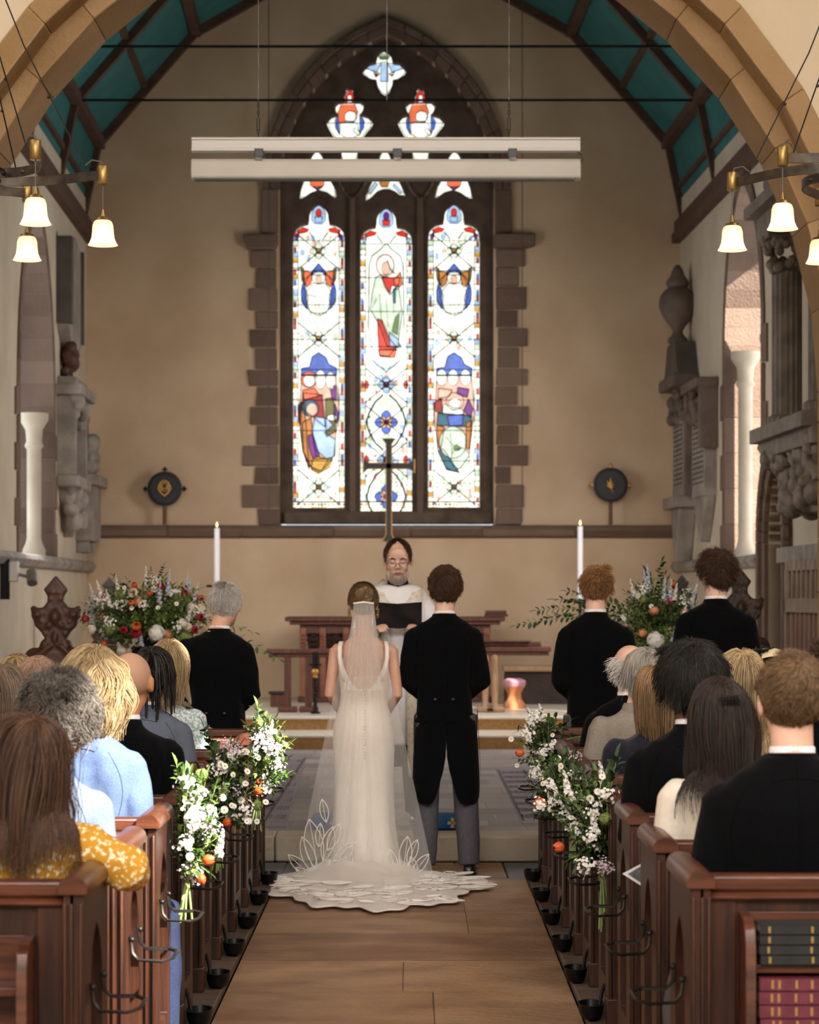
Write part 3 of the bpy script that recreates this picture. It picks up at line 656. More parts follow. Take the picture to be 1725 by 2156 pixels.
# nave shell out of frame: the south wall lets the sun in through added openings, shaped and placed to throw its patches
XS = 4.7
def sunhole(Xt, y0, y1, z0, z1):                  # wall opening whose beam falls on x=Xt over y0..y1, z0..z1
    t = (XS-Xt)/(-SUN_D.x); dy, dz = -SUN_D.y*t, -SUN_D.z*t
    c = [(y0+dy, z0+dz), (y1+dy, z0+dz), (y1+dy, z1+dz-.25), ((y0+y1)/2+dy, z1+dz), (y0+dy, z1+dz-.25)]; return c
hl = [sunhole(-.85, 6.95, 8.5, .03, 1.7), sunhole(-.85, 11.35, 12.5, .5, 1.25), sunhole(-.6, 15.3, 15.75, 1.55, 2.0), sunhole(-1.6, 12.1, 12.6, .8, 1.5)]
me = plate([(-4.2, 0), (15.4, 0), (15.4, 10.5), (-4.2, 10.5)], hl, 0, .01); me.transform(Matrix(((0, 1, 0, XS), (1, 0, 0, 0), (0, 0, 1, 0), (0, 0, 0, 1))))
struct(obj('wall_nave_south', me, PLASTER2, ang=0))
o = MB(); o.box(-6.3, -6.2, -4.2, 15.4, 0, 10.5); struct(obj('wall_nave_north', o, PLASTER2))
o = MB(); o.box(-6.2, XS, -4.3, -4.2, 0, 10.5); struct(obj('wall_nave_west', o, PLASTER2))
o = MB(); o.box(-6.3, XS+.1, -4.3, 15.4, 10.5, 10.6); struct(obj('ceiling', o, mat('dark nave roof', '#6b4d38', r=.8)))
# ------------------------------------------------------------------ fittings of the chancel
# projection screen hung on wires
Yp = 17.0; k = Yp/F
T = thing('projection_screen', 'long white rolled projection screen in its casing hung below a rail on wires', 'screen', P(812, 335, Yp))
x0, x1 = XP(404, Yp), XP(1222, Yp)
o = MB(); zt, zb = ZP(291, Yp), ZP(320, Yp); o.box(x0, x1, Yp-.03, Yp+.03, zb+.02, zt-.015); o.box(x0, x1, Yp-.045, Yp+.04, zt-.018, zt); o.box(x0, x1, Yp-.045, Yp+.04, zb, zb+.022); obj('rail', o, WHITEP, T, bevel=.004)
o = MB(); zt, zb = ZP(337, Yp), ZP(379, Yp); pr = [(-.06, zb+.02), (-.06, zt-.02), (-.045, zt), (.05, zt), (.06, zt-.02), (.06, zb+.012), (.05, zb+.006), (-.05, zb+.006)]
o.rings([[(X, Yp+a, b) for a, b in pr] for X in (x0, x1)]); obj('casing', o, WHITEP2, T, bevel=.003)
o = MB(); o.box(x0+.02, x1-.04, Yp-.045, Yp+.045, zb-.004, zb+.012); obj('bottom_bar', o, BLACKP, T)
for px in (546, 837, 1079):
    X = XP(px, Yp); o = MB(); o.box(X-.032, X+.032, Yp-.05, Yp+.02, ZP(333, Yp), ZP(315, Yp)); b = obj('bracket', o, BLACKP, T, bevel=.003)
    o = MB(); o.box(X-.025, X+.025, Yp-.064, Yp+.01, ZP(341, Yp), ZP(334, Yp)); obj('clamp_plate', o, IRONB, b)
for px, yt in ((544, 0), (815, 0), (1072, 0)):
    X = XP(px, Yp); o = MB(); zt = ZP(290, Yp); 
    for i in range(7):
        zz = zt+.02+i*.024+(.09 if i > 1 else 0); 
        o.tube([(X+(.008*cos(a) if i % 2 else 0), Yp+(0 if i % 2 else .008*cos(a)), zz+.014*sin(a)) for a in [2*pi*q/8 for q in range(8)]], .0028, 4, loop=True)
    o.tube([(X-.009, Yp, zt+.05), (X-.009, Yp, zt+.14), (X+.009, Yp, zt+.14), (X+.009, Yp, zt+.05)], .003, 4, loop=True)
    zr = 8.5 if px != 815 else 9.0; o.tube([(X, Yp, zt+.26), (X, Yp, zr)], .0035, 5); obj('suspension_wire', o, IRONB, T)
o = MB(); o.tube([P(1216, 318, Yp)+Vector((0, .03, 0)), P(1224, 326, Yp), P(1227, 336, Yp), P(1222, 342, Yp)+Vector((0, .03, 0))], .006, 6); obj('power_lead', o, CABLE, T)
# iron tie rods and cords
for s, lab in ((2.5, 'lower iron tie rod running straight across the chancel roof'), (5.0, 'upper iron tie rod running straight across the chancel roof')):
    a, b = CP(-3.36, 6.95, s), CP(3.36, 6.95, s); o = MB(); o.tube([a, b], .014, 6); ob = setorigin(obj('tie_rod', o, IRON), a); tag(ob, lab, 'tie rod')
for px, lab, ye, Y in ((566, 'thin grey cord hanging from the roof left of the east window', 1090, 27.7), (1100, 'thin grey cord hanging from the roof right of the east window', 1100, 27.6)):
    X = XP(px, Y); o = MB(); o.tube([(X, Y, ZP(ye, Y)), (X, Y, 8.85)], .006, 5); tag(setorigin(obj('hanging_cord', o, CABLE), (X, Y, ZP(ye, Y))), lab, 'cord')
# altar
ya = 26.5; za = .432
T = thing('altar', 'dark carved oak altar table with moulded top and arched side panels', 'altar', (XP(832, ya), ya+.4, za))
xl, xr = XP(600, ya), XP(1064, ya); zt = ZP(1299, ya)
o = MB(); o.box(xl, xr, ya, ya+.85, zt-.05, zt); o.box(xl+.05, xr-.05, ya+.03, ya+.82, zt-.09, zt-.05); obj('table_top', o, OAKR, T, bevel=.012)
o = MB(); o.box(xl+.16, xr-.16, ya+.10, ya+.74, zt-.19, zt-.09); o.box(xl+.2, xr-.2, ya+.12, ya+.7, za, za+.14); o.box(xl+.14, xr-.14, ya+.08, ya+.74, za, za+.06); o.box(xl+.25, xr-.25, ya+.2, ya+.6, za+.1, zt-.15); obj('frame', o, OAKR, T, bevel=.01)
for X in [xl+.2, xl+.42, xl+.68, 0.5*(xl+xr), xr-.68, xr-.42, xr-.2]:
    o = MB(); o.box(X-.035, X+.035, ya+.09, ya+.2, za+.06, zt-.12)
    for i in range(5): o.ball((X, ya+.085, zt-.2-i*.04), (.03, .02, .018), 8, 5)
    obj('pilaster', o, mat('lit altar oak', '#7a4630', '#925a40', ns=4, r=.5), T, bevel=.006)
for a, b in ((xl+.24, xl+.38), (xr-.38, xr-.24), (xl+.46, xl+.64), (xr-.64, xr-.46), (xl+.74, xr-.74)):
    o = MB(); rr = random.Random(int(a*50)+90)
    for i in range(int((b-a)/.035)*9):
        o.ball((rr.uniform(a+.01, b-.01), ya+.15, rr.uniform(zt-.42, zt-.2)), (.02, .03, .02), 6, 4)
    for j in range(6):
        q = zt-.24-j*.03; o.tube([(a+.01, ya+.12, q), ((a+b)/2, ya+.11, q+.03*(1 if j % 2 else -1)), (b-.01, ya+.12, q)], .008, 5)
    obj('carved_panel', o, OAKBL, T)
# bookrest on the altar
o = MB(); X = XP(1045, ya+.3); zq = zt
o.box(X-.13, X+.13, ya+.2, ya+.4, zq, zq+.03); o.box(X-.11, X+.11, ya+.22, ya+.4, zq+.03, zq+.045, M=None); o.box(X-.12, X+.12, ya+.36, ya+.4, zq+.03, zq+.07)
tag(setorigin(obj('book_rest', o, OAKR, bevel=.006), (X, ya+.3, zq)), 'low brown wooden book rest on the right end of the altar', 'book rest')
# altar cross
Yc = ya+.45; T = thing('altar_cross', 'tall black cross with gilt edges standing on the altar', 'cross', (XP(819, Yc), Yc, zt))
Xc = XP(819, Yc); zc = ZP(981, Yc); ztop = ZP(923, Yc)
def crossarm(o, w, l, e, y0, y1):
    hw = w/2
    o.prism([(Xc-hw, zc), (Xc+hw, zc), (Xc+hw, ztop-.06), (Xc+hw+e, ztop), (Xc-hw-e, ztop), (Xc-hw, ztop-.06)], y0, y1)
    o.prism([(Xc-hw, zc), (Xc+hw, zc), (Xc+hw, ZP(1125, Yc)), (Xc+hw+e, ZP(1140, Yc)), (Xc-hw-e, ZP(1140, Yc)), (Xc-hw, ZP(1125, Yc))], y0, y1)
    for s in (-1, 1):
        o.prism([(Xc, zc-hw), (Xc, zc+hw), (Xc+s*(l-.06), zc+hw), (Xc+s*l, zc+hw+e), (Xc+s*l, zc-hw-e), (Xc+s*(l-.06), zc-hw)], y0, y1)
o = MB(); crossarm(o, .075, .3, .05, Yc-.01, Yc+.03); obj('gilt_edge', o, GOLD, T, bevel=.004)
o = MB(); crossarm(o, .056, .285, .042, Yc-.02, Yc); obj('black_face', o, BLACKP, T)
o = MB(); o.lathe([(.16, 0), (.16, .03), (.1, .05), (.05, .09), (.03, .16), (.03, ZP(1136, Yc)-zt)], c=(Xc, Yc+.01, zt), n=16); obj('foot', o, GOLD, T)
# tall candles on floor stands
for px, py0, py1, lab, Y in ((457, 1111, 1232, 'tall white candle burning on a black stand left of the altar', 25.6), (1222, 1107, 1262, 'tall white candle burning on a black stand right of the altar', 25.6)):
    X = XP(px, Y); z1, z0 = ZP(py0, Y), ZP(py1, Y)
    T = thing('standing_candle', lab, 'candle', (X, Y, za), group='altar candles')
    o = MB(); o.lathe([(.032, z0-za), (.030, z1-za-.01), (.02, z1-za)], c=(X, Y, za), n=14); obj('candle', o, WAX, T)
    o = MB(); o.lathe([(.001, 0), (.008, .008), (.009, .02), (.004, .038), (.001, .05)], c=(X, Y, z1+.01), n=8); obj('flame', o, FLAME, T)
    o = MB(); o.tube([(X, Y, z1-.01), (X, Y, z1+.015)], .003, 5); obj('wick', o, BLACKP, T)
    o = MB(); o.lathe([(.001, -.05), (.04, -.045), (.1, -.01), (.11, 0), (.1, 0), (.03, -.02)], c=(X, Y, z0), n=18)
    for i in range(8): a = pi*i/4; o.ball((X+.1*cos(a), Y+.1*sin(a), z0-.01), .016, 6, 4)
    obj('drip_pan', o, IRON, T)
    o = MB(); o.lathe([(.14, 0), (.13, .02), (.04, .05), (.018, .12), (.016, .4), (.03, .42), (.016, .44), (.016, z0-za-.05)], c=(X, Y, za), n=14); obj('stand', o, IRON, T)
# round painted emblems on stems above the string course
for px, py, lab, kind in ((347, 1029, 'round black disc with gold interlaced monogram on a stem, left of window', 0), (1286, 1021, 'round black disc with gold leaf spray on a stem, right of window', 1)):
    Y = 27.82; X, zc = XP(px, Y), ZP(py, Y); T = thing('round_emblem', lab, 'emblem', (X, Y, 2.46), group='round emblems on the east wall')
    M = Matrix.Translation((X, Y, zc)) @ Matrix.Rotation(R(90), 4, 'X')
    o = MB(); o.lathe([(.2, -.02), (.205, 0), (.2, .02), (.175, .025), (.17, .015), (.001, .014)], n=36, M=M); obj('disc', o, mat('black lacquer', '#15161a', '#1d1f24', ns=20, r=.5), T)
    o = MB()
    for a in (0, 90, 180):
        c_, s_ = cos(R(a)), sin(R(a)); o.tube([(X+c_*.2, Y, zc+s_*.2), (X+c_*.235, Y, zc+s_*.235)], .012, 6); o.ball((X+c_*.24, Y, zc+s_*.24), .017, 8, 5)
        for t in (-1, 1): o.ball((X+c_*.225-t*s_*.022, Y, zc+s_*.225+t*c_*.022), .012, 6, 4)
    obj('finial', o, GOLD if kind else IRON, T)
    o = MB(); yy = Y-.03
    if kind == 0:
        o.tube([(X+.075*cos(a)*(1-.25*abs(sin(a))), yy, zc+.01+.085*sin(a)) for a in [2*pi*i/16 for i in range(16)]], .008, 5, loop=True)
        o.tube([(X-.05, yy, zc+.08), (X-.045, yy, zc-.04), (X, yy, zc-.09), (X+.05, yy, zc-.03), (X+.045, yy, zc+.08)], .009, 5)
        o.tube([(X+.03*cos(a), yy-.003, zc+.02+.05*sin(a)) for a in [2*pi*i/12 for i in range(12)]], .007, 5, loop=True); o.tube([(X-.06, yy, zc-.02), (X+.06, yy, zc+.03)], .007, 5)
    else:
        for a, L in ((90, .11), (60, .1), (122, .09), (40, .08), (145, .07)):
            c_, s_ = cos(R(a)), sin(R(a)); o.tube([(X+.01, yy, zc-.05), (X+c_*L*.5, yy, zc-.05+s_*L*.9), (X+c_*L, yy, zc-.05+s_*L*1.3)], [.004, .011, .002], 6)
        o.tube([(X+.01, yy, zc-.05), (X+.035, yy, zc-.1)], .006, 5); o.tube([(X+.01, yy, zc-.05), (X-.03, yy, zc-.09)], .005, 5)
    obj('gilt_motif', o, GOLD, T)
    o = MB(); o.tube([(X, Y+.01, 2.46), (X, Y+.01, zc-.2)], .021 if kind else .024, 8); obj('stem', o, mat('rust brown paint', '#6e4a36', r=.6), T)
# communion rail: two lengths with turned posts
Yr = 24.4
for a, b, lab, zr in ((562, 768, 'left length of dark wooden communion rail in front of the altar', 1.085), (925, 1160, 'right length of wooden communion rail with wide ledge, right of groom', 1.105)):
    x0, x1 = XP(a, Yr), XP(b, Yr); T = thing('communion_rail', lab, 'rail', ((x0+x1)/2, Yr, za))
    o = MB(); o.box(x0, x1, Yr-.06, Yr+.06, zr-.05, zr); o.box(x0+.02, x1-.02, Yr-.04, Yr+.04, zr-.09, zr-.05)
    if a > 900: o.box(x0, x1-.1, Yr-.02, Yr+.15, zr, zr+.05); o.box(x0+.03, x1-.2, Yr-.08, Yr+.2, zr+.05, zr+.065)
    obj('handrail', o, OAKR, T, bevel=.01)
    for px in ((606, 650) if a < 900 else (1022, 1042)):
        X = XP(px, Yr); o = MB(); o.box(X-.035, X+.035, Yr-.035, Yr+.035, za, zr-.08) if a < 900 else o.lathe([(.045, 0), (.045, .06), (.03, .1), (.035, .3), (.028, .5), (.045, .54), (.045, zr-za-.08)], c=(X, Yr, za), n=12); obj('post', o, OAKR if a < 900 else OAKP, T, bevel=.006)
        o = MB(); o.box(X-.1, X+.1, Yr-.07, Yr+.07, za, za+.06); obj('post_base', o, OAKR if a < 900 else OAKP, T, bevel=.02)
# twisted iron standard with gold knop
X, Y = XP(664, 24.1), 24.1; T = thing('iron_standard', 'thin twisted black iron standard with a gold knop beside the bride', 'standard', (X, Y, .432))
o = MB(); n = 40
for ph in (0, pi): o.tube([(X+.012*cos(ph+i*.8), Y+.012*sin(ph+i*.8), .45+i*.0088) for i in range(n)], .01, 5)
o.tube([(X, Y, .9), (X, Y, 1.06)], .03, 8); obj('shaft', o, IRON, T)
o = MB(); o.ball((X, Y, .86), (.04, .04, .035), 12, 8); o.ball((X, Y, .81), (.028, .028, .02), 10, 6); obj('knop', o, GOLD, T)
o = MB(); o.lathe([(.05, 0), (.05, .015), (.02, .03), (.012, .05)], c=(X, Y, .432), n=12)
for s in (-1, 1): o.tube([(X+s*.03, Y, .93), (X+s*.06, Y, .92), (X+s*.055, Y, .94)], .008, 5)
obj('foot', o, IRON, T)
# hour-glass stool, small box stool, dark bench
X, Y = XP(1083, 25.2), 25.2; T = thing('waisted_stool', 'hourglass shaped wooden stool with pinkish cushioned top, right of the rail', 'stool', (X, Y, za))
o = MB(); o.rings([superring(X, Y, za+zz, w, d, 20, .6) for zz, w, d in ((0, .12, .1), (.05, .118, .1), (.1, .08, .08), (.15, .07, .07), (.2, .09, .085), (.24, .115, .1))]); obj('body', o, mat('orange varnished wood', '#a8663d', '#bf7c50', ns=4, r=.35), T, ang=60)
o = MB(); o.rings([superring(X, Y, za+zz, w, d, 20, .6, tilt=.0) for zz, w, d in ((.235, .115, .1), (.27, .125, .11), (.3, .12, .1), (.32, .07, .06))]); obj('cushion', o, mat('mauve pink velvet', '#a5707c', '#b98592', ns=9, r=.7), T, ang=60)
X, Y = XP(584, 25.6), 25.6; T = thing('step_stool', 'small reddish wooden box stool on the sanctuary floor, far left of altar', 'stool', (X, Y, za))
o = MB(); o.box(X-.07, X+.07, Y-.08, Y+.08, za, za+.14); obj('body', o, OAKR, T, bevel=.006); o = MB(); o.box(X-.09, X+.09, Y-.1, Y+.1, za+.14, za+.165); obj('lid', o, OAKBL, T, bevel=.006)
Y = 26.2; x0, x1 = XP(1060, Y), XP(1300, Y); T = thing('sanctuary_bench', 'long low black oak bench against the wall behind the rail, right side', 'bench', ((x0+x1)/2, Y, za))
o = MB(); o.box(x0, x1, Y-.05, Y+.35, za+.36, za+.42); obj('seat', o, OAKP, T, bevel=.008)
o = MB(); o.box(x0+.02, x1-.02, Y, Y+.3, za, za+.36); obj('front_panel', o, OAKBL, T, bevel=.008)
# low dark strip of stall desks either side
def poppy(name, lab, px, pyt, pyb, Y, sc, col=OAKBL, grp='carved stall ends'):
    X = XP(px, Y); zt_ = ZP(pyt, Y); zb_ = .161; T = thing(name, lab, 'stall end', (X, Y, zb_), group=grp)
    o = MB(); h = zt_-zb_; w = .20*sc; ph = .82*sc; zz = zt_-ph
    o.box(X-w, X+w, Y-.04, Y+.04, zb_, zz+.02); o.box(X-w-.03, X+w+.03, Y-.055, Y+.055, zz-.05, zz); obj('end_panel', o, col, T, bevel=.01)
    o = MB(); B = lambda a, b, rx, ry, rz=None: o.ball((X+a*sc, Y, zt_-b*sc), (rx*sc, ry*sc, (rz or rx)*sc), 10, 7)
    o.prism([(X, zt_), (X-.085*sc, zt_-.10*sc), (X-.055*sc, zt_-.15*sc), (X-.06*sc, zt_-.24*sc), (X+.06*sc, zt_-.24*sc), (X+.055*sc, zt_-.15*sc), (X+.085*sc, zt_-.10*sc)], Y-.04, Y+.04)
    o.prism([(X-.17*sc, zt_-.23*sc), (X+.17*sc, zt_-.23*sc), (X+.15*sc, zt_-.36*sc), (X+.06*sc, zt_-.45*sc), (X+.06*sc, zt_-.6*sc), (X-.06*sc, zt_-.6*sc), (X-.06*sc, zt_-.45*sc), (X-.15*sc, zt_-.36*sc)], Y-.045, Y+.045)
    o.prism([(X-.1*sc, zt_-.55*sc), (X+.1*sc, zt_-.55*sc), (X+w, zz), (X-w, zz)], Y-.05, Y+.05)
    for s in (-1, 1):
        B(s*.13, .28, .05, .07); B(s*.16, .24, .025, .05); B(s*.15, .6, .085, .05); B(s*.15, .6, .05, .07); B(s*.08, .5, .04, .06); B(s*.07, .7, .06, .07); B(s*.05, .36, .035, .07); B(s*.17, .72, .045, .06)
        for i in range(4): B(s*(.02+.02*i), .12+.05*i, .022, .055)
        for i in range(5): B(s*(.10-.012*i), .33+.045*i, .022, .06)
        o.tube([(X+s*.03*sc, Y-.05, zt_-.5*sc), (X+s*.1*sc, Y-.05, zt_-.56*sc), (X+s*.2*sc, Y-.05, zt_-.6*sc), (X+s*.15*sc, Y-.05, zt_-.68*sc), (X+s*.11*sc, Y-.05, zt_-.62*sc)], .018*sc, 6)
    B(0, .3, .05, .09, .07); B(0, .45, .03, .07, .08); B(0, .7, .05, .08, .1); B(0, .03, .02, .03)
    me = remesh(o, .012, 1); obj('poppyhead', me, col, T, ang=70)
poppy('carved_stall_end', 'large carved dark oak poppyhead stall end at far left of chancel', 118, 1212, 0, 17.1, 1.0, mat('carved brown oak', '#432a1e', '#5e3d2c', ns=8, r=.5))
poppy('carved_stall_end', 'black carved poppyhead behind the left flower arrangement', 229, 1214, 0, 23.2, .8)
poppy('carved_stall_end', 'black carved poppyhead between the right flowers and tallest usher', 1437, 1208, 0, 22.8, .8)
poppy('carved_stall_end', 'black carved poppyhead half hidden behind the tallest usher', 1558, 1196, 0, 17.0, .95)
for s, a, b, lab in ((-1, -3.3, -2.75, 'dark oak choir stall along the left side of the chancel'), (1, 2.3, 2.85, 'dark oak choir stall along the right side of the chancel')):
    T = thing('choir_stall', lab, 'stall', ((a+b)/2, 19.5, .161)); o = MB(); xx = a if s < 0 else b-.08; o.box(xx, xx+.08, 17.4, 22.5, .161, 1.02); obj('backrest', o, OAKBL, T, bevel=.01)
    o = MB(); o.box(a, b, 17.45, 22.4, .55, .6); obj('seat', o, OAKBL, T, bevel=.01)
    o = MB(); xx = b-.06 if s < 0 else a; o.box(xx, xx+.06, 17.45, 22.3, .161, .98); o.box(xx-.12, xx+.16, 17.45, 22.3, .98, 1.01); obj('desk_front', o, OAKBL, T, bevel=.01)
# door and panelled screen on the right wall
M = wmat(WR); o = MB(); q = garch(5.75, 6.75, .1, 2.85); o.prism(q, .3, .36, M=M); struct(obj('door_1', o, OAKP, ang=20))
o = MB(); oo = garch(5.55, 6.95, .1, 3.15)
for i in range(len(q)-1): o.prism([q[i], q[i+1], oo[i+1], oo[i]], -.05, .3, M=M); 
oi = garch(5.66, 6.84, .1, 2.98)
for i in range(len(q)-1): o.prism([oi[i], oi[i+1], oo[i+1], oo[i]], -.09, 0, M=M)
struct(obj('trim_12', o, STONE, bevel=.012))
T = thing('panelled_screen', 'pale grey brown openwork wooden screen by the right chancel wall', 'screen', SW(WR, 8.8, -.18, .161))
SCRW = mat('weathered screen oak', '#8a7566', '#a08a7a', ns=5, r=.6); a, b = 7.6, 10.2; zt_, zm, zb_ = 1.93, 1.55, 1.12
o = MB(); Mb = lambda s0, s1, z0, z1, d0=-.2, d1=-.12, mm=0: o.box(s0, s1, d0, d1, z0, z1, M=M)
Mb(a, b, zt_-.09, zt_); Mb(a, b, zm-.06, zm+.06); Mb(a, b, 1.08, 1.17); Mb(a, a+.06, .161, zt_); Mb(b-.06, b, .161, zt_)
s = a+.12
while s < b: Mb(s, s+.045, zm, zt_); s += .2
obj('frame', o, SCRW, T, bevel=.008)
o = MB(); s = a+.1
while s < b-.1: Mb(s, s+.13, 1.1, zm, -.17, -.14); s += .19
Mb(a, b, .161, 1.08, -.18, -.13); obj('boards', o, mat('reddish screen boards', '#7c5a4a', '#8f6b59', ns=4, r=.6), T, bevel=.006)
o = MB(); Mb(a+.02, b-.02, .9, zt_-.02, -.12, -.1); obj('dark_backing', o, OAKBL, T)
# small fixtures on the far left
X, Y = XP(30, 20.6), 20.6
T = thing('wall_speaker', 'small white box speaker on a bracket, far left wall', 'speaker', (X, Y, 1.7)); o = MB(); o.box(X-.04, X+.04, Y-.05, Y+.05, 1.75, 1.93); obj('case', o, WHITEP, T, bevel=.015)
o = MB(); o.box(X-.12, X-.04, Y-.02, Y+.02, 1.6, 1.95); obj('bracket', o, IRON, T)
X = XP(66, Y); T = thing('wall_spotlight', 'small grey spotlight on an arm, far left wall', 'spotlight', (X, Y, 1.8)); o = MB(); o.tube([(X-.12, Y, 1.82), (X, Y, 1.79)], .015, 6); o.tube([(X, Y, 1.84), (X+.02, Y-.08, 1.74)], .045, 12); obj('lamp_head', o, mat('grey enamel', '#77746c', r=.4), T)
# ------------------------------------------------------------------ wall monuments
def monu(nm, lab, w, s0, s1, zb, zt, parts, dep=.14):
    T = thing(nm, lab, 'monument', SW(w, (s0+s1)/2, -dep/2, zb)); M = wmat(w)
    for pn, m, fn in parts:
        o = MB(); fn(o, M)
        if pn in ('scrolls', 'crest', 'bracket', 'figure', 'apron', 'frieze'): obj(pn, remesh(o, .018, 1), m, T, ang=60)
        else: obj(pn, o, m, T, bevel=.008 if pn != 'urn' else 0, ang=70 if pn == 'urn' else 40)
    return T
def bx(s0, s1, z0, z1, d): return lambda o, M: o.box(s0, s1, -d, 0, z0, z1, M=M)
def many(*fs): return lambda o, M: [f(o, M) for f in fs]
def pri(poly, d): return lambda o, M: o.prism(poly, -d, 0, M=M)
def blobs(s0, s1, z0, z1, d, n, r, seed):
    def f(o, M):
        rr = random.Random(seed)
        for i in range(n): o.ball((rr.uniform(s0, s1), -d*rr.uniform(.4, 1), rr.uniform(z0, z1)), r*rr.uniform(.6, 1.3), 8, 5, M=M)
    return f
def lines(s0, s1, z0, z1, d, seed):
    def f(o, M):
        rr = random.Random(seed); z_ = z1
        while z_ > z0:
            s = s0+rr.uniform(0, .04)
            while s < s1-.03: w_ = rr.uniform(.02, .06); o.box(s, min(s+w_, s1), -d-.003, -d+.002, z_, z_+.02, M=M); s += w_+.02
            z_ -= .055
    return f
Lw = WL
monu('wall_tablet', 'tall narrow dark grey slab monument high on the left wall', Lw, 1.75, 2.95, 4.2, 5.5, [('slab', GREYST, pri([(1.75, 4.35), (2.3, 4.2), (2.6, 4.3), (2.95, 4.5), (2.95, 5.35), (2.35, 5.5), (1.75, 5.4)], .13)), ('moulding', DKMARB, bx(2.85, 3.0, 4.5, 5.42, .17)), ('moulding', DKMARB, bx(1.7, 1.8, 4.4, 5.42, .16))])
monu('carved_wall_monument', 'ornate grey marble monument with crest and columns on left wall', Lw, 1.75, 2.95, 2.2, 4.25, [('tablet', DKMARB, bx(1.9, 2.8, 2.9, 3.75, .1)), ('column', GREYST, bx(1.75, 1.9, 2.9, 3.75, .2)), ('column', GREYST, bx(2.8, 2.95, 2.9, 3.75, .2)), ('cornice', GREYST, many(bx(1.65, 3.05, 3.75, 3.86, .28), bx(1.8, 2.9, 3.86, 3.95, .2))), ('crest', mat('dark painted stone', '#4a2c22', '#5d3a2d', ns=9, r=.6), blobs(2.2, 2.7, 3.98, 4.32, .12, 22, .07, 3)), ('scrolls', GREYST, blobs(1.75, 3.0, 3.5, 3.75, .22, 26, .07, 4)), ('apron', GREYST, many(bx(1.7, 3.0, 2.78, 2.9, .24), blobs(1.9, 2.8, 2.4, 2.8, .16, 30, .08, 5), pri([(1.9, 2.8), (2.35, 2.25), (2.8, 2.8)], .12)))])
monu('obelisk_monument', 'dark obelisk monument on a grey pedestal at the left corner', Lw, .15, 1.25, 2.15, 4.0, [('obelisk', DKMARB, pri([(.35, 3.0), (1.15, 3.0), (.95, 3.9), (.78, 4.0), (.6, 3.9)], .08)), ('figure', GREYST, many(blobs(.5, 1.0, 3.0, 3.45, .16, 16, .09, 6))), ('shelf', GREYST, bx(.1, 1.3, 2.88, 3.0, .26)), ('pedestal', GREYST, bx(.3, 1.15, 2.25, 2.88, .2)), ('foot', GREYST, many(bx(.35, .5, 2.12, 2.25, .14), bx(.95, 1.1, 2.12, 2.25, .14)))])
Rw = WR
monu('bust_monument', 'grey monument with urn above a dark plinth and lettered tablet, right corner', Rw, .35, 1.5, 2.25, 5.35, [
    ('urn', mat('brown grey stone', '#5f5149', '#75655b', ns=6, r=.7), lambda o, M: [o.lathe([(.10, 0), (.12, .03), (.11, .06), (.07, .1), (.055, .14), (.08, .19), (.13, .25), (.18, .33), (.21, .41), (.215, .47), (.2, .54), (.16, .6), (.11, .64), (.13, .67), (.135, .7), (.11, .74), (.08, .78), (.07, .82), (.05, .86), (.02, .9)], c=(.9, -.16, 4.5), n=32, M=M)]),
    ('plinth', DKMARB, pri([(.35, 4.12), (1.45, 4.12), (1.2, 4.5), (.6, 4.5)], .24)), ('frieze', mat('brown grey stone', '#5f5149'), many(bx(.3, 1.5, 3.98, 4.12, .3), blobs(.5, 1.4, 3.6, 3.95, .2, 26, .07, 8))),
    ('tablet', GREYST, bx(.5, 1.35, 2.75, 3.65, .16)), ('inscription', INC, lines(.56, 1.3, 2.85, 3.55, .16, 1)), ('shelf', GREYST, bx(.4, 1.45, 2.62, 2.75, .26)), ('bracket', GREYST, pri([(.55, 2.62), (1.3, 2.62), (1.1, 2.3), (.92, 2.0), (.75, 2.3)], .2))])
monu('lettered_tablet', 'second pale lettered tablet beside the right hand window', Rw, 1.7, 2.75, 2.3, 4.05, [
    ('frame', mat('brown grey stone', '#5f5149'), many(bx(1.65, 1.78, 2.75, 3.85, .2), bx(2.7, 2.82, 3.2, 3.95, .2), blobs(1.8, 2.7, 3.5, 3.85, .16, 22, .08, 9), bx(1.65, 2.85, 3.85, 3.95, .24))),
    ('tablet', GREYST, bx(1.78, 2.7, 2.7, 3.6, .13)), ('inscription', INC, lines(1.84, 2.64, 2.8, 3.5, .13, 2)), ('apron', GREYST, pri([(1.8, 2.7), (2.7, 2.7), (2.5, 2.45), (2.25, 2.2), (2.0, 2.45)], .12))])
BRST = mat('dusky brown alabaster', '#6b5f54', '#877a6c', ns=6, r=.6, bump=.3)
def fluted(s, z0, z1, r):
    def f(o, M):
        Rg = []
        for zz in (z0, z0+.08, z0+.1, z1-.32, z1-.3):
            rr_ = r*1.3 if zz < z0+.09 else r
            Rg.append([(s+(rr_*(1 if j % 2 else .88))*cos(2*pi*j/32), -.26+(rr_*(1 if j % 2 else .88))*sin(2*pi*j/32), zz) for j in range(32)])
        o.rings(Rg, M=M)
        rr = random.Random(4)
        for i in range(44): a = rr.uniform(0, 6.28); q = rr.random(); o.ball((s+(r+.05*q)*cos(a), -.26+(r+.05*q)*sin(a), z1-.3+.28*q), .045, 7, 5, M=M)
        o.box(s-r*1.5, s+r*1.5, -.26-r*1.5, 0, z1-.03, z1+.04, M=M)
    return f
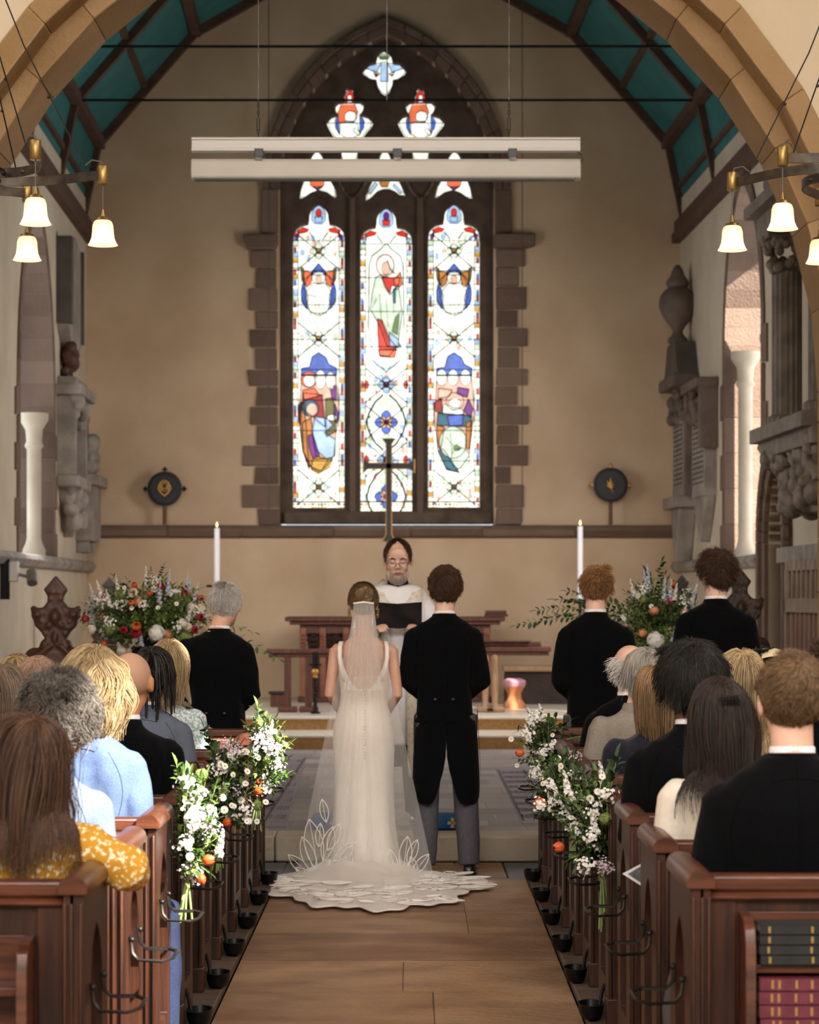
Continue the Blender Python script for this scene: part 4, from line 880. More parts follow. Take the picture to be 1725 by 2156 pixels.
monu('columned_monument', 'large brown alabaster monument with fluted columns and carved brackets, right edge', Rw, 7.7, 9.7, 2.25, 5.6, [
    ('column', BRST, fluted(8.05, 3.05, 4.65, .13)), ('column', BRST, fluted(9.6, 3.05, 4.65, .13)), ('backplate', mat('brown grey stone', '#5f5149'), bx(8.3, 9.4, 3.05, 4.6, .1)), ('tablet', GREYST, bx(8.4, 9.3, 3.1, 4.4, .14)),
    ('entablature', BRST, many(bx(7.7, 9.9, 4.66, 4.85, .45), bx(7.6, 10.0, 4.85, 4.95, .55))), ('crest', BRST, many(pri([(7.9, 4.95), (9.7, 4.95), (9.2, 5.35), (8.4, 5.35)], .2), blobs(7.7, 8.4, 4.95, 5.4, .35, 26, .1, 12))),
    ('base_shelf', BRST, many(bx(7.6, 9.9, 2.93, 3.05, .5), pri([(7.5, 2.9), (7.8, 2.8), (9.9, 2.8), (9.9, 2.95), (7.6, 2.95)], .42), blobs(7.7, 9.8, 2.7, 2.9, .4, 50, .08, 14))),
    ('bracket', BRST, many(blobs(8.0, 9.7, 2.35, 2.75, .35, 90, .085, 13), pri([(8.0, 2.8), (9.8, 2.8), (9.4, 2.3), (8.5, 2.3)], .25)))])
# pale splash of plaster panels behind the monuments are part of the wall; chandeliers next
BELL = bpy.data.materials.new('lit opal glass'); BELL.use_nodes = True; nt = BELL.node_tree; b = nt.nodes['Principled BSDF']
b.inputs['Base Color'].default_value = lin('#f5e2c4'); b.inputs['Roughness'].default_value = .3
tc = nt.nodes.new('ShaderNodeTexCoord'); sx = nt.nodes.new('ShaderNodeSeparateXYZ'); cr = nt.nodes.new('ShaderNodeValToRGB'); cr2 = nt.nodes.new('ShaderNodeMapRange')
nt.links.new(tc.outputs['Object'], sx.inputs[0]); nt.links.new(sx.outputs['Z'], cr2.inputs[0]); cr2.inputs[1].default_value = -.32; cr2.inputs[2].default_value = -.17
nt.links.new(cr2.outputs[0], cr.inputs[0]); cr.color_ramp.elements[0].position = .05; cr.color_ramp.elements[0].color = (1, .85, .6, 1); cr.color_ramp.elements[1].position = .95; cr.color_ramp.elements[1].color = (.62, .40, .22, 1)
e = cr.color_ramp.elements.new(.55); e.color = (1, .8, .52, 1)
nt.links.new(cr.outputs[0], b.inputs['Emission Color']); b.inputs['Emission Strength'].default_value = .66
def lamp_unit(T, x, y, z0, ang):
    o = MB(); o.lathe([(.023, .0), (.025, .004), (.025, .082), (.023, .086), (.008, .087)], c=(x, y, z0), n=18); c_ = obj('brass_cylinder', o, BRASS, T, world=False)
    o = MB(); o.tube([(x, y, z0), (x, y, z0-.135)], .003, 5)
    q = [(x, y, z0+.085), (x-.01*cos(ang), y-.01*sin(ang), z0+.105), (x-.05*cos(ang), y-.05*sin(ang), z0+.11), (x-.08*cos(ang), y-.08*sin(ang), z0+.085)]; o.tube(q, .0035, 5); obj('flex', o, CABLE, T, world=False)
    o = MB(); o.lathe([(.005, .02), (.009, 0), (.012, -.012), (.032, -.02), (.036, -.03)], c=(x, y, z0-.135), n=16); obj('gallery', o, BRASS, T, world=False)
    o = MB(); o.lathe([(.034, -.165), (.042, -.172), (.048, -.19), (.050, -.22), (.053, -.245), (.062, -.268), (.069, -.278), (.066, -.279), (.058, -.268), (.048, -.24), (.045, -.19)], c=(0, 0, 0), n=26, caps=(0, 0))
    s_ = obj('bell_shade', o, BELL, T, world=False, ang=60); s_.location = (x, y, z0)
def chandelier(lab, cx, cy, zc, ang0):
    T = thing('chandelier', lab, 'chandelier', (cx, cy, zc), group='iron ring chandeliers')
    for i in range(6):
        a = ang0+i*pi/3; r = .65; x, y = r*cos(a), r*sin(a); lamp_unit(T, x, y, 0, a)
        o = MB(); pts = []
        for t in range(13):
            u = t/12; rr_ = r-.02+(.20-r)*u; aa = a+1.15*sin(u*pi/2)*u**.6; pts.append((rr_*cos(aa)+0.0, rr_*sin(aa), .04+.0*u))
        V = []; 
        for j, p in enumerate(pts):
            q = pts[min(j+1, 12)]; q0 = pts[max(j-1, 0)]; d = Vector(q)-Vector(q0); nrm = Vector((-d.y, d.x, 0)).normalized()*.004; p = Vector(p)
            V.append([p+nrm+Vector((0, 0, .022)), p-nrm+Vector((0, 0, .022)), p-nrm-Vector((0, 0, .022)), p+nrm-Vector((0, 0, .022))])
        o.rings(V); o.ball(Vector(pts[9])+Vector((0, 0, 0)), (.014, .014, .014), 8, 5); obj('iron_arm', o, mat('wrought iron band', '#4d4338', '#2c2622', ns=14, r=.45, m=.6), T, world=False, bevel=.001)
        o = MB(); o.tube([(x-.075*cos(a), y-.075*sin(a), .07), (x*.45, y*.45, .62), (0, 0, 1.35)], .0035, 5)
        o.ball((x*.62, y*.62, .39), .008, 6, 4); obj('suspension_wire', o, IRON, T, world=False)
    o = MB(); o.tube([(.2*cos(q), .2*sin(q), .04) for q in [2*pi*i/24 for i in range(24)]], .012, 6, loop=True); obj('inner_ring', o, IRON, T, world=False)
    o = MB(); o.tube([(0, 0, 1.33), (0, 0, 6.8)], .006, 6); obj('drop_rod', o, IRON, T, world=False)
    return T
zl = ZP(337, 10.26)
chandelier('iron ring chandelier with glowing bell shades hanging at upper left', -2.05, 10.75, zl, R(-49+0))
chandelier('iron ring chandelier with glowing bell shades hanging at upper right', 2.12, 10.9, zl+.01, R(162))
# ------------------------------------------------------------------ pews
PITCH = .87; YL0, YR0 = 6.17, 6.30; XL, XR = -.85, .74; ZF = .03
def pew(name, lab, sgn, length, shelf=False):     # local: aisle end face at x=0, pew runs to x=sgn*length, rear edge y=0, floor z=0
    T = thing(name, lab, 'pew'); S = lambda x: sgn*x; H_ = .905-ZF
    def bxx(o, a, b, *r): o.box(min(S(a), S(b)), max(S(a), S(b)), *r)
    # end panel with sunk pointed panel
    o = MB(); hole = garch(.13, .36, .16, H_-.14, 6)
    me = plate([(0, 0), (.46, 0), (.46, .30), (.485, .36), (.485, H_-.03), (.46, H_-.02), (0, H_-.02)], [hole], 0, .036)
    me.transform(Matrix(((0, sgn, 0, 0), (1, 0, 0, 0), (0, 0, 1, 0), (0, 0, 0, 1))))
    bm = bmesh.new(); bm.from_mesh(me)
    def addb(x0, x1, y0, y1, z0, z1):
        q = MB(); q.box(min(S(x0), S(x1)), max(S(x0), S(x1)), y0, y1, z0, z1); m2 = q.mesh(); bm.from_mesh(m2)
    addb(.024, .055, .0, .46, 0, H_-.02)
    for x in (.004, .028, .045): addb(x, x+.010, -.010, .004, .05, H_-.06)
    addb(-.008, .064, -.012, .04, 0, .10); bm.to_mesh(me)
    e = obj('end_panel', me, WOOD, T, ang=30, bevel=.004, world=False)
    o = MB(); Rg = []
    for y in (-.014, 0, .47, .495):
        f = .9 if y in (-.014, .495) else 1; Rg.append([(S(.028+.041*f*cos(a)), y, H_-.022+.034*f*sin(a)) for a in [pi*i/8 for i in range(9)]]+[(S(.028-.041*f), y, H_-.036), (S(.028+.041*f), y, H_-.036)])
    o.rings(Rg); obj('end_capping', o, WOODL, e, world=False, ang=50)
    # back
    o = MB(); bxx(o, .05, length, .05, .10, H_-.055, H_-.005); bxx(o, .05, length, .035, .10, H_-.075, H_-.052); obj('top_rail', o, WOODL, T, world=False, bevel=.012)
    o = MB(); x = .05
    while x < length-.01: w = min(.95, length-x); bxx(o, x, x+w-.003, .062, .082, .12, H_-.06); x += w
    bxx(o, .05, .13, .052, .09, .02, H_-.06); bxx(o, .05, length, .052, .088, .02, .14); obj('backrest', o, WOOD, T, world=False, bevel=.004)
    o = MB(); bxx(o, .05, length, .08, .45, .40, .43); bxx(o, .05, length, .4, .43, .1, .40); obj('seat', o, WOODL, T, world=False, bevel=.008)
    o = MB(); bxx(o, .14, length, -.14, .055, H_-.30, H_-.28); bxx(o, .14, length, -.14, -.125, H_-.30, H_-.255) if not shelf else None
    if shelf:
        o = MB(); zz = (.675, .50) if shelf == 2 else (.635, .3)
        for q in zz: bxx(o, .16, length, -.06, .055, q-.022-ZF, q-ZF)
        h0 = .80-ZF if shelf == 2 else .755-ZF
        xu = .135; o.add([(S(a), y, z_) for a in (xu, xu+.028) for y, z_ in ((.055, h0), (-.03, h0-.005), (-.075, h0-.03), (-.09, h0-.08), (-.09, .02), (.055, .02))], [(0, 1, 2, 3, 4, 5), (11, 10, 9, 8, 7, 6)]+[(i, i+6, (i+1) % 6+6, (i+1) % 6) for i in range(6)])
        bxx(o, .16, length, .049, .053, .02, h0)
    obj('book_shelf', o, WOODL, T, world=False, bevel=.004)
    # umbrella ring and drip pan
    o = MB(); z0 = .52; y0 = .1; pts = [(S(-.005), y0, z0+.07), (S(-.012), y0, z0+.02), (S(-.03), y0-.01, z0), (S(-.10), y0-.01, z0-.004), (S(-.13), y0+.03, z0), (S(-.13), y0+.17, z0), (S(-.10), y0+.22, z0), (S(-.03), y0+.22, z0), (S(-.01), y0+.22, z0+.02), (S(-.005), y0+.22, z0+.07)]
    o.tube(pts, .0075, 6, flat=.7); o.ball((S(-.01), y0, z0+.06), .0095, 8, 5); o.ball((S(-.01), y0+.22, z0+.06), .0095, 8, 5); obj('umbrella_ring', o, mat('worn black iron', '#1b1a1a', '#3a3733', ns=14, r=.4, m=.7), T, world=False)
    o = MB(); n = 20; Rg = []
    for f, zz in ((.75, .0), (.92, .02), (1.0, .05), (1.03, .055), (.93, .055), (.8, .02)):
        Rg.append([(S(-.055-.05*f*cos(a)*1.0), y0+.03+.085*f*sin(a), .008+zz) for a in [2*pi*i/n for i in range(n)]])
    o.rings(Rg); o.tube([(S(-.02), y0+.06, .05), (S(-.01), y0+.07, .10), (S(.0), y0+.07, .13)], .008, 6); obj('drip_pan', o, IRON, T, world=False)
    return T
PEWN = ['nearest', 'second', 'third', 'fourth', 'fifth', 'sixth', 'seventh', 'eighth', 'front']
WHOL = ['behind the girl in mustard floral dress', 'behind the man with curly grey hair', 'behind the blond man in light blue', 'behind the bald man in black', 'just ahead of the bald man', 'behind the man with dark braids', 'behind the woman in pale brocade', 'ahead of the woman in pale brocade', 'behind the white haired man standing']
WHOR = ['with hymn books on its back shelves', 'behind the woman in the cream top', 'behind the black haired man', 'just ahead of the black haired man', 'behind the woman with straight bob', 'behind the grey haired woman in taupe', 'behind the balding white haired man', 'ahead of the balding white haired man', 'behind the standing red haired usher']
pl = pew('pew', '', -1, 2.6); pr_ = pew('pew', '', 1, 2.6); prs = pew('pew', '', 1, 2.4, shelf=2); pls = pew('pew', '', -1, 2.6, shelf=1)
for k in range(1, 9):
    o = pl if k == 1 else duptree(pl); o.location = (XL, YL0+PITCH*k, ZF)
    tag(o, '%s varnished pine pew of the left block, %s' % (PEWN[k], WHOL[k]), 'pew', 'pews of the left block')
for k in range(1, 9):
    o = pr_ if k == 1 else duptree(pr_); o.location = (XR, YR0+PITCH*k, ZF)
    tag(o, '%s varnished pine pew of the right block, %s' % (PEWN[k], WHOR[k]), 'pew', 'pews of the right block')
pls.location = (XL, YL0, ZF); tag(pls, 'nearest varnished pine pew of the left block, with an empty book shelf', 'pew', 'pews of the left block')
prs.location = (XR, YR0, ZF); tag(prs, 'nearest varnished pine pew of the right block, with hymn books on its shelves', 'pew', 'pews of the right block')
for s, X, lab in ((-1, XL, 'low panelled pine kneeling desk in front of the left pew block'), (1, XR, 'low panelled pine kneeling desk in front of the right pew block')):
    T = thing('kneeling_desk', lab, 'kneeling desk', (X, 13.66, ZF)); o = MB(); a, b = sorted((0, s*2.5)); o.box(a, b, 0, .03, 0, .62); o.box(a, b, -.03, .05, .62, .65); obj('panel', o, WOOD, T, world=False, bevel=.006)
    T.location.y = 13.79
# hymn books on the right hand shelves
BKB = mat('black book cloth', '#131517', '#1d2022', ns=40, r=.6); BKR = mat('maroon book cloth', '#5c1f30', '#6e2a3c', ns=40, r=.6); PAGES = mat('book pages', '#cfc3a6', r=.9); GILT = mat('gilt tooling', '#b99a5a', r=.4, m=.5)
def book(name, lab, x0, w, z0, h, m, grp, bandx):
    T = thing(name, lab, 'book', (x0+w/2, YR0+.01, z0), group=grp); y0 = YR0-.075
    o = MB(); o.box(x0, x0+w, y0, y0+.006, z0, z0+h); o.box(x0, x0+w, y0, y0+.11, z0, z0+.003); o.box(x0, x0+w, y0, y0+.11, z0+h-.003, z0+h); obj('cover', o, m, T, bevel=.0015)
    o = MB(); o.box(x0+.004, x0+w-.004, y0+.005, y0+.105, z0+.003, z0+h-.003); obj('pages', o, PAGES, T)
    for b in bandx: o = MB(); o.box(x0+w*b, x0+w*b+.006, y0-.0006, y0, z0+h*.2, z0+h*.85); obj('spine_band', o, GILT, T)
for col in range(2):
    for i in range(4): book('hymn_book', '%s black hymn book of the %s stack on the upper shelf' % (('lowest', 'second lowest', 'second highest', 'topmost')[i], ('left', 'right')[col]), XR+.17+col*.235+rr.uniform(0, .006), .225, .676+i*.0265, .0255, BKB, 'black hymn books on the upper shelf', (.10, .60, .86))
    for i in range(4): book('hymn_book', '%s maroon hymn book of the %s stack on the lower shelf' % (('lowest', 'second lowest', 'second highest', 'topmost')[i], ('left', 'right')[col]), XR+.17+col*.235+rr.uniform(0, .006), .225, .501+i*.0355, .034, BKR, 'maroon hymn books on the lower shelf', (.14, .22, .42, .6))
# order of service leaflet sticking out of the second pew, white hook rings on the left ends
Y = 7.75; q = [P(1311, 1840, Y), P(1352, 1818, Y), P(1395, 1845, Y), P(1352, 1866, Y)]
o = MB(); o.add([(a.x, a.y+d, a.z) for d in (0, .004) for a in q], [(0, 1, 2, 3), (4, 5, 6, 7), (0, 1, 5, 4), (1, 2, 6, 5), (2, 3, 7, 6), (3, 0, 4, 7)])
T = thing('order_of_service', 'printed order of service card poking into the aisle from a right pew', 'leaflet', q[0]); obj('card', o, SHIRT, T)
o = MB(); q2 = [P(1322, 1840, Y-.002), P(1350, 1824, Y-.002), P(1390, 1846, Y-.002), P(1352, 1860, Y-.002)]; o.add(q2, [(0, 1, 2, 3)]); obj('printed_picture', o, mat('grey print', '#4d4f58', '#6c6e76', ns=60, r=.8), T)
# blue kneelers with crosses at the chancel step
KB = mat('blue tapestry', '#24507f', '#356a9c', ns=120, r=.95, bump=.3, bs=200); KG = mat('gold tapestry', '#c9b98a', '#b5a273', ns=90, r=.95)
for px, lab, w in ((952, 'blue tapestry kneeler with a pale cross on the step behind the groom', .17), (706, 'blue grey tapestry kneeler on the step behind the bride', .15)):
    Y = 15.05; X = XP(px, Y); T = thing('kneeler', lab, 'kneeler', (X, Y, .161)); Rg = []
    o = MB(); o.box(X-w, X+w, Y-.13, Y+.13, .161, .255); me = modmesh(o.mesh(), [('BEVEL', dict(width=.035, segments=4))]); obj('cushion', me, KB, T, ang=60)
    o = MB(); zz = .21; y = Y-.1312
    for a in range(4):
        c_, s_ = cos(pi/2*a), sin(pi/2*a); o.add([(X+c_*p-s_*r_, y, zz+s_*p+c_*r_) for p, r_ in ((.0, -.005), (.022, -.009), (.03, -.012), (.03, .012), (.022, .009), (0, .005))], [(0, 1, 2, 3, 4, 5)])
    obj('cross_emblem', o, KG, T, ang=0)
# ------------------------------------------------------------------ people
from mathutils.bvhtree import BVHTree
def seamm(m):
    k_ = m.name+' seam'
    if k_ in MATS: return MATS[k_]
    c = m.copy(); c.name = k_; b = c.node_tree.nodes['Principled BSDF']
    for l_ in list(b.inputs['Base Color'].links): c.node_tree.links.remove(l_)
    v = m.node_tree.nodes['Principled BSDF'].inputs['Base Color'].default_value; b.inputs['Base Color'].default_value = (v[0]*.45, v[1]*.45, v[2]*.45, 1); MATS[k_] = c; return c
def headparts(o, M, ears=1, nose=1):
    B = lambda c, r: o.ball(c, r, 18, 12, M=M)
    B((0, -.012, .030), (.076, .097, .088)); B((0, .022, -.030), (.060, .068, .080)); B((0, .058, -.082), (.030, .026, .026))
    B((0, .066, .052), (.052, .026, .04)); B((0, .0, -.06), (.056, .06, .045))
    o.tube([M @ Vector(p) for p in ((0, .086, .022), (0, .103, -.006), (0, .108, -.016))], [.008, .011, .012], 8)
    for s in (-1, 1): B((s*.012, .096, -.018), (.009, .010, .008)); B((s*.032, .078, .036), (.024, .012, .008)); B((s*.036, .062, -.02), (.022, .024, .02))
    o.tube([M @ Vector(p) for p in ((-.022, .084, -.048), (0, .094, -.045), (.022, .084, -.048))], [.004, .0065, .004], 6)
    o.tube([M @ Vector(p) for p in ((-.019, .083, -.056), (0, .091, -.058), (.019, .083, -.056))], [.004, .0065, .004], 6)
    if ears:
        for s in (-1, 1):
            o.ball((s*.080, -.012, -.004), (.010, .019, .031), 10, 8, M=M); o.ball((s*.078, -.006, -.024), (.008, .012, .014), 8, 6, M=M)
            o.tube([M @ Vector((s*(.082+.006*sin(a)), -.010-.018*cos(a), -.002+.028*sin(a))) for a in [R(q) for q in range(-60, 200, 30)]], .0045, 5)
def hand(o, wrist, d, n, sc=1.0, curl=.5, thumb=1):     # wrist point, finger direction, palm normal (the way fingers curl)
    d = Vector(d).normalized(); n = Vector(n); n = (n-d*n.dot(d)).normalized(); s = d.cross(n)*thumb; w = Vector(wrist)
    o.rings([[w+d*t*sc+s*(hw*cos(a)*sc)+n*(ht*sin(a)*sc) for a in [2*pi*i/12 for i in range(12)]] for t, hw, ht in ((-.02, .024, .019), (.01, .030, .017), (.05, .040, .015), (.085, .040, .013), (.095, .034, .009))])
    for i, (off, L) in enumerate(((.031, .072), (.011, .080), (-.010, .074), (-.030, .058))):
        p = w+(d*.082+s*off)*sc; dd = d; pts = [p]
        for j, f in enumerate((.42, .32, .26)):
            a = curl*(.75+.25*j); dd = (dd*cos(a)+n*sin(a)).normalized(); nn = (n*cos(a)-d*sin(a)); p = p+dd*L*f*sc; pts.append(p); n2 = nn
        o.tube(pts, [.0095*sc, .0088*sc, .008*sc, .0066*sc], 8); o.ball(pts[-1], .0066*sc, 6, 5)
    p = w+(d*.02+s*.026)*sc; q = p+(d*.03+s*.028+n*.012)*sc; r_ = q+(d*.032+s*.010+n*.016)*sc; o.tube([p, q, r_, r_+(d*.022+n*.008)*sc], [.013*sc, .0115*sc, .010*sc, .0075*sc], 8)
def hmat(T_head, yaw=0, pitch=0, roll=0, sc=1.0):
    return Matrix.Translation(T_head) @ Matrix.Rotation(R(yaw), 4, 'Z') @ Matrix.Rotation(R(pitch), 4, 'X') @ Matrix.Rotation(R(roll), 4, 'Y') @ Matrix.Scale(sc, 4)
TORSO_M = [(.93, .165, .115, 0), (1.02, .16, .112, 0), (1.10, .152, .108, 0), (1.2, .165, .115, 0), (1.3, .185, .12, -.005), (1.38, .198, .112, -.01), (1.43, .195, .095, -.012), (1.47, .155, .078, -.012), (1.50, .098, .066, -.008), (1.525, .066, .06, -.004)]
TORSO_F = [(.93, .17, .12, 0), (1.02, .145, .105, 0), (1.10, .128, .095, 0), (1.2, .138, .10, 0), (1.3, .15, .11, 0), (1.38, .165, .10, -.008), (1.43, .165, .085, -.01), (1.46, .13, .068, -.01), (1.49, .08, .056, -.006), (1.52, .05, .05, 0)]
ARMS = {'front': ((.185, -.005, 1.402), (.226, -.045, 1.14), (.10, .20, 1.03), (.04, .235, 1.02)), 'lap': ((.185, 0, 1.402), (.222, -.02, 1.14), (.13, .20, 1.0), (.06, .25, .99)), 'side': ((.205, 0, 1.41), (.255, -.015, 1.12), (.25, .06, .88), (.245, .08, .80)),
        'wide': ((.205, 0, 1.41), (.31, .02, 1.15), (.22, .22, 1.02), (.1, .27, 1.02))}
def person(label, x, y, ztop, Ht, sit=False, fem=False, yaw=0, head=(0, 0, 0), hd=(0, 0), skin=SKIN, coat=None, coatp={}, arms='lap', armsL=None, legs=None, hs=1.0, voxel=.011, lean=0, name='person', zfloor=0, hemz=.93, collar=True, shirt=True, group=None, handcurl=.5, legm=None, shoes=True, widen=1.0, wr=.011, curlz=None):
    S = Ht/1.8; z0 = ztop-Ht
    T = thing(name, label, 'person', (x, y, z0 if sit else zfloor), group=group, rz=R(yaw))
    if sit: pass
    else: S = (ztop-zfloor)/1.8; z0 = zfloor
    G = Matrix.Scale(S, 4); HM = G @ hmat(Vector((hd[0], .018+hd[1], 1.682-(.0 if fem else .014))), *head, hs*(1.0 if fem else 1.05))
    tors = TORSO_F if fem else TORSO_M; wf = widen*(.9 if fem else 1)
    LN = Matrix.Rotation(R(-lean), 4, 'X')
    V = lambda p: G @ Vector(p)
    def arm(s, mode):
        A = ARMS[mode] if isinstance(mode, str) else mode
        return [V((s*p[0]*wf, p[1], p[2])) for p in A]
    AM_ = {-1: arm(-1, armsL or arms), 1: arm(1, arms)}
    o = MB(); headparts(o, HM)
    nk = .052 if fem else .06
    o.tube([V((0, -.012, 1.44)), V((hd[0]*.3, -.004+hd[1]*.3, 1.54)), V((hd[0]*.8, .008+hd[1]*.7, 1.63))], [nk*1.25*S, nk*S, nk*S], 14)
    o.rings([[V(p) for p in superring(0, cy, z, hx*(.86 if coat is None else .82)*wf, hy*.84)] for z, hx, hy, cy in tors])
    for s in (-1, 1):
        a = AM_[s]; rr_ = (.038, .034, .024, .022) if fem else (.038, .036, .028, .025)
        o.tube(a, [q*S for q in rr_], 10); o.ball(a[0]+V((-s*.02, 0, -.01)), (.046*S,)*3) if coat is None else o.ball(a[0]+V((-s*.03, 0, -.02)), (.036*S,)*3)
        d = (a[3]-a[2]).normalized(); hand(o, a[3], d+Vector((0, .2, -.25)), Vector((-s*.3, .1, -1)), S*.95, handcurl, thumb=-s)
    zk = (.52-z0)/S if sit else None
    L = {}
    for s in (-1, 1):
        if sit: pts = [(s*.10, 0, (.54-z0)/S), (s*.11, .18, (.53-z0)/S), (s*.12, .34, (.52-z0)/S), (s*.12, .36, (.30-z0)/S), (s*.12, .31, (.12-z0)/S)]
        else: pts = [(s*.095, 0, .94), (s*.10, .005, .72), (s*.10, .01, .5), (s*.105, -.01, .28), (s*.11, -.02, .09)]
        if legs: pts = legs(s, pts)
        L[s] = [V(p) for p in pts]; o.tube(L[s], [q*S for q in (.088, .075, .052, .05, .036)], 12)
        f = L[s][-1]; o.tube([f+V((0, -.03, -.05)), f+V((s*.02, .08, -.055)), f+V((s*.03, .15, -.065))], [.036*S, .036*S, .026*S], 8)
    me = remesh(o, voxel, 2); obj('body', me, skin, T, ang=180, world=False)
    P_ = dict(HM=HM, G=G, S=S, AM=AM_, L=L, z0=z0, T=T, V=V, wf=wf)
    for s in (-1, 1):
        e = MB(); e.ball((s*.031, .0765, .012), (.0125, .0125, .0105), 12, 8, M=HM); eo = obj('eye', e, mat('eye white', '#dcd6cf', r=.2), T, world=False, ang=180)
        e = MB(); e.ball((s*.031, .0865, .011), (.0055, .004, .0055), 10, 6, M=HM); obj('iris', e, mat('dark iris', '#2a211c', r=.2), eo, world=False, ang=180)
    if coat:
        o = MB(); f = coatp.get('f', 1.0); hz = hemz
        tt = [(z, hx*1.03*f, hy*1.06*f, cy) for z, hx, hy, cy in tors if z >= hz-.001]
        if hz < .93: tt = [(hz, .185*f, .13*f, -.0), ((hz+.93)/2, .18*f, .13*f, 0), (.93, .172*f, .124*f, 0)]+tt[1:]
        o.rings([[V(p) for p in superring(0, cy, z, hx*wf, hy)] for z, hx, hy, cy in tt])
        ar = coatp.get('arm', (.062, .055, .046, .042))
        for s in (-1, 1):
            a = AM_[s]; e = a[1].lerp(a[0], .5); o.tube([a[0]+V((-s*.01, 0, .0)), e, a[1], a[2].lerp(a[1], .5), a[2]], [ar[0]*S, ar[0]*.95*S, ar[1]*S, (ar[1]+ar[2])/2*S, ar[2]*S], 14); o.ball(a[0]+V((-s*.014, 0, -.006)), (ar[0]*.98*S,)*3)
        me = remesh(o, voxel, 3, (wr, (7, 7, 3.2), x*7+y)); c = obj('jacket' if not fem else 'top', me, coat, T, ang=180, world=False)
        if not fem and coat is not CREAMC:
            bv = BVHTree.FromPolygons([v.co.copy() for v in me.vertices], [tuple(f.vertices) for f in me.polygons])
            def cast(x_, z_):
                h = bv.ray_cast(V((x_, -1, z_)), Vector((0, 1, 0))); return h[0]+Vector((0, -.0005, 0)) if h[0] else None
            q = MB()
            lines_ = [[(0, hz+.02+(1.485-hz)*t/14) for t in range(15)]]+[[(s*(.150+.022*sin(pi*t/9)-.03*(t/9)**3)*wf, 1.22+.235*t/9) for t in range(10)] for s in (-1, 1)]+[[(x_/10*.075, 1.468-.012*(x_/10)**2) for x_ in range(-10, 11)]]
            for ln in lines_:
                pp = [cast(*c_) for c_ in ln]; pp = [c_ for c_ in pp if c_]
                if len(pp) > 2: q.tube(pp, .0016, 4)
            obj('seams', q, seamm(coat), c, world=False, ang=0)
        if collar:
            q = MB(); Rg = []
            for zz, rx, ry, ti in ((1.478, .088, .078, -.012), (1.505, .078, .07, -.008), (1.528, .070, .064, -.004), (1.532, .066, .060, -.004), (1.50, .060, .055, -.004)): Rg.append([V(p) for p in superring(hd[0]*.25, -.006+hd[1]*.25, zz, rx, ry, 28, 1, ti)])
            q.rings(Rg, caps=(0, 0)); obj('coat_collar', q, coat, c, world=False, ang=180)
        if shirt:
            q = MB(); Rg = [[V(p) for p in superring(hd[0]*.3, -.004+hd[1]*.3, zz, rx, ry, 28, 1, -.004)] for zz, rx, ry in ((1.50, .064, .060), (1.545, .0635, .0595), (1.55, .061, .057), (1.51, .059, .055))]
            q.rings(Rg, caps=(0, 0)); obj('shirt_collar', q, SHIRT, T, world=False, ang=180)
        for s in (-1, 1):
            a = AM_[s]; q = MB(); q.tube([a[2].lerp(a[1], .08), a[2].lerp(a[3], .35)], [.036*S, .035*S], 12); obj('cuff', q, SHIRT if shirt else coat, T, world=False)
    if legm:
        o = MB()
        for s in (-1, 1): o.tube(L[s][:4]+[L[s][4]+V((0, 0, -.03))], [q*S for q in (.092, .088, .076, .072, .066)], 14)
        if sit: o.rings([[V(p) for p in superring(0, 0, (zz-z0)/S, .17, .13)] for zz in (.47, .53, .62)])
        else: o.rings([[V(p) for p in superring(0, 0, zz, .152, .10)] for zz in (.82, .92, .98)])
        obj('trousers', remesh(o, .012, 3, (.006, (8, 8, 4), x)), legm, T, ang=180, world=False)
    if shoes:
        for s in (-1, 1):
            f = L[s][-1]; o = MB(); Rg = []
            for yy, w, h in ((-.065, .02, .05), (-.05, .034, .07), (0, .038, .085), (.06, .042, .065), (.13, .045, .045), (.18, .036, .035), (.205, .014, .022)):
                Rg.append([f+V((s*.02*(yy+.05)/.2+w*cos(a), yy, -.09+max(0, h*(.5+.5*sin(a))*1.0))) for a in [2*pi*i/14 for i in range(14)]])
            o.rings(Rg); obj('shoe', o, SHOE, T, world=False, ang=60)
    return P_
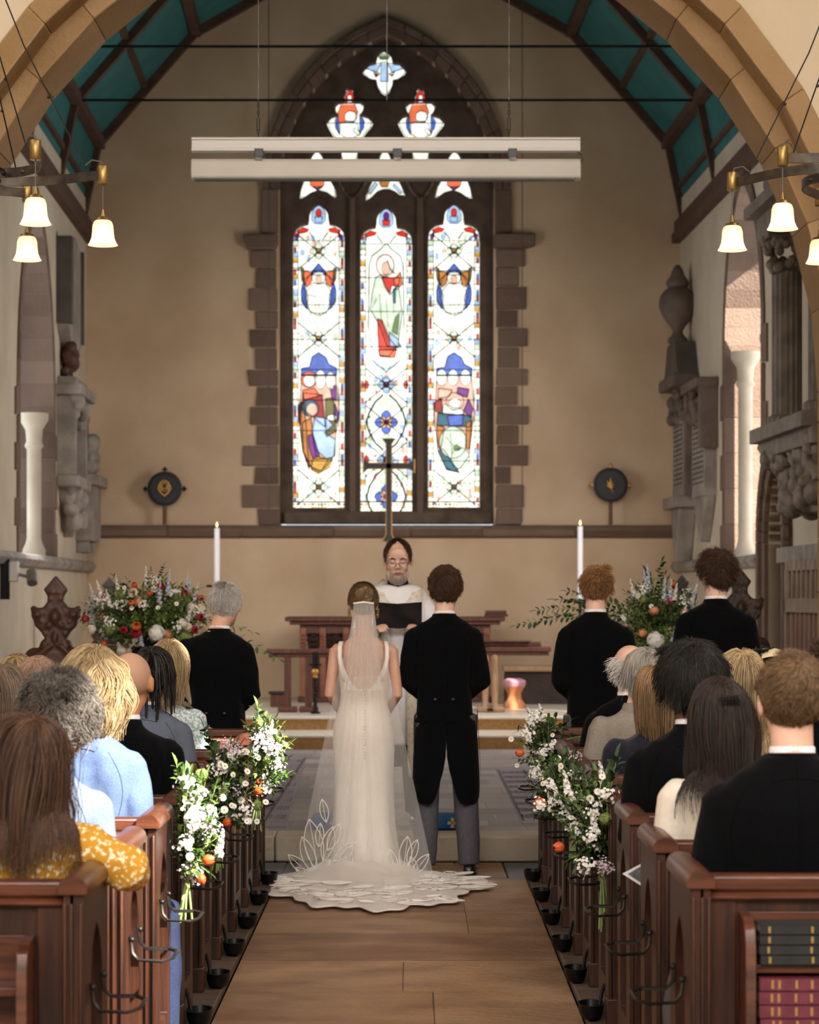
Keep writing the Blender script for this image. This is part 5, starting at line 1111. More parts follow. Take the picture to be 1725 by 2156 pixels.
# ---- hair
def undm(m):
    k_ = m.name+' undercoat'
    if k_ in MATS: return MATS[k_]
    c = m.copy(); c.name = k_; c.node_tree.nodes['Principled BSDF'].inputs['Roughness'].default_value = 1; c.node_tree.nodes['Principled BSDF'].inputs['Specular IOR Level'].default_value = .05
    for n_ in c.node_tree.nodes:
        if n_.type == 'VALTORGB':
            e_ = n_.color_ramp.elements; mc = [(u*.65+v*.35) for u, v in zip(e_[0].color, e_[1].color)]; e_[0].color = mc; e_[1].color = mc
    MATS[k_] = c; return c
def hair(P_, m, n=900, L=.06, g=.0, curl=0, freq=60, thick=.012, region='m', rad=.0011, seed=1, steps=7, crown=(0, -.45, .9), vol=(1, 1, 1), colliders=(), part=None, name='hair', cap=True, spread=.35, capm=None, pull=0, front=.045, low=-.055, side=.005, clump=60, lift=.0, bend=None, back=.0):
    HM = P_['HM']; rs = np.random.RandomState(seed); hs = HM.to_scale()[0]
    c0 = np.array((0, -.012, .030)); r0 = np.array((.076, .097, .088))*np.array(vol)
    def lowz(az):                                   # az 0=front, pi=back
        t = abs(az)/pi
        pts = [(0, front+.05), (.22, front+.03), (.32, .025), (.42, side), (.5, side+.015), (.62, low+.02), (.75, low), (1, low-.012)]
        for (a, b), (c, d) in zip(pts, pts[1:]):
            if t <= c: return b+(d-b)*(t-a)/(c-a)
        return low
    def inside(d): p = c0+d*r0; return p[2] > lowz(math.atan2(d[0], d[1]))
    obs = []
    T = P_['T']
    if cap:
        K, J = 30, 56; Gd = []; keep = []
        th = thick
        for i in range(K+1):
            row = []; kr = []
            for j in range(J):
                ph = .02+(pi-.04)*i/K; a = 2*pi*j/J; d = np.array((sin(ph)*sin(a), sin(ph)*cos(a), cos(ph)))
                p = c0+d*r0; k = inside(d); edge = min(1, max(.0, (p[2]-lowz(math.atan2(d[0], d[1])))/.02))
                nn = 1+.25*noise.noise(Vector(d*5)+Vector((seed, 0, 0)))
                q = c0+d*(r0+th*(.1+.42*edge)*nn-.0005); row.append(HM @ Vector(q)); kr.append(k or edge > 0)
            Gd.append(row); keep.append(kr)
        o = MB(); o.grid(Gd, mask=lambda i, j: keep[i][j] and keep[i+1][j], wrap=True); 
        capo = obj(name, o, capm or undm(m), T, world=False, ang=180)
    else: capo = None
    if n:
        roots = []
        while len(roots) < n:
            d = rs.normal(size=3)
            if rs.rand() < .22: d = d*.55+np.array(crown)*1.3
            d /= np.linalg.norm(d)
            if inside(d): roots.append(d)
        D = np.array(roots); cr = np.array(crown)/np.linalg.norm(crown)
        th = thick*(.62+.45*rs.rand(n))[:, None]
        X = c0+D*(r0+th*.4)
        nrm = D/r0; nrm /= np.linalg.norm(nrm, axis=1)[:, None]
        tan = D-cr*0; tan = (D-cr); tan -= nrm*(tan*nrm).sum(1)[:, None]; tan /= np.linalg.norm(tan, axis=1)[:, None]+1e-6
        if part is not None:                         # side parting: comb away from the parting plane
            sd = np.sign(D[:, 0]-part); t2 = np.stack([sd*.8, -.35*np.ones(n), -.3*np.ones(n)], 1); t2 -= nrm*(t2*nrm).sum(1)[:, None]; w = np.clip(D[:, 2]*1.4, 0, 1)[:, None]*.45; tan = tan*(1-w)+t2*w
        if bend is not None: tan = tan+np.array(bend)[None]
        dr = tan+nrm*lift+rs.normal(size=(n, 3))*spread*.35; dr /= np.linalg.norm(dr, axis=1)[:, None]
        # clumps share a phase
        cid = rs.randint(0, clump, n); cc = rs.normal(size=(clump, 3)); cc /= np.linalg.norm(cc, axis=1)[:, None]; cid = (D @ cc.T).argmax(1); ph = rs.rand(clump)*6.28; axx = rs.normal(size=(clump, 3))
        Ls = L*(.7+.5*rs.rand(n)); st = (Ls/steps)[:, None]; pts = [X]
        dn = np.array((0, back, -1.0))
        for k_ in range(steps):
            dr = dr+dn*g*(1.0)
            if pull:
                dr = dr-np.stack([X[:, 0], X[:, 1]*.3, X[:, 0]*0], 1)*pull
            if curl:
                wv = np.sin(ph[cid]+freq*(k_*Ls/steps)*6.28/1.0)[:, None]; dr = dr+axx[cid]*wv*curl
            dr /= np.linalg.norm(dr, axis=1)[:, None]
            X = X+dr*st
            for cen, rad_ in [(c0, r0)]+list(colliders):
                cen = np.array(cen); rr_ = np.array(rad_)+th
                q = (X-cen)/rr_; l = np.linalg.norm(q, axis=1); msk = l < 1
                if msk.any():
                    qn = q/np.maximum(l, 1e-6)[:, None]; X2 = cen+qn*rr_; dlt = X2-X; X = np.where(msk[:, None], X2, X); N2 = qn/rr_; N2 /= np.linalg.norm(N2, axis=1)[:, None]
                    dr = np.where(msk[:, None], dr-N2*np.minimum((dr*N2).sum(1), 0)[:, None], dr); dr /= np.linalg.norm(dr, axis=1)[:, None]+1e-6
            pts.append(X)
        A = np.stack(pts, 1)                          # n, steps+1, 3
        Tn = np.gradient(A, axis=1); Tn /= np.linalg.norm(Tn, axis=2)[:, :, None]+1e-9
        up = np.repeat(nrm[:, None], steps+1, 1); s1 = np.cross(Tn, up); s1 /= np.linalg.norm(s1, axis=2)[:, :, None]+1e-6; s2 = np.cross(s1, Tn)
        rk = rad*(.7+.6*rs.rand(n))[:, None]*np.linspace(1, .35, steps+1)[None]**.7
        Vv = []
        for a in (90, 210, 330): Vv.append(A+(s1*cos(R(a))*1.7+s2*sin(R(a)))*rk[:, :, None])
        Vv = np.stack(Vv, 2).reshape(-1, 3); m4 = np.array(HM); Vv = Vv @ m4[:3, :3].T+m4[:3, 3]
        base = (np.arange(n)*(steps+1)*3)[:, None, None]; kk = (np.arange(steps)*3)[None, :, None]; jj = np.arange(3)[None, None]
        a = base+kk+jj; b = base+kk+(jj+1) % 3; Fq = np.stack([a, b, b+3, a+3], 3).reshape(-1, 4)
        me = bpy.data.meshes.new('strands'); me.vertices.add(len(Vv)); me.vertices.foreach_set('co', Vv.ravel().astype(np.float32)); me.loops.add(Fq.size); me.loops.foreach_set('vertex_index', Fq.ravel().astype(np.int32)); me.polygons.add(len(Fq)); me.polygons.foreach_set('loop_start', np.arange(0, Fq.size, 4, dtype=np.int32)); me.update(calc_edges=True)
        me.polygons.foreach_set('use_smooth', [True]*len(Fq))
        o = obj('strands' if capo else name, me, m, capo or T, world=False, ang=0, fixn=False)
    return capo
def shell(P_, name, m, rings, amp=.006, seed=0, parent=None, caps=(1, 1)):  # solid hair mass from rings in head space (z,hx,hy,cx,cy)
    o = MB(); HM = P_['HM']; Rg = []
    for z, hx, hy, cx, cy in rings:
        Rg.append([HM @ Vector((cx+hx*cos(a)*(1+.05*sin(9*a+seed)), cy+hy*sin(a)*(1+.05*sin(11*a+z*20)), z)) for a in [2*pi*i/40 for i in range(40)]])
    o.rings(Rg, caps=caps); return obj(name, o, m, parent or P_['T'], world=False, ang=180)
H_BROWN = hairm('brown hair', '#2c1b11', '#5c402b'); H_DKBR = hairm('dark brown hair', '#17100c', '#37261c'); H_BLK = hairm('black hair', '#0b0908', '#1f1916'); H_BLOND = hairm('blond hair', '#6d5436', '#bda67c')
H_GREY = hairm('salt and pepper hair', '#2e2824', '#7f776e'); H_WHITE = hairm('white hair', '#a9a39c', '#e2ddd6'); H_SILV = hairm('silver hair', '#77716a', '#bdb7ae'); H_RED = hairm('reddish fair hair', '#6b4426', '#b08254'); H_FAIR = hairm('fair brown hair', '#4a3624', '#8a6c4a')
H_BOB = hairm('highlighted brown hair', '#4a3220', '#a5835a'); H_LONG = hairm('chestnut hair', '#301e14', '#6a4a34'); H_HOND = hairm('honey blond hair', '#75603f', '#c2a880'); H_UPDO = hairm('dark blond hair', '#4a3722', '#9c8058'); H_PINK = hairm('thin pinkish fair hair', '#8a6a58', '#bb9a84')
TC = [((0, -.02, -.30), (.17, .10, .17))]             # shoulder mass seen from the head
# ---------------- left block, seated
p = person('girl with long brown hair in mustard floral dress, turned away, nearest left', XP(58, 6.62), 6.62, 1.30, 1.52, sit=True, fem=True, head=(4, -6, 3), hd=(.02, .0), skin=SKINP, coat=MUST, arms=((.2, 0, 1.39), (.335, -.03, 1.30), (.33, .15, 1.27), (.22, .2, 1.24)), armsL='lap', collar=False, shirt=False, hs=1.0, coatp=dict(arm=(.085, .078, .055, .045), f=1.08), widen=1.1, wr=.02, legm=MUST)
hair(p, H_LONG, 6300, .40, g=.40, pull=.9, curl=.12, freq=1.6, thick=.018, colliders=[((0, -.03, -.32), (.17, .12, .15))], seed=3, steps=13, rad=0.00092, low=-.085, part=.1, clump=110, spread=.5)
p = person('man with thick curly grey-brown hair in a pale blue-grey jacket', XP(82, 7.4), 7.40, 1.365, 1.72, sit=True, head=(-14, 4, 6), hd=(.062, .02), skin=SKIN, coat=BLUEP, arms='lap', legm=BLUEP, hs=1.1, wr=.014)
hair(p, H_GREY, 9660, .06, g=.06, curl=.9, freq=20, thick=.032, seed=4, rad=0.00086, lift=.15, low=-.075, clump=170, spread=.9, steps=8)
p = person('man with long wavy blond hair in a light blue linen suit', XP(163, 8.28), 8.28, 1.45, 1.80, sit=True, head=(-10, -2, 8), hd=(.045, 0), skin=SKIN, coat=BLUEL, arms='lap', legm=mat('blue linen trousers', '#182036', '#1f2842', ns=120, r=.9), hs=1.06, wr=.018,
           legs=lambda s, q: q if s < 0 else [(.12, 0, q[0][2]), (.2, .12, q[1][2]), (.27, .2, q[2][2]), (.275, .19, q[3][2]), (.275, .17, q[4][2])])
hair(p, H_BLOND, 6720, .21, g=.32, pull=1.0, curl=.34, freq=6, thick=.024, seed=5, rad=0.00092, lift=-.1, low=-.085, clump=90, spread=.5, steps=12, colliders=[((0, -.02, -.36), (.15, .10, .14))], crown=(.1, -.2, .97))
p = person('bald man with shaved head in a black suit, left block', XP(256, 9.12), 9.12, 1.43, 1.76, sit=True, head=(-3, 2, 0), hd=(.035, 0), skin=SKINT, coat=BLACKC, arms='lap', legm=BLACKC)
hair(p, mat('shaved stubble', '#b08a74', '#c09a83', ns=90, r=.7), 0, thick=.0022, seed=6, low=-.06, front=-.01)
p = person('man with black braided hair in a slate grey suit', XP(300, 10.86), 10.86, 1.40, 1.74, sit=True, head=(-4, 4, 0), hd=(.05, 0), skin=SKINB, coat=GREYC, arms='lap', legm=GREYC)
hair(p, H_BLK, 2310, .02, curl=.8, freq=50, thick=.012, seed=7, rad=0.00092, lift=.5, low=-.05, steps=4)
hair(p, H_BLK, 120, .20, g=.4, curl=.10, freq=12, thick=.018, seed=8, rad=.0052, steps=14, low=-.07, cap=False, name='braids', colliders=[((0, -.02, -.34), (.15, .10, .13))], spread=.15, back=-.05)
p = person('woman with shoulder-length blonde hair in pale blue brocade top', XP(340, 11.72), 11.72, 1.405, 1.68, sit=True, fem=True, head=(-5, 0, 0), hd=(.04, 0), skin=SKINP, coat=LACE, arms='lap', collar=False, shirt=False, widen=1.05, legm=LACE)
hair(p, H_HOND, 2730, .24, g=.36, pull=.8, curl=.18, freq=3, thick=.024, seed=9, rad=0.00119, colliders=[((0, -.02, -.34), (.16, .11, .14))], low=-.085, part=.15, steps=12)
p = person('girl with long straight brown hair at the left edge', XP(8, 9.15), 9.15, 1.37, 1.62, sit=True, fem=True, hd=(0, 0), skin=SKINP, coat=NAVY, arms='lap', collar=False, shirt=False, legm=NAVY)
hair(p, hairm('mousy brown hair', '#4a3a2e', '#85705e'), 2730, .36, g=.4, pull=1.5, curl=.03, freq=1, thick=.018, seed=10, rad=0.00119, colliders=TC, low=-.085, steps=12, part=0)
p = person('person with thin pinkish fair hair, far left among the guests', XP(80, 10.9), 10.9, 1.365, 1.66, sit=True, skin=SKINP, coat=GREYC, arms='lap', legm=GREYC)
hair(p, H_PINK, 2310, .07, g=.12, thick=.010, seed=11, rad=0.00092, low=-.07)
p = person('guest with streaked blonde fringe hair, far left behind others', XP(36, 11.76), 11.76, 1.34, 1.62, sit=True, fem=True, skin=SKIN, coat=TAUPE, arms='lap', collar=False, shirt=False, legm=TAUPE)
hair(p, H_BLOND, 1890, .25, g=.35, pull=.8, curl=.05, freq=2, thick=.02, seed=12, rad=0.00119, colliders=TC, low=-.085, steps=10)
# ---------------- right block, seated
p = person('man with short fair-brown hair, white collar and black suit, nearest right', XP(1668, 6.66), 6.66, 1.475, 1.82, sit=True, head=(2, 0, 0), hd=(.0, 0), skin=SKINP, coat=BLACKC, arms='lap', legm=BLACKC, hs=1.04, widen=1.07, wr=.008)
hair(p, H_FAIR, 10920, .022, g=.02, curl=.2, freq=20, thick=.010, seed=13, rad=0.00066, lift=.05, low=-.062, steps=5, spread=.7, crown=(.1, -.6, .8), clump=120)
p = person('dark haired woman with half-up clipped hair in a cream top', XP(1532, 7.52), 7.52, 1.37, 1.64, sit=True, fem=True, head=(12, -4, -2), hd=(-.03, 0), skin=SKIN, coat=CREAMC, arms='lap', collar=False, shirt=False, widen=1.08, coatp=dict(arm=(.072, .062, .05, .045), f=1.06), wr=.010, legm=CREAMC, hs=1.03)
hair(p, H_DKBR, 6720, .36, g=.40, pull=.9, curl=.08, freq=2, thick=.017, seed=14, rad=0.00092, colliders=[((0, -.04, -.32), (.17, .12, .15))], low=-.085, steps=13, clump=90, bend=(.1, -.2, 0), back=-.05)
o = MB(); M = p['HM']
for i in range(6): o.tube([M @ Vector((-.03+i*.011, -.130, .062)), M @ Vector((-.03+i*.011, -.145, .05)), M @ Vector((-.03+i*.011, -.139, .035))], .004, 6)
o.tube([M @ Vector((-.032, -.130, .062)), M @ Vector((.03, -.130, .062))], .005, 6); obj('hair_claw_clip', o, BLACKP, p['T'], world=False)
sidehair_later = p
p = person('man with thick black swept hair in a black suit, right block', XP(1463, 8.4), 8.4, 1.46, 1.82, sit=True, head=(14, 2, -2), hd=(-.015, 0), skin=SKINB, coat=BLACKC, arms='lap', legm=BLACKC, hs=1.08, widen=1.0)
hair(p, H_BLK, 7560, .075, g=.10, curl=.12, freq=5, thick=.026, seed=15, rad=0.00086, lift=-.25, low=-.06, steps=8, bend=(.35, 0, 0), spread=.25)
p = person('woman with straight highlighted brown bob in a navy jacket', XP(1378, 10.12), 10.12, 1.335, 1.60, sit=True, fem=True, head=(8, 0, 0), skin=SKIN, coat=NAVY, arms='lap', collar=False, shirt=False, widen=1.12, coatp=dict(arm=(.072, .062, .05, .045), f=1.06), legm=NAVY, hs=1.0)
hair(p, H_BOB, 5040, .25, g=.42, pull=.6, curl=.02, freq=1, thick=.018, seed=16, rad=0.00106, colliders=[((0, -.0, -.38), (.15, .09, .14))], low=-.085, steps=12, part=.0, back=-.02)
p = person('woman with short silver hair in a taupe knitted cardigan', XP(1336, 11.0), 11.0, 1.385, 1.62, sit=True, fem=True, head=(6, 0, 4), hd=(.05, 0), skin=SKINP, coat=TAUPE, arms='lap', collar=True, shirt=False, widen=1.1, coatp=dict(arm=(.072, .062, .05, .045), f=1.06), legm=TAUPE)
hair(p, H_SILV, 3990, .13, g=.30, pull=.5, curl=.12, freq=3, thick=.022, seed=17, rad=0.00099, low=-.08, steps=9, colliders=[((0, 0, -.38), (.15, .09, .14))])
p = person('balding man with wispy white side hair in a black suit', XP(1326, 11.88), 11.88, 1.40, 1.74, sit=True, head=(20, -4, 0), hd=(-.0, 0), skin=SKINP, coat=BLACKC, arms='lap', legm=BLACKC)
def sidehair(p, m, n, L, seed, lift, g):
    HM = p['HM']; rs = random.Random(seed); o = MB()
    for i in range(n):
        az = pi+rs.uniform(-2.4, 2.4)*.75; z_ = rs.uniform(-.05, .062-.03*abs(cos(az)))
        rr_ = math.sqrt(max(.05, 1-((z_-.03)/.088)**2)); pz = Vector((.077*rr_*sin(az), -.012+.098*rr_*cos(az), z_)); nr = Vector((sin(az), cos(az)*.8, .2)).normalized(); d = (nr*lift+Vector((rs.gauss(0, .3), rs.gauss(0, .3), -.6+rs.gauss(0, .3)))).normalized(); pts = [pz]
        for k_ in range(5): d = (d+Vector((0, 0, -g))).normalized(); pz = pz+d*L*rs.uniform(.8, 1.2)/5; pts.append(pz)
        o.tube([HM @ q for q in pts], [.0016, .0016, .0014, .0012, .001, .0006], 3)
    return obj('hair', o, m, p['T'], world=False, ang=0, fixn=False)
sidehair(p, H_WHITE, 1100, .062, 2, .6, .08)
p = person('woman with long honey blonde hair, right block behind black haired man', XP(1560, 9.3), 9.3, 1.42, 1.68, sit=True, fem=True, head=(10, 0, 0), skin=SKINP, coat=NAVY, arms='lap', collar=False, shirt=False, legm=NAVY)
hair(p, H_HOND, 5040, .40, g=.4, pull=1.2, curl=.07, freq=2, thick=.022, seed=18, rad=0.00106, colliders=[((0, -.02, -.34), (.17, .12, .15))], low=-.085, steps=12, part=0)
p = person('woman wearing a black feathered fascinator, right block', XP(1615, 11.0), 11.0, 1.36, 1.62, sit=True, fem=True, skin=SKINP, coat=BLACKC, arms='lap', collar=False, shirt=False, legm=BLACKC)
hair(p, H_BLK, 1890, .1, g=.1, thick=.018, seed=19, rad=0.00106, low=-.08)
o = MB(); M = p['HM']
for k_ in range(26):
    rr = random.Random(k_); a = rr.uniform(0, 6.28); o.tube([M @ Vector((-.06, -.03, .10)), M @ Vector((-.06+.05*cos(a), -.03+.05*sin(a), .15)), M @ Vector((-.06+.10*cos(a), -.03+.08*sin(a), .12+rr.uniform(-.05, .05)))], [.004, .008, .002], 5)
o.tube([M @ Vector((-.06+.03*cos(a)*1.5, -.08+.01*a, .08+.03*sin(a)*1.4)) for a in [2*pi*i/14 for i in range(15)]], .012, 6); obj('fascinator', o, BLACKP, p['T'], world=False)
o = MB(); Q = [[M @ Vector((.02+.10*r_*cos(a), -.02+.09*r_*sin(a), .11+.05*(1-r_**2)+.01*sin(3*a)*r_)) for a in [2*pi*i/24 for i in range(24)]] for r_ in (.05, .4, .8, 1.0)]; o.rings(Q, caps=(1, 0)); obj('hat_disc', o, mat('cream sinamay', '#d9c7a4', r=.7), p['T'], world=False, ang=180, solid=.003)
p = person('person with brown hair at the right edge beyond the nearest man', XP(1745, 10.1), 10.1, 1.44, 1.74, sit=True, skin=SKIN, coat=BLACKC, arms='lap', legm=BLACKC)
hair(p, H_BROWN, 2730, .05, curl=.2, freq=9, thick=.016, seed=20, rad=0.00092, lift=.3, low=-.06)
# pinstriped knee and the sandalled foot glimpsed between the right pews
X = .80; T = thing('pinstriped_leg', 'grey pinstriped trouser knee between the two nearest right pews', 'leg', (X, 7.0, ZF)); o = MB(); o.tube([(X+.2, 6.85, .53), (X+.02, 7.02, .53), (X+.01, 7.05, .42), (X+.015, 7.04, .12)], [.085, .072, .066, .055], 14); obj('trouser_leg', remesh(o, .01, 3), GREYT, T, ang=180)
o = MB(); o.tube([(X+.015, 6.99, .07), (X+.0, 7.1, .06), (X-.01, 7.2, .055)], [.042, .042, .03], 10); obj('shoe', o, SHOE, T)
X = .755; Y = 7.92; T = thing('sandalled_foot', 'bare foot in a black sandal with red nails under a right pew', 'foot', (X, Y, ZF)); o = MB(); o.tube([(X+.03, Y+.14, .16), (X+.025, Y+.12, .08), (X+.01, Y+.02, .065), (X-.0, Y-.06, .05)], [.03, .033, .032, .02], 10)
for i in range(5): o.tube([(X-.025+.013*i, Y-.05, .048), (X-.03+.014*i, Y-.09+.006*i, .042)], [.009, .007], 6)
f_ = obj('foot', remesh(o, .006, 2), SKINP, T, ang=180); o = MB()
for i in range(5): o.ball((X-.03+.014*i, Y-.092+.006*i, .047), (.005, .005, .003), 6, 4)
obj('toenails', o, mat('red nail varnish', '#b01f2c', r=.2), f_); o = MB(); o.box(X-.04, X+.04, Y-.1, Y+.16, .03, .042); o.tube([(X-.04, Y-.02, .04), (X, Y-.02, .10), (X+.04, Y-.02, .04)], .009, 6); obj('sandal', o, SHOE, T, bevel=.006)
# ---------------- standing men
p = person('white haired man standing in a black morning suit, left of the bride', XP(457, 13.72), 13.72, 1.70, 1.76, head=(-6, -18, 0), hd=(.05, .035), skin=SKIN, coat=BLACKC, arms='front', armsL=((.205, -.02, 1.41), (.25, -.13, 1.14), (.10, -.18, .95), (.0, -.17, .90)), legm=GREYT, hemz=.55, coatp=dict(f=1.03), wr=.012, widen=.98, hs=1.08, voxel=.009)
hair(p, H_WHITE, 4680, .035, g=.03, curl=.15, freq=10, thick=.012, seed=31, rad=0.00094, lift=.1, low=-.075, steps=5, spread=.5)
def buttons(p, zz, dx=.055, y=-.135):
    for s in (-1, 1):
        o = MB(); o.ball(p['V']((s*dx, y, zz)), (.011, .006, .011), 12, 6); obj('button', o, BLACKP, p['T'], world=False)
buttons(p, 1.02)
p = person('red haired usher standing in a black suit, right of the groom', XP(1253, 13.9), 13.9, 1.81, 1.8, head=(0, 0, 0), hd=(.01, .0), skin=SKINP, coat=BLACKC, arms='front', legm=GREYT, hemz=.6, wr=.010, widen=.93)
hair(p, H_RED, 4680, .045, g=.03, curl=.2, freq=10, thick=.014, seed=32, rad=0.00094, lift=.05, low=-.078, steps=6, spread=.6)
p = person('tallest usher with tousled brown hair in a black suit, far right', XP(1508, 14.15), 14.15, 1.90, 1.8, head=(28, 6, -4), hd=(-.0, .0), skin=SKINP, coat=BLACKC, arms='front', legm=GREYT, hemz=.6, wr=.010, widen=.92)
hair(p, H_BROWN, 5040, .06, g=.03, curl=.3, freq=12, thick=.018, seed=33, rad=0.00094, lift=.05, low=-.065, steps=7, spread=.7)
# ---------------- groom: tail coat over grey striped trousers
p = person('groom in black tail coat and grey striped trousers, back turned', XP(935, 13.92), 13.92, 1.80, 1.8, head=(-2, 0, 0), hs=1.07, hd=(.01, .0), skin=SKINP, coat=BLACKC, arms='front', legm=GREYT, hemz=.90, wr=.009, widen=.965, voxel=.008,
           legs=lambda s, q: [(s*.095+.01, 0, .94), (s*.105+.012, .005, .72), (s*.115+.014, .01, .5), (s*.122+.016, -.01, .28), (s*.128+.018, -.02, .09)])
hair(p, H_BROWN, 6480, .023, g=.02, curl=.25, freq=16, thick=.014, seed=34, rad=0.00086, lift=.1, low=-.08, steps=5, spread=.7, clump=140)
o = MB(); V = p['V']
for s in (-1, 1):                                 # the two tails, parted below the waist
    Rg = []
    for zz, xi, xo, dd in ((.97, -.004, .150, .112), (.91, -.002, .168, .126), (.86, -.001, .178, .133), (.80, .000, .184, .138), (.70, .004, .190, .142), (.62, .018, .194, .143), (.55, .038, .196, .142), (.50, .052, .196, .14), (.46, .064, .192, .137), (.435, .08, .18, .132), (.425, .098, .15, .126)):
        ring = []; m_ = 10
        for t in range(m_+1): u = t/m_; x_ = xi+(xo-xi)*u; ring.append(V((s*x_+.012, -dd*math.sqrt(max(.02, 1-(u*.93)**2.4))+.004*sin(u*9+zz*7), zz)))
        for t in range(m_, -1, -1): u = t/m_; x_ = xi+(xo-xi)*u; ring.append(V((s*x_+.012, -dd*math.sqrt(max(.02, 1-(u*.93)**2.4))+.014+.03*u, zz)))
        Rg.append(ring)
    o.rings(Rg)
    side = [[V((s*(.184+.003*i)+.012, -.05+.19*t/5*(1-i/9), .97-i*.055)) for t in range(6)] for i in range(8)]
    o.grid(side)
obj('coat_tails', o, BLACKC, p['T'], world=False, ang=60)
buttons(p, 1.035, .052, -.124)
o = MB(); o.tube([V((.0, -.124, .98)), V((.002, -.121, 1.2)), V((.0, -.122, 1.4))], .002, 4); obj('back_seam', o, mat('black seam', '#08080a', r=.9), p['T'], world=False)
# ---------------- officiant facing the camera
Yo = 15.5
p = person('bearded priest in white surplice and cream stole reading from a black book', XP(838, Yo), Yo, 2.0, 1.84, zfloor=.161, yaw=180, head=(0, -16, 0), hd=(0, .02), skin=SKINP, coat=mat('black cassock', '#0d0d10', r=.9), arms=((.19, 0, 1.40), (.25, .02, 1.16), (.155, .24, 1.20), (.135, .295, 1.235)), legm=BLACKC, hemz=.36, wr=.004, coatp=dict(arm=(.05, .044, .036, .032), f=.92), collar=False, shirt=False, voxel=.0065, widen=.92, handcurl=.55, hs=1.06)
V, HM, TT = p['V'], p['HM'], p['T']
hair(p, H_BROWN, 3960, .018, g=.0, curl=.1, thick=.005, seed=35, rad=0.00086, lift=.15, low=-.05, front=.074, steps=4, spread=.5, capm=hairm('cropped hair', '#33251c', '#4a382b'))
# beard
BM = hairm('greying beard', '#b39e90', '#e2d6cb'); o = MB(); rs = random.Random(5)
for i in range(1100):
    az = rs.uniform(-1.6, 1.6); z_ = rs.uniform(-.112, -.05) if abs(az) > .55 else rs.uniform(-.116, -.068)
    k_ = math.sqrt(max(0, 1-((z_+.03)/.092)**2)); rx, ry = .0585*k_+.002, .067*k_+.004
    x_, y_ = rx*sin(az), .020+ry*cos(az)+(.012*max(0, cos(az))*(1 if z_ < -.06 else 0)); pz = Vector((x_, y_, z_)); d = Vector((sin(az)*.5, cos(az)*.6, -.8)).normalized(); o.tube([HM @ pz, HM @ (pz+d*.009), HM @ (pz+d*.016+Vector((0, 0, -.002)))], [.0011, .001, .0006], 3)
for i in range(160):
    x_ = rs.uniform(-.024, .024); pz = Vector((x_, .098-abs(x_)*.3, -.033-abs(x_)*.35)); o.tube([HM @ pz, HM @ (pz+Vector((x_*.3, .003, -.009)))], [.0012, .0007], 3)
obj('beard', o, BM, TT, world=False, ang=0, fixn=False)
for s in (-1, 1):
    o = MB(); o.tube([HM @ Vector((s*.014, .094, .034)), HM @ Vector((s*.03, .092, .040)), HM @ Vector((s*.05, .078, .032))], [.003, .004, .002], 6); obj('eyebrow', o, H_BROWN, TT, world=False)
    o = MB(); o.ball((s*.031, .0785, .0145), (.0148, .0128, .0095), 12, 8, M=HM); obj('eyelid', o, SKINP, TT, world=False, ang=180)
o = MB(); o.tube([HM @ Vector(q) for q in ((-.022, .088, -.051), (-.01, .0955, -.049), (0, .0975, -.050), (.01, .0955, -.049), (.022, .088, -.051))], [.002, .0045, .005, .0045, .002], 8); obj('mouth', o, mat('parted lips', '#9a5650', r=.5), TT, world=False)
o = MB()
for s in (-1, 1): o.tube([HM @ Vector((s*.032+.023*cos(a), .106-.006*abs(cos(a))-(.008 if s*cos(a) > .5 else 0), .006+.015*sin(a))) for a in [2*pi*i/18 for i in range(18)]], .0011, 5, loop=True); o.tube([HM @ Vector((s*.055, .094, .010)), HM @ Vector((s*.079, .05, .012)), HM @ Vector((s*.083, -.01, .008))], .0013, 5)
o.tube([HM @ Vector((-.010, .106, .010)), HM @ Vector((0, .111, .012)), HM @ Vector((.010, .106, .010))], .0012, 5)
for s in (-1, 1): o.ball((s*.012, .103, .0), (.003, .004, .005), 6, 5, M=HM)
gl = obj('spectacles', o, IRONB, TT, world=False)
o = MB()
for s in (-1, 1): o.add([HM @ Vector((s*.032+.022*cos(a), .104-.006*abs(cos(a)), .006+.0145*sin(a))) for a in [2*pi*i/16 for i in range(16)]], [tuple(range(16))])
obj('lens', o, mat('spectacle lens', '#e8f0f4', r=.05, trans=.85), gl, world=False, ang=0)
# collar
o = MB(); o.rings([[V(q) for q in superring(0, .0, zz, rx, ry, 28, 1, .012)] for zz, rx, ry in ((1.46, .085, .075), (1.505, .069, .066), (1.54, .066, .063), (1.54, .06, .058), (1.5, .06, .058))], caps=(0, 0)); obj('clerical_collar', o, mat('black cassock', '#0d0d10'), TT, world=False, ang=180)
o = MB(); o.box(-.018, .018, .058, .071, 1.51, 1.535, M=p['G'] @ Matrix.Rotation(R(-6), 4, 'X') @ Matrix.Translation((0, .165, .0))); 
o = MB(); G_ = [[V((.022*t, .0695+.010-.002*abs(t)*2, 1.512+.028*u)) for t in (-1, -.5, 0, .5, 1)] for u in (0, 1)]; o.grid(G_); obj('white_band', o, SHIRT, TT, world=False, solid=.004)
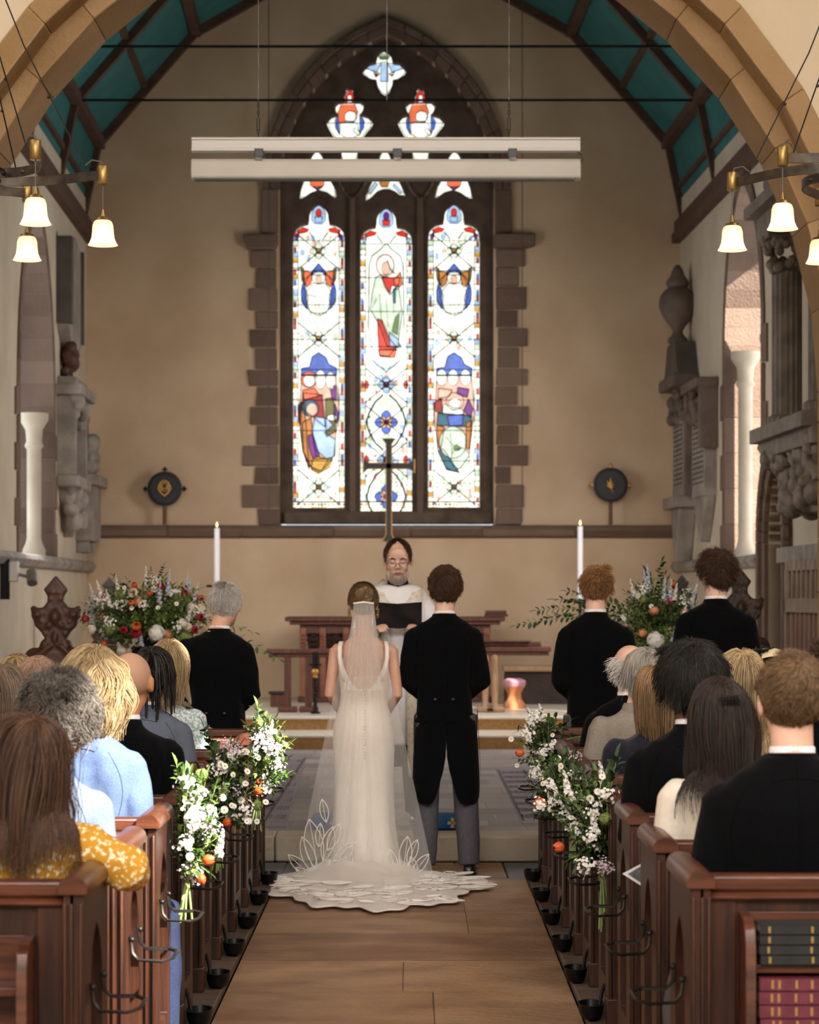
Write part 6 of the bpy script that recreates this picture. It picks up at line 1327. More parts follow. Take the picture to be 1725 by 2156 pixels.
# surplice: gathered yoke, wide sleeves, long skirt
o = MB(); Rg = []
def fold(a, z_, amp, n=22): return 1+amp*sin(n*a+3*sin(z_*4))
for zz, rx, ry, cy, am in ((1.50, .078, .076, .0, 0), (1.49, .115, .088, 0, 0), (1.47, .16, .10, 0, .0), (1.43, .20, .114, 0, .006), (1.38, .212, .125, 0, .01), (1.33, .215, .135, 0, .015), (1.2, .205, .148, 0, .03), (1.05, .20, .155, 0, .045), (.85, .215, .165, 0, .055), (.65, .235, .175, 0, .06), (.52, .25, .18, 0, .065), (.50, .248, .178, 0, .065)):
    Rg.append([V((rx*cos(a)*fold(a, zz, am), cy+ry*sin(a)*fold(a, zz, am), zz+(.02*abs(cos(a)) if zz > 1.43 else 0))) for a in [2*pi*i/96 for i in range(96)]])
o.rings(Rg, caps=(0, 0)); su = obj('surplice', o, SURP, TT, world=False, ang=180, solid=.004)
for s in (-1, 1):
    a = p['AM'][s]; o = MB(); Rg = []
    pts = [a[0]+V((s*-.045, 0, .0)), a[0].lerp(a[1], .35), a[0].lerp(a[1], .75), a[1]+V((0, 0, -.02)), a[1].lerp(a[2], .45)+V((0, 0, -.04)), a[2]+V((0, 0, -.045))]
    rr_ = [.088, .088, .092, .105, .115, .12]
    for i, q in enumerate(pts):
        t = (pts[min(i+1, 5)]-pts[max(i-1, 0)]).normalized(); u = Vector((0, 0, 1)); u = (u-t*u.dot(t)).normalized(); w = t.cross(u); k_ = rr_[i]
        Rg.append([q+u*cos(b)*k_*(1.2 if cos(b) < 0 else .85)*(1+.04*sin(5*b))+w*sin(b)*k_*.85*(1+.05*sin(7*b+i)) for b in [2*pi*j/32 for j in range(32)]])
    o.rings(Rg, caps=(1, 0)); obj('sleeve', o, SURP, su, world=False, ang=180, solid=.004)
for s in (-1, 1):                                 # stole: round the neck and down the front
    pts = [(s*.02, -.10, 1.50), (s*.075, -.07, 1.525), (s*.105, .0, 1.505), (s*.108, .085, 1.465), (s*.10, .135, 1.37), (s*.098, .162, 1.2), (s*.10, .17, 1.0), (s*.105, .182, .8), (s*.11, .192, .6), (s*.115, .198, .40), (s*.118, .2, .30)]
    L_, Rr = [], []
    for i, q in enumerate(pts):
        w = .052 if i > 2 else .045; dx = Vector((w, 0, 0)) if i > 1 else Vector((w*.5, -w*.3*s, w*.6)); q = Vector(q); L_.append([V(q-dx), V(q-dx*.5+Vector((0, .004, 0))), V(q+Vector((0, .006, 0))), V(q+dx*.5+Vector((0, .004, 0))), V(q+dx)])
    o = MB(); o.grid(L_); st = obj('stole', o, STOLE, TT, world=False, ang=180, solid=.004)
    if s < 0:
        o = MB()
        for cx_, r_ in ((-.012, .014), (.012, .014), (0, .01)): o.tube([V((s*.1+cx_+r_*cos(a), .181, 1.03+r_*sin(a)+(.02 if cx_ == 0 else 0))) for a in [2*pi*i/14 for i in range(14)]], .0016, 5, loop=True)
        obj('embroidered_emblem', o, mat('grey gold thread', '#8c7a5a', r=.6), st, world=False)
# the book he holds
Bm = Matrix.Translation(V((0, .37, 1.315))) @ Matrix.Rotation(R(52), 4, 'X')
T = thing('service_book', 'open black leather service book held in the hands of the priest', 'book'); w2 = Matrix.Translation(TT.location) @ Matrix.Rotation(R(180), 4, 'Z') @ Bm; T.location = w2.translation
M2 = w2
o = MB()
for s in (-1, 1): o.add([M2 @ Vector((s*x_, y_, z_)) for x_, z0_ in ((0, 0), (.155, .02)) for y_ in (-.10, .10) for z_ in (z0_, z0_+.006)], [(0, 1, 3, 2), (4, 6, 7, 5), (0, 4, 5, 1), (2, 3, 7, 6), (0, 2, 6, 4), (1, 5, 7, 3)])
obj('cover', o, mat('black leather cover', '#15171a', '#2c2f33', ns=9, r=.35, bump=.2), T, bevel=.002)
o = MB()
for s in (-1, 1): o.add([M2 @ Vector((s*x_, y_, z_)) for x_, z0_ in ((.002, .007), (.148, .027)) for y_ in (-.095, .095) for z_ in (z0_, z0_+.012)], [(0, 1, 3, 2), (4, 6, 7, 5), (0, 4, 5, 1), (2, 3, 7, 6), (0, 2, 6, 4), (1, 5, 7, 3)])
obj('pages', o, SHIRT, T)
# ---------------- bride
Yb = 13.85; Xb = XP(766, Yb)
p = person('bride in ivory low-backed satin gown with a pinned chignon, back turned', Xb, Yb, 1.695, 1.8, fem=True, head=(3, -5, 0), hd=(-.003, .0), skin=SKIN, coat=None, arms=((.178, -.005, 1.41), (.212, -.035, 1.13), (.13, .18, .98), (.05, .22, .95)), legm=None, voxel=.0065, widen=1.10, hs=1.05, shoes=True)
V, HM, TT, S = p['V'], p['HM'], p['T'], p['S']
SATB = SATIN
o = MB(); Rg = []; N_ = 96
prof_ = [(1.36, .150, .098, -.008), (1.30, .150, .106, -.002), (1.24, .143, .105, 0), (1.18, .136, .101, 0), (1.12, .133, .100, 0), (1.06, .142, .106, 0), (1.0, .160, .118, -.004), (.94, .176, .128, -.01), (.86, .182, .130, -.012), (.75, .178, .122, -.008), (.6, .172, .118, -.01), (.45, .175, .122, -.02), (.3, .185, .134, -.035), (.18, .2, .15, -.05), (.08, .225, .18, -.07), (.03, .25, .22, -.1), (.012, .27, .26, -.13)]
def neckl(a):                                      # neckline height: low at the back (a=-90 deg)
    bk = max(0, -sin(a)); x_ = abs(cos(a))
    if sin(a) < 0: return 1.165+.20*min(1, (x_/.86))**3.2
    return 1.33
for zz, rx, ry, cy in prof_:
    am = 0 if zz > .9 else .05*(1-zz/.9)
    Rg.append([V((rx*1.045*cos(a)*(1+am*sin(7*a+zz*2)), cy+ry*1.07*sin(a)*(1+am*sin(7*a+zz*2)), zz)) for a in [2*pi*i/N_ for i in range(N_)]])
def msk(i, j):
    a = 2*pi*(j+.5)/N_; zz = (prof_[i][0]+prof_[min(i+1, len(prof_)-1)][0])/2; return True
Rg2 = []
for i, row in enumerate(Rg):                       # slide upper rows onto the neckline
    Rg2.append(row)
top = []
for k_ in range(5):
    row = []
    for j in range(N_):
        a = 2*pi*j/N_; zt_ = neckl(a); zz = 1.06+(zt_-1.06)*(1-k_/5)
        for (z1, a1, b1, c1), (z2, a2, b2, c2) in zip(prof_, prof_[1:]):
            if z2 <= zz <= z1: t = (zz-z2)/(z1-z2); rx, ry, cy = a2+(a1-a2)*t, b2+(b1-b2)*t, c2+(c1-c2)*t; break
        row.append(V((rx*1.05*cos(a), cy+ry*1.08*sin(a), zz)))
    top.append(row)
o.rings(top+Rg[5:], caps=(0, 0)); dr = obj('wedding_dress', o, SATB, TT, world=False, ang=180, solid=.004)
for s in (-1, 1):
    pts = [(s*.112, -.088, 1.215), (s*.134, -.085, 1.28), (s*.146, -.083, 1.36), (s*.146, -.075, 1.42), (s*.138, -.04, 1.455), (s*.13, .01, 1.45), (s*.12, .06, 1.40), (s*.11, .095, 1.32)]
    o = MB(); o.grid([[V((x_-s*.014-.0, y_-.003, z_)), V((x_, y_-.007, z_+.002)), V((x_+s*.014, y_-.003, z_))] for x_, y_, z_ in pts]); obj('shoulder_strap', o, SATB, dr, world=False, ang=180, solid=.004)
for i in range(22):
    zz = 1.155-i*.0195
    for (z1, a1, b1, c1), (z2, a2, b2, c2) in zip(prof_, prof_[1:]):
        if z2 <= zz <= z1: t = (zz-z2)/(z1-z2); yb = -(b2+(b1-b2)*t)*1.08+c2+(c1-c2)*t
    o = MB(); o.ball(V((.012, yb-.004, zz)), (.0065, .005, .0065), 8, 5); obj('button', o, SATB, dr, world=False, ang=180)
# chignon hair
hair(p, H_UPDO, 9360, .045, g=.0, curl=.03, freq=4, thick=.014, seed=41, rad=0.00086, lift=-.35, low=-.058, steps=6, crown=(0, .9, .35), spread=.12, clump=40)
o = MB(); rs = random.Random(4)
lobes = [((.016, -.118, .066), (.036, .024, .030), 25), ((-.018, -.120, .052), (.032, .024, .034), -35), ((.018, -.124, .036), (.030, .022, .026), 70), ((-.004, -.128, .058), (.022, .020, .028), 10)]
for (cx_, cy_, cz_), (ra, rb, rc), tl in lobes:
    for i in range(90):
        a = rs.uniform(0, 2*pi); pts = []
        for k_ in range(9):
            b = R(12+156*k_/8); q = Vector((ra*sin(b)*cos(a), rb*sin(b)*sin(a), rc*cos(b))); q = Matrix.Rotation(R(tl+12*sin(b)), 3, 'Y') @ q; pts.append(HM @ (Vector((cx_, cy_, cz_))+q*(1+rs.uniform(-.03, .05))))
        o.tube(pts, [.0008, .0018, .002, .002, .002, .002, .002, .0018, .0008], 3)
obj('chignon', o, H_UPDO, TT, world=False, ang=0, fixn=False)
o = MB()
for (c3), (ra, rb, rc), tl in lobes: o.ball((0, 0, 0), (ra*.94, rb*.94, rc*.94), 14, 10, M=HM @ Matrix.Translation(c3) @ Matrix.Rotation(R(tl), 4, 'Y'))
obj('chignon_core', remesh(o, .006, 2), undm(H_UPDO), TT, world=False, ang=180)
for s in (-1, 1):
    o = MB(); o.ball(HM @ Vector((s*.082, -.004, -.044)), .007, 8, 6); o.ball(HM @ Vector((s*.083, -.004, -.058)), (.009, .006, .009), 8, 6); o.tube([HM @ Vector((s*.083+.008*cos(a), -.004, -.07+.008*sin(a))) for a in [2*pi*i/10 for i in range(10)]], .002, 4, loop=True); obj('earring', o, GOLD, TT, world=False)
for s in (-1, 1):
    o = MB(); 
    for i in range(7): rs = random.Random(i+s*9); o.tube([HM @ Vector((s*.07, -.02, .0)), HM @ Vector((s*(.085+rs.uniform(0, .01)), -.02, -.03)), HM @ Vector((s*(.078+rs.uniform(0, .014)), -.03, -.075))], [.001, .001, .0005], 3)
    obj('loose_strand', o, H_UPDO, TT, world=False, ang=0, fixn=False)
# sheer veil: top layer from the comb to the floor behind her, with lace edge on the floor
TULLE = bpy.data.materials.new('sheer tulle'); TULLE.use_nodes = True; nt = TULLE.node_tree; b = nt.nodes['Principled BSDF']; b.inputs['Base Color'].default_value = (.93, .90, .87, 1); b.inputs['Roughness'].default_value = .8
def sheer(M, a0, a1, tlc=.35):
    nt = M.node_tree; b = nt.nodes['Principled BSDF']; tr = nt.nodes.new('ShaderNodeBsdfTransparent'); tl = nt.nodes.new('ShaderNodeBsdfTranslucent'); tl.inputs[0].default_value = (.9, .88, .85, 1); m0 = nt.nodes.new('ShaderNodeMixShader'); m0.inputs[0].default_value = tlc
    nt.links.new(b.outputs[0], m0.inputs[1]); nt.links.new(tl.outputs[0], m0.inputs[2])
    mi = nt.nodes.new('ShaderNodeMixShader'); lw = nt.nodes.new('ShaderNodeLayerWeight'); lw.inputs[0].default_value = .35; mr = nt.nodes.new('ShaderNodeMapRange'); mr.inputs[3].default_value = a0; mr.inputs[4].default_value = a1
    nt.links.new(lw.outputs['Facing'], mr.inputs[0]); nt.links.new(mr.outputs[0], mi.inputs[0]); nt.links.new(tr.outputs[0], mi.inputs[1]); nt.links.new(m0.outputs[0], mi.inputs[2]); nt.links.new(mi.outputs[0], nt.nodes['Material Output'].inputs[0])
sheer(TULLE, .25, .7)
T = thing('bridal_veil', 'sheer cathedral veil pinned in the hair of the bride and trailing on the aisle', 'veil', (Xb, Yb, 0))
comb = Vector((XP(767, Yb), Yb-.155, ZP(1269, Yb)))
def veil(name, wtop, wsh, wbot, zend, nf, amp, y0, M, floor_len=0, xoff=0, Lx=None, flip=0):
    rows = []; NJ = 90
    zs = [comb.z-(comb.z-zend)*i/44 for i in range(45)]
    for i, zz in enumerate(zs):
        t = i/44; w = float(np.interp(t, [0, .10, .26, .48, .82, 1], [wtop, wtop*1.35, wsh, wsh*1.5, wbot*.85, wbot])) if floor_len else wtop+(wbot-wtop)*t; row = []
        for j in range(NJ+1):
            u = -1+2*j/NJ; f = amp*(.25+t)*sin(nf*pi*u+1.5*sin(3*u+2*t)+flip)
            yb = Yb-.145-.05*t-.06*t*t+.06*(1-abs(u))*0; row.append((comb.x+xoff*t+w*u+.4*f, yb+f+.05*abs(u)**2*(.3+t)*(1 if t < .9 else 1)-(.012 if flip else 0)-.25*max(0, t-.85)/.15*.3, zz))
        rows.append(row)
    if floor_len:
        for i in range(1, 16):
            t = i/15; row = []
            for j in range(NJ+1):
                u = -1+2*j/NJ; x_, y_, z_ = rows[44][j]; row.append((x_+(.30*u+.07*abs(u))*t, y_-floor_len*t*math.sqrt(max(0, 1-u*u*.92)), .012+.016*abs(sin(9*u+6*t))*(1-t*.7)))
            rows.append(row)
    o = MB(); o.grid(rows); return obj(name, o, M, T, ang=180), rows
TUL2 = TULLE.copy(); TUL2.name = 'gathered tulle'; 
for n_ in TUL2.node_tree.nodes:
    if n_.type == 'MAP_RANGE': n_.inputs[3].default_value = .24; n_.inputs[4].default_value = .75
vo, rows = veil('veil_outer_layer', .057, .15, .40, .02, 5, .011, 0, TULLE, floor_len=.35, xoff=0)
veil('veil_inner_layer', .057, .075, .112, 1.10, 6, .009, 0, TUL2, flip=1.3)
o = MB(); o.tube([(comb.x-.058, comb.y+.01, comb.z-.004), (comb.x, comb.y-.006, comb.z+.004), (comb.x+.058, comb.y+.01, comb.z-.004)], .006, 6); obj('comb', o, SATIN, T)
# train of the dress spread over the flagstones
T2 = thing('dress_train', 'ivory train of the gown with lace leaf edging spread over the aisle floor', 'dress train', (Xb, Yb-.6, 0))
rs = random.Random(12); rows = []; NJ = 110
for i in range(26):
    t = i/25; row = []
    for j in range(NJ+1):
        u = -1+2*j/NJ; ang = u*1.45
        rx = .22+(.455)*t; ry = .2+1.27*t*(1+.10*sin(3.1*u+1)); cx_ = Xb+.045*t*1.0
        edge = 1+.05*t*sin(17*u)+.03*t*sin(41*u)
        x_ = cx_+rx*sin(ang)*edge*(1.0 if u < 0 else 1.0); y_ = Yb-.12-ry*cos(ang)*edge*.92; z_ = .014+.10*(1-t)**3+.03*abs(sin(6*u+4*t))*(1-t)**.5*(.3+t)+.02*noise.noise(Vector((x_*9, y_*9, 0)))*(t < .97)
        row.append((x_, y_, max(.006, z_)))
    rows.append(row)
TR = SATIN.copy(); TR.name = 'sheer ivory train'; sheer(TR, .93, 1.0, .05)
o = MB(); o.grid(rows); obj('train', o, TR, T2, ang=180)
LACEW = mat('ivory lace', '#f6f0ea', r=.7)
def leafpts(c, a, L, w, n=7):
    out = []
    for s in (1, -1):
        for i in range(n+1):
            t = i/n if s > 0 else 1-i/n; q = Vector((L*t, s*w*sin(pi*t)**.8, 0)); out.append(Vector((c[0]+q.x*cos(a)-q.y*sin(a), c[1]+q.x*sin(a)+q.y*cos(a), c[2])))
    return out
def surf_z(x_, y_): return .034
o = MB(); rs = random.Random(3)
for i in range(110):
    u = rs.uniform(-1, 1); t = rs.uniform(.45, .97); r_ = rows[int(t*25)][int((u+1)/2*NJ)]; L = rs.uniform(.09, .2); a = rs.uniform(0, 6.28); pl_ = leafpts((r_[0], r_[1], r_[2]+.008), a, L, L*.24)
    o.tube(pl_, .003, 4, loop=True); o.tube([pl_[0], pl_[7]], .0018, 4)
    if False: o.add([q+Vector((0, 0, -.001)) for q in pl_], [tuple(range(len(pl_)))])
e_ = [Vector(q)+Vector((0, 0, .004)) for q in rows[25]]; o.tube(e_, .0045, 5)
obj('lace_applique', o, LACEW, T2)
# lace leaves on the veil hem, standing up the fabric
o = MB(); rs = random.Random(9)
for cx_, cz_, a, L in [(-.33, .05, 1.9, .26), (-.30, .06, 1.75, .36), (-.27, .12, 1.3, .24), (-.24, .18, 1.15, .2), (-.2, .12, .7, .2), (-.36, .04, 2.4, .2), (-.16, .1, 1.0, .16), (-.3, .2, 1.5, .16), (.27, .06, 1.45, .24), (.3, .1, 1.2, .18), (.33, .04, .9, .18), (-.34, .02, 2.6, .14), (-.12, .05, 1.3, .15), (.22, .04, 1.8, .18), (-.25, .34, 1.75, .16), (.36, .04, 1.9, .13)]:
    t = 1-cz_/1.6; yv = Yb-.145-.05*t-.06*t*t+.05*(cx_/.385)**2*(.3+t)-.04; pl_ = []
    for q in leafpts((0, 0, 0), a, L*.85, L*.15): pl_.append(Vector((comb.x+cx_*.85+q.x, yv-.012, cz_+q.y)))
    o.tube(pl_, .0026, 4, loop=True); o.tube([pl_[0], pl_[7]], .0016, 4)
obj('lace_leaves', o, LACEW, T)
# ------------------------------------------------------------------ flowers
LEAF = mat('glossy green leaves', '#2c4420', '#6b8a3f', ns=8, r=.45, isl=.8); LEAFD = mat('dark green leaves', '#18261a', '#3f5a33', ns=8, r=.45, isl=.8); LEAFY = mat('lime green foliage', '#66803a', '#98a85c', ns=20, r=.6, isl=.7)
STEM = mat('green stems', '#7d9455', '#9bb070', ns=8, r=.5); PETW = mat('white petals', '#efece6', '#f6f3ee', ns=8, r=.6); PETB = mat('pale blue petals', '#aebcd6', '#d8dfec', ns=20, r=.6, isl=.7)
PETC = mat('cream petals', '#e9dfc6', '#f1ead8', ns=12, r=.6, isl=.6); PETO = mat('orange tulip petals', '#c4471a', '#e2793a', ns=9, st=(1, 1, .3), r=.45); PETR = mat('crimson petals', '#8e1226', '#b9283c', ns=9, r=.5); PETP = mat('peach petals', '#e0895c', '#efb28b', ns=12, r=.5, isl=.5); YEL = mat('yellow disc', '#d7a425', r=.8); PETL = mat('lilac waxflower', '#b79ab0', '#d9c8d2', ns=15, r=.6, isl=.6)
def leaf(o, p, d, up, L, w, mi=0):
    d = d.normalized(); s = d.cross(up); s = s.normalized() if s.length > 1e-4 else d.orthogonal().normalized(); n = s.cross(d); p = Vector(p)
    a = p+d*L*.35-n*L*.0; b = p+d*L*.7-n*L*.04; t = p+d*L-n*L*.12
    o.add([p, a+s*w+n*w*.25, a-s*w+n*w*.25, a, b+s*w*.8+n*w*.2, b-s*w*.8+n*w*.2, b, t], [(0, 1, 3), (0, 3, 2), (1, 4, 6, 3), (3, 6, 5, 2), (4, 7, 6), (6, 7, 5)], mi)
def sprig(o, so, base, tip, n, L, w, rs, droop=.1, r=.0018):
    base, tip = Vector(base), Vector(tip); mid = (base+tip)/2+Vector((rs.uniform(-.1, .1), rs.uniform(-.1, .1), .12))*(tip-base).length; pts = []
    for i in range(7): t = i/6; pts.append(base*(1-t)**2+mid*2*t*(1-t)+tip*t*t)
    so.tube(pts, [r*1.3, r*1.2, r, r, r*.8, r*.6, r*.4], 4)
    for i in range(n):
        t = .25+.75*(i+.5)/n; k_ = min(5, int(t*6)); f = t*6-k_; q = pts[k_].lerp(pts[k_+1], f); d = (pts[k_+1]-pts[k_]).normalized(); sd = d.orthogonal().normalized(); sd = Matrix.Rotation(rs.uniform(0, 6.28), 3, d) @ sd
        for s in (1, -1): leaf(o, q, d*.6+sd*s*.8+Vector((0, 0, -droop)), Vector((rs.uniform(-.4, .4), rs.uniform(-.4, .4), 1)), L*rs.uniform(.7, 1.15)*(1.1-.4*t), w*rs.uniform(.8, 1.2))
    leaf(o, pts[-1], (pts[-1]-pts[-2]), Vector((0, 0, 1)), L, w)
def frame(d):
    d = Vector(d).normalized(); u = d.orthogonal().normalized(); return d, u, d.cross(u)
def daisy(c, d, r, T, nm='daisy'):
    d, u, v = frame(d); c = Vector(c); o = MB(); n = 13
    for i in range(n):
        a = 2*pi*i/n; e = u*cos(a)+v*sin(a); g = d.cross(e); w = r*.17
        o.add([c+e*r*.2+g*w*.4, c+e*r*.2-g*w*.4, c+e*r*.8-g*w+d*r*.1, c+e*r+d*r*.05, c+e*r*.8+g*w+d*r*.1], [(0, 1, 2, 3, 4)])
    f = obj(nm, o, PETW, T, ang=0, fixn=False); o = MB(); o.ball(c+d*r*.08, (r*.26,)*3, 8, 5); obj('centre', o, YEL, f)
def tulip(c, d, r, T, m=PETO, nm='tulip', opn=1.0):
    d, u, v = frame(d); c = Vector(c); o = MB()
    for k_ in range(6):
        a0 = k_*pi/3; G = []
        for i, (t, q) in enumerate(((0, .15), (.25, .75), (.55, 1.0), (.85, .8*opn), (1.1, .35*opn))):
            G.append([c+d*r*2.1*t*(1-.03*abs(j))+(u*cos(a0+j*.32*(1 if t < 1 else .4))+v*sin(a0+j*.32*(1 if t < 1 else .4)))*r*q*(1-.05*abs(j)+.03*(k_ % 2)) for j in (-2, -1, 0, 1, 2)])
        o.grid(G)
    return obj(nm, o, m, T, ang=180, fixn=False)
def floret(o, c, d, r, n=5, mi=0, tw=0):
    d, u, v = frame(d)
    for i in range(n):
        a = 2*pi*i/n+tw; e = u*cos(a)+v*sin(a); g = d.cross(e); o.add([c, c+e*r*.6-g*r*.38+d*r*.12, c+e*r+d*r*.05, c+e*r*.6+g*r*.38+d*r*.12], [(0, 1, 2, 3)], mi)
def ruffle(c, d, r, T, m, nm, n=60, seed=0, fl=.42):
    d, u, v = frame(d); c = Vector(c); o = MB(); rs = random.Random(seed)
    o.ball(c, r*.75, 10, 7)
    for i in range(n):
        a = rs.uniform(0, 6.28); b = math.acos(rs.uniform(-.2, 1)); e = (d*cos(b)+(u*cos(a)+v*sin(a))*sin(b)).normalized(); floret(o, c+e*r*rs.uniform(.85, 1.05), e, r*fl*rs.uniform(.7, 1.2), 4, tw=rs.uniform(0, 3))
    return obj(nm, o, m, T, ang=0, fixn=False)
def spike(a, b, r, T, m, nm, n=26, seed=0):
    a, b = Vector(a), Vector(b); o = MB(); rs = random.Random(seed); d = (b-a).normalized(); dd, u, v = frame(d)
    for i in range(n):
        t = (i+.5)/n; q = a.lerp(b, t); an = i*2.4; e = (u*cos(an)+v*sin(an)+d*.3).normalized(); rr_ = r*(1.15-.8*t); floret(o, q+e*rr_*.7, e, rr_*.9, 5, tw=rs.random()); 
        if t > .8: o.ball(q+e*rr_*.5, rr_*.3, 6, 4)
    o.tube([a, b], .002, 4); return obj(nm, o, m, T, ang=0, fixn=False)
def spray(c, d, R_, T, m, nm, n=30, fr=.008, seed=0):
    c = Vector(c); o = MB(); rs = random.Random(seed); d = Vector(d).normalized(); so = []
    for i in range(n):
        e = (d*rs.uniform(.2, 1)+Vector((rs.gauss(0, .6), rs.gauss(0, .6), rs.gauss(0, .6)))).normalized(); q = c+e*R_*rs.uniform(.4, 1); floret(o, q, e+Vector((0, -.4, .2)), fr*rs.uniform(.7, 1.2), 5, tw=rs.random())
        if i % 3 == 0: o.tube([c-d*R_*.6, q], .0008, 3)
    return obj(nm, o, m, T, ang=0, fixn=False)
def arrangement(lab, c, ex, seed, nsp, flowers, arms=(), ped=None, dark=.4, leafL=.05):
    T = thing('flower_arrangement', lab, 'flowers', (c[0], c[1], ped if ped is not None else c[2]), group='large flower arrangements'); rs = random.Random(seed); c = Vector(c)
    o1, o2, so, o3 = MB(), MB(), MB(), MB(); base = c+Vector((0, 0, -ex[2]*.75))
    def rp(k_=1.0, front=False):
        while True:
            d = Vector((rs.gauss(0, 1), rs.gauss(0, 1), rs.gauss(.15, .9))).normalized()
            if front and d.y > .25: continue
            return d, c+Vector((d.x*ex[0], d.y*ex[1], d.z*ex[2]))*k_
    for i in range(nsp):
        d, q = rp(rs.uniform(.75, 1.15)); o = o2 if rs.random() < dark else (o3 if rs.random() < .3 else o1); sprig(o, so, base.lerp(c, rs.random()*.7), q, rs.randint(6, 11), leafL*rs.uniform(.6, 1.2), leafL*.2*rs.uniform(.5, 1.2), rs)
    for tip, n, L, w in arms: sprig(o2 if n > 10 else o1, so, c+Vector((0, 0, -.05)), Vector(tip), n, L, w, rs, r=.003)
    obj('foliage', o1, LEAF, T, ang=0, fixn=False); obj('dark_foliage', o2, LEAFD, T, ang=0, fixn=False); obj('lime_foliage', o3, LEAFY, T, ang=0, fixn=False); obj('stems', so, STEM, T, fixn=False)
    for kind, n, sz in flowers:
        for i in range(n):
            d, q = rp(rs.uniform(.78, 1.02), True); f = (d+Vector((0, -.9, .1))).normalized(); s_ = rs.randint(0, 9999)
            if kind == 'tulip': tulip(q, d+Vector((0, -.4, .2)), sz, T)
            elif kind == 'crimson': tulip(q, f, sz, T, PETR, 'crimson_ranunculus', 1.4)
            elif kind == 'peach': ruffle(q, f, sz, T, PETP, 'peach_rose', 40, s_, .5)
            elif kind == 'white': ruffle(q, f, sz, T, PETC, 'white_stock', 46, s_, .45)
            elif kind == 'hydrangea': ruffle(q, f, sz, T, PETW, 'white_hydrangea', 110, s_, .30)
            elif kind == 'lime': ruffle(q, f, sz, T, LEAFY, 'lime_viburnum', 90, s_, .26)
            elif kind == 'delph': spike(q-Vector((0, 0, .05)), q+d*.05+Vector((0, 0, .09)), sz, T, PETB, 'pale_blue_delphinium', 26, s_)
            elif kind == 'stock': spike(q-Vector((0, 0, .04)), q+d*.05+Vector((0, 0, .07)), sz, T, PETW, 'white_delphinium', 22, s_)
            elif kind == 'daisy': daisy(q, f, sz, T)
            elif kind == 'spray': spray(q, f, sz, T, PETW, 'white_blossom_spray', 34, .0085, s_)
            elif kind == 'lilac': spray(q, f, sz, T, PETL, 'lilac_waxflower', 34, .006, s_)
    if ped is not None:
        o = MB(); o.lathe([(.17, 0), (.17, .02), (.04, .06), (.022, .1), (.022, c.z-ex[2]*.9-ped-.12), (.1, c.z-ex[2]*.9-ped-.08), (.13, c.z-ex[2]*.9-ped+.08)], c=(c.x, c.y, ped), n=18); obj('pedestal', o, IRON, T)
    return T
Ya = 16.6; XA = lambda p: XP(p, Ya); ZA = lambda p: ZP(p, Ya)
arrangement('large mixed flower arrangement on a stand left of the white haired standing man', (XA(312), Ya, ZA(1300)), (.42, .3, .26), 21, 330,
    [('tulip', 7, .022), ('crimson', 9, .026), ('peach', 5, .03), ('white', 10, .032), ('lime', 4, .045), ('delph', 8, .017), ('stock', 9, .016), ('spray', 16, .06), ('daisy', 10, .018)],
    [((XA(240), Ya, ZA(1215)), 12, .05, .012), ((XA(345), Ya-.05, ZA(1195)), 14, .05, .012), ((XA(318), Ya, ZA(1200)), 12, .03, .006), ((XA(590), Ya-.3, ZA(1384)), 10, .075, .016), ((XA(540), Ya-.3, ZA(1330)), 8, .06, .013), ((XA(420), Ya, ZA(1240)), 8, .05, .01), ((XA(165), Ya, ZA(1290)), 12, .05, .012)], ped=.161, leafL=.05)
arrangement('large mixed flower arrangement on a stand between the two standing ushers', (XA(1385), Ya, ZA(1300)), (.28, .26, .27), 22, 210,
    [('tulip', 3, .022), ('crimson', 4, .026), ('peach', 4, .03), ('white', 7, .034), ('lime', 2, .035), ('delph', 8, .018), ('stock', 6, .017), ('spray', 9, .055), ('daisy', 6, .018)],
    [((XA(1088), Ya-.15, ZA(1316)), 20, .07, .016), ((XA(1130), Ya-.1, ZA(1285)), 16, .065, .015), ((XA(1170), Ya, ZA(1262)), 14, .07, .016), ((XA(1195), Ya, ZA(1245)), 12, .06, .014), ((XA(1150), Ya-.1, ZA(1300)), 16, .06, .014), ((XA(1395), Ya, ZA(1185)), 12, .06, .014), ((XA(1360), Ya, ZA(1205)), 12, .06, .014)], ped=.161, leafL=.05)
hy = [o for o in bpy.data.objects if o.name.startswith('flower_arrangement')][-1]
ruffle(P(1380, 1348, 16.3), (0, -1, .2), .060, hy, PETW, 'white_hydrangea', 150, 5, .26)
hy = [o for o in bpy.data.objects if o.name.startswith('flower_arrangement')][0]
ruffle(P(331, 1333, 16.3), (0, -1, .2), .055, hy, PETW, 'white_hydrangea', 130, 6, .28); tulip(P(290, 1338, 16.25), (-.1, -1, .4), .034, hy, PETR, 'crimson_ranunculus', 1.5); tulip(P(286, 1324, 16.25), (.2, -1, .5), .03, hy, PETO, 'orange_ranunculus', 1.4)
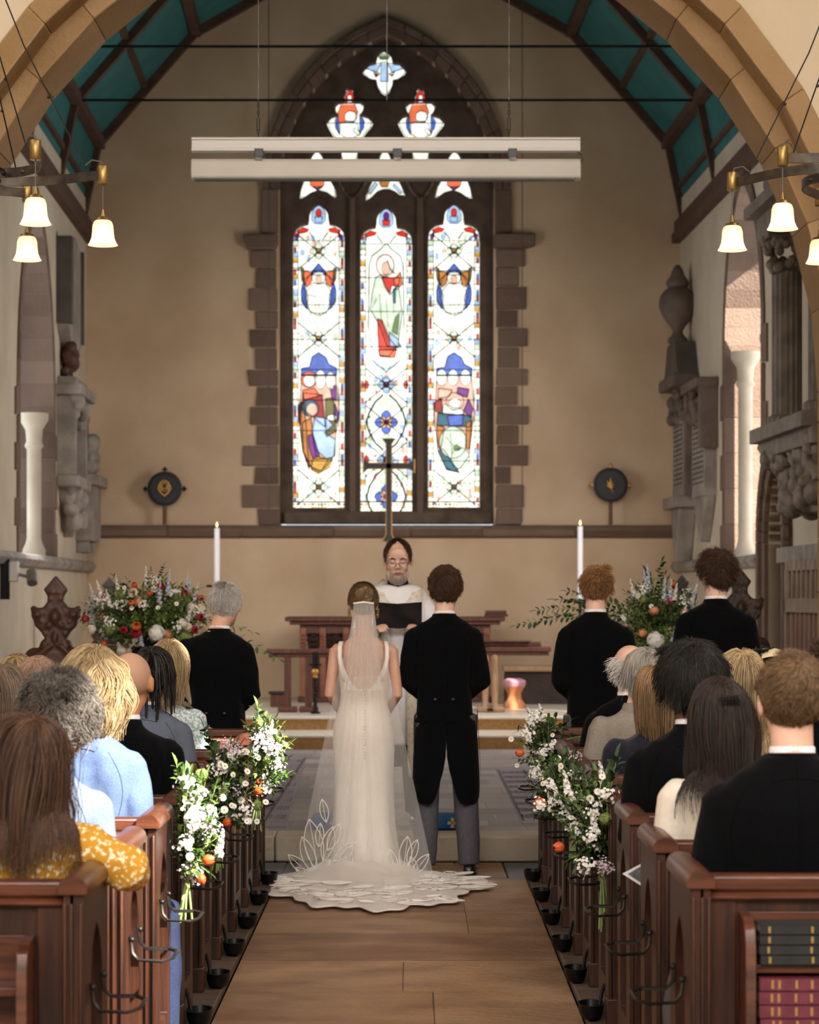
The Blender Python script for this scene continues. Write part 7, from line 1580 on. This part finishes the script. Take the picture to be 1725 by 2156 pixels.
def posy(lab, c, sgn, h, w, seed, n_daisy, tul, stemlen, extras=(), dk=.4, up=(), spn=125):
    # hung on a pew end by its tied stems: flowers above, stems below
    c = Vector(c); T = thing('pew_posy', lab, 'posy', c, group='posies hung on the pew ends'); rs = random.Random(seed); o1, o2, so = MB(), MB(), MB(); tie = c+Vector((-sgn*.0, 0, -h*.42))
    def rp():
        return Vector((c.x-sgn*min(1.1, abs(rs.gauss(0, .42)))*w*.8+sgn*w*.12, c.y+max(-.7, min(.7, rs.gauss(0, .3)))*w, c.z+rs.uniform(-.42, .45)*h))
    for i in range(spn):
        q = rp(); sprig(o2 if rs.random() < dk else o1, so, tie.lerp(c, rs.random()*.5), q, rs.randint(4, 8), .045*rs.uniform(.6, 1.2), .0085*rs.uniform(.6, 1.3), rs)
    for tip, n, L in up: sprig(o2 if dk > .5 else o1, so, c, Vector(tip), n, L, L*.2, rs, r=.0022)
    for i in range(9):
        a = rs.uniform(-.025, .025); b = rs.uniform(-.03, .03); so.tube([tie+Vector((rs.uniform(-.008, .008), rs.uniform(-.008, .008), .04)), tie, tie+Vector((a+sgn*.01, b, -stemlen*rs.uniform(.6, 1)))], rs.uniform(.0025, .0045), 6)
    obj('foliage', o1, LEAF, T, ang=0, fixn=False); obj('dark_foliage', o2, LEAFD, T, ang=0, fixn=False); obj('stems', so, STEM, T, fixn=False)
    o = MB(); o.lathe([(.018, -.012), (.020, 0), (.018, .012)], c=tie, n=12); obj('raffia_tie', o, mat('raffia', '#b9a77c', r=.8), T)
    for i in range(n_daisy):
        q = rp()+Vector((-sgn*.02, -.05, 0)); daisy(q, (rs.uniform(-.5, .5)-sgn*.3, -1, rs.uniform(-.1, .7)), rs.uniform(.012, .017), T)
    for p_, d, r in tul: tulip(p_, d, r, T)
    for kind, n in extras:
        for i in range(n):
            q = rp()+Vector((-sgn*.015, -.045, 0)); s_ = rs.randint(0, 9999); f = Vector((-sgn*.3, -1, .3))
            if kind == 'spray': spray(q, f, .05, T, PETW, 'white_blossom_spray', 36, .0075, s_)
            if kind == 'lilac': spray(q, f, .045, T, PETL, 'lilac_waxflower', 40, .0045, s_)
            if kind == 'lime': ruffle(q, f, .022, T, LEAFY, 'lime_viburnum', 50, s_, .4)
            if kind == 'stock': spike(q-Vector((0, 0, .04)), q+Vector((-sgn*.02, -.02, .06)), .016, T, PETW, 'white_stock', 20, s_)
    return T
posy('sunlit posy of white blossom and an orange tulip hung on the third left pew end', P(395, 1738, 8.3), -1, .40, .20, 51, 16, [(P(425, 1812, 8.2), (1, -.2, .1), .021), (P(420, 1838, 8.2), (.3, -.1, -.9), .018)], .17, [('spray', 9), ('stock', 5), ('lilac', 4), ('lime', 2)], .15, [(P(372, 1612, 8.3), 9, .05), (P(385, 1640, 8.3), 7, .045)])
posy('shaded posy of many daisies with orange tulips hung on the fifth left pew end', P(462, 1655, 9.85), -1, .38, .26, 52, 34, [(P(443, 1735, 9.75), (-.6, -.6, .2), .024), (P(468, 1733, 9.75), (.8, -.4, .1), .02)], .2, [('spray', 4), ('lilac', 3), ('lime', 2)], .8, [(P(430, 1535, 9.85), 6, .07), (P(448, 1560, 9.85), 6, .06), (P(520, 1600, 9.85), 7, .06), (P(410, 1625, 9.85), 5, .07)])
posy('bright posy with lime green and white blossom hung on the seventh left pew end', P(545, 1592, 11.55), -1, .42, .22, 53, 10, [(P(533, 1667, 11.4), (1, -.4, .2), .024), (P(540, 1650, 11.4), (.8, -.4, .5), .017)], .2, [('spray', 9), ('stock', 4), ('lilac', 4), ('lime', 5)], .25, [(P(542, 1488, 11.55), 9, .06), (P(593, 1568, 11.5), 7, .04), (P(520, 1530, 11.5), 8, .06)])
posy('farthest right posy with white waxflower and an orange tulip at its lower left', P(1158, 1570, 12.4), 1, .36, .26, 54, 14, [(P(1104, 1586, 12.3), (-.9, -.4, .1), .022)], .15, [('spray', 8), ('stock', 3), ('lilac', 2)], .55, [(P(1200, 1520, 12.4), 7, .06), (P(1235, 1550, 12.3), 7, .05), (P(1095, 1520, 12.4), 8, .03)])
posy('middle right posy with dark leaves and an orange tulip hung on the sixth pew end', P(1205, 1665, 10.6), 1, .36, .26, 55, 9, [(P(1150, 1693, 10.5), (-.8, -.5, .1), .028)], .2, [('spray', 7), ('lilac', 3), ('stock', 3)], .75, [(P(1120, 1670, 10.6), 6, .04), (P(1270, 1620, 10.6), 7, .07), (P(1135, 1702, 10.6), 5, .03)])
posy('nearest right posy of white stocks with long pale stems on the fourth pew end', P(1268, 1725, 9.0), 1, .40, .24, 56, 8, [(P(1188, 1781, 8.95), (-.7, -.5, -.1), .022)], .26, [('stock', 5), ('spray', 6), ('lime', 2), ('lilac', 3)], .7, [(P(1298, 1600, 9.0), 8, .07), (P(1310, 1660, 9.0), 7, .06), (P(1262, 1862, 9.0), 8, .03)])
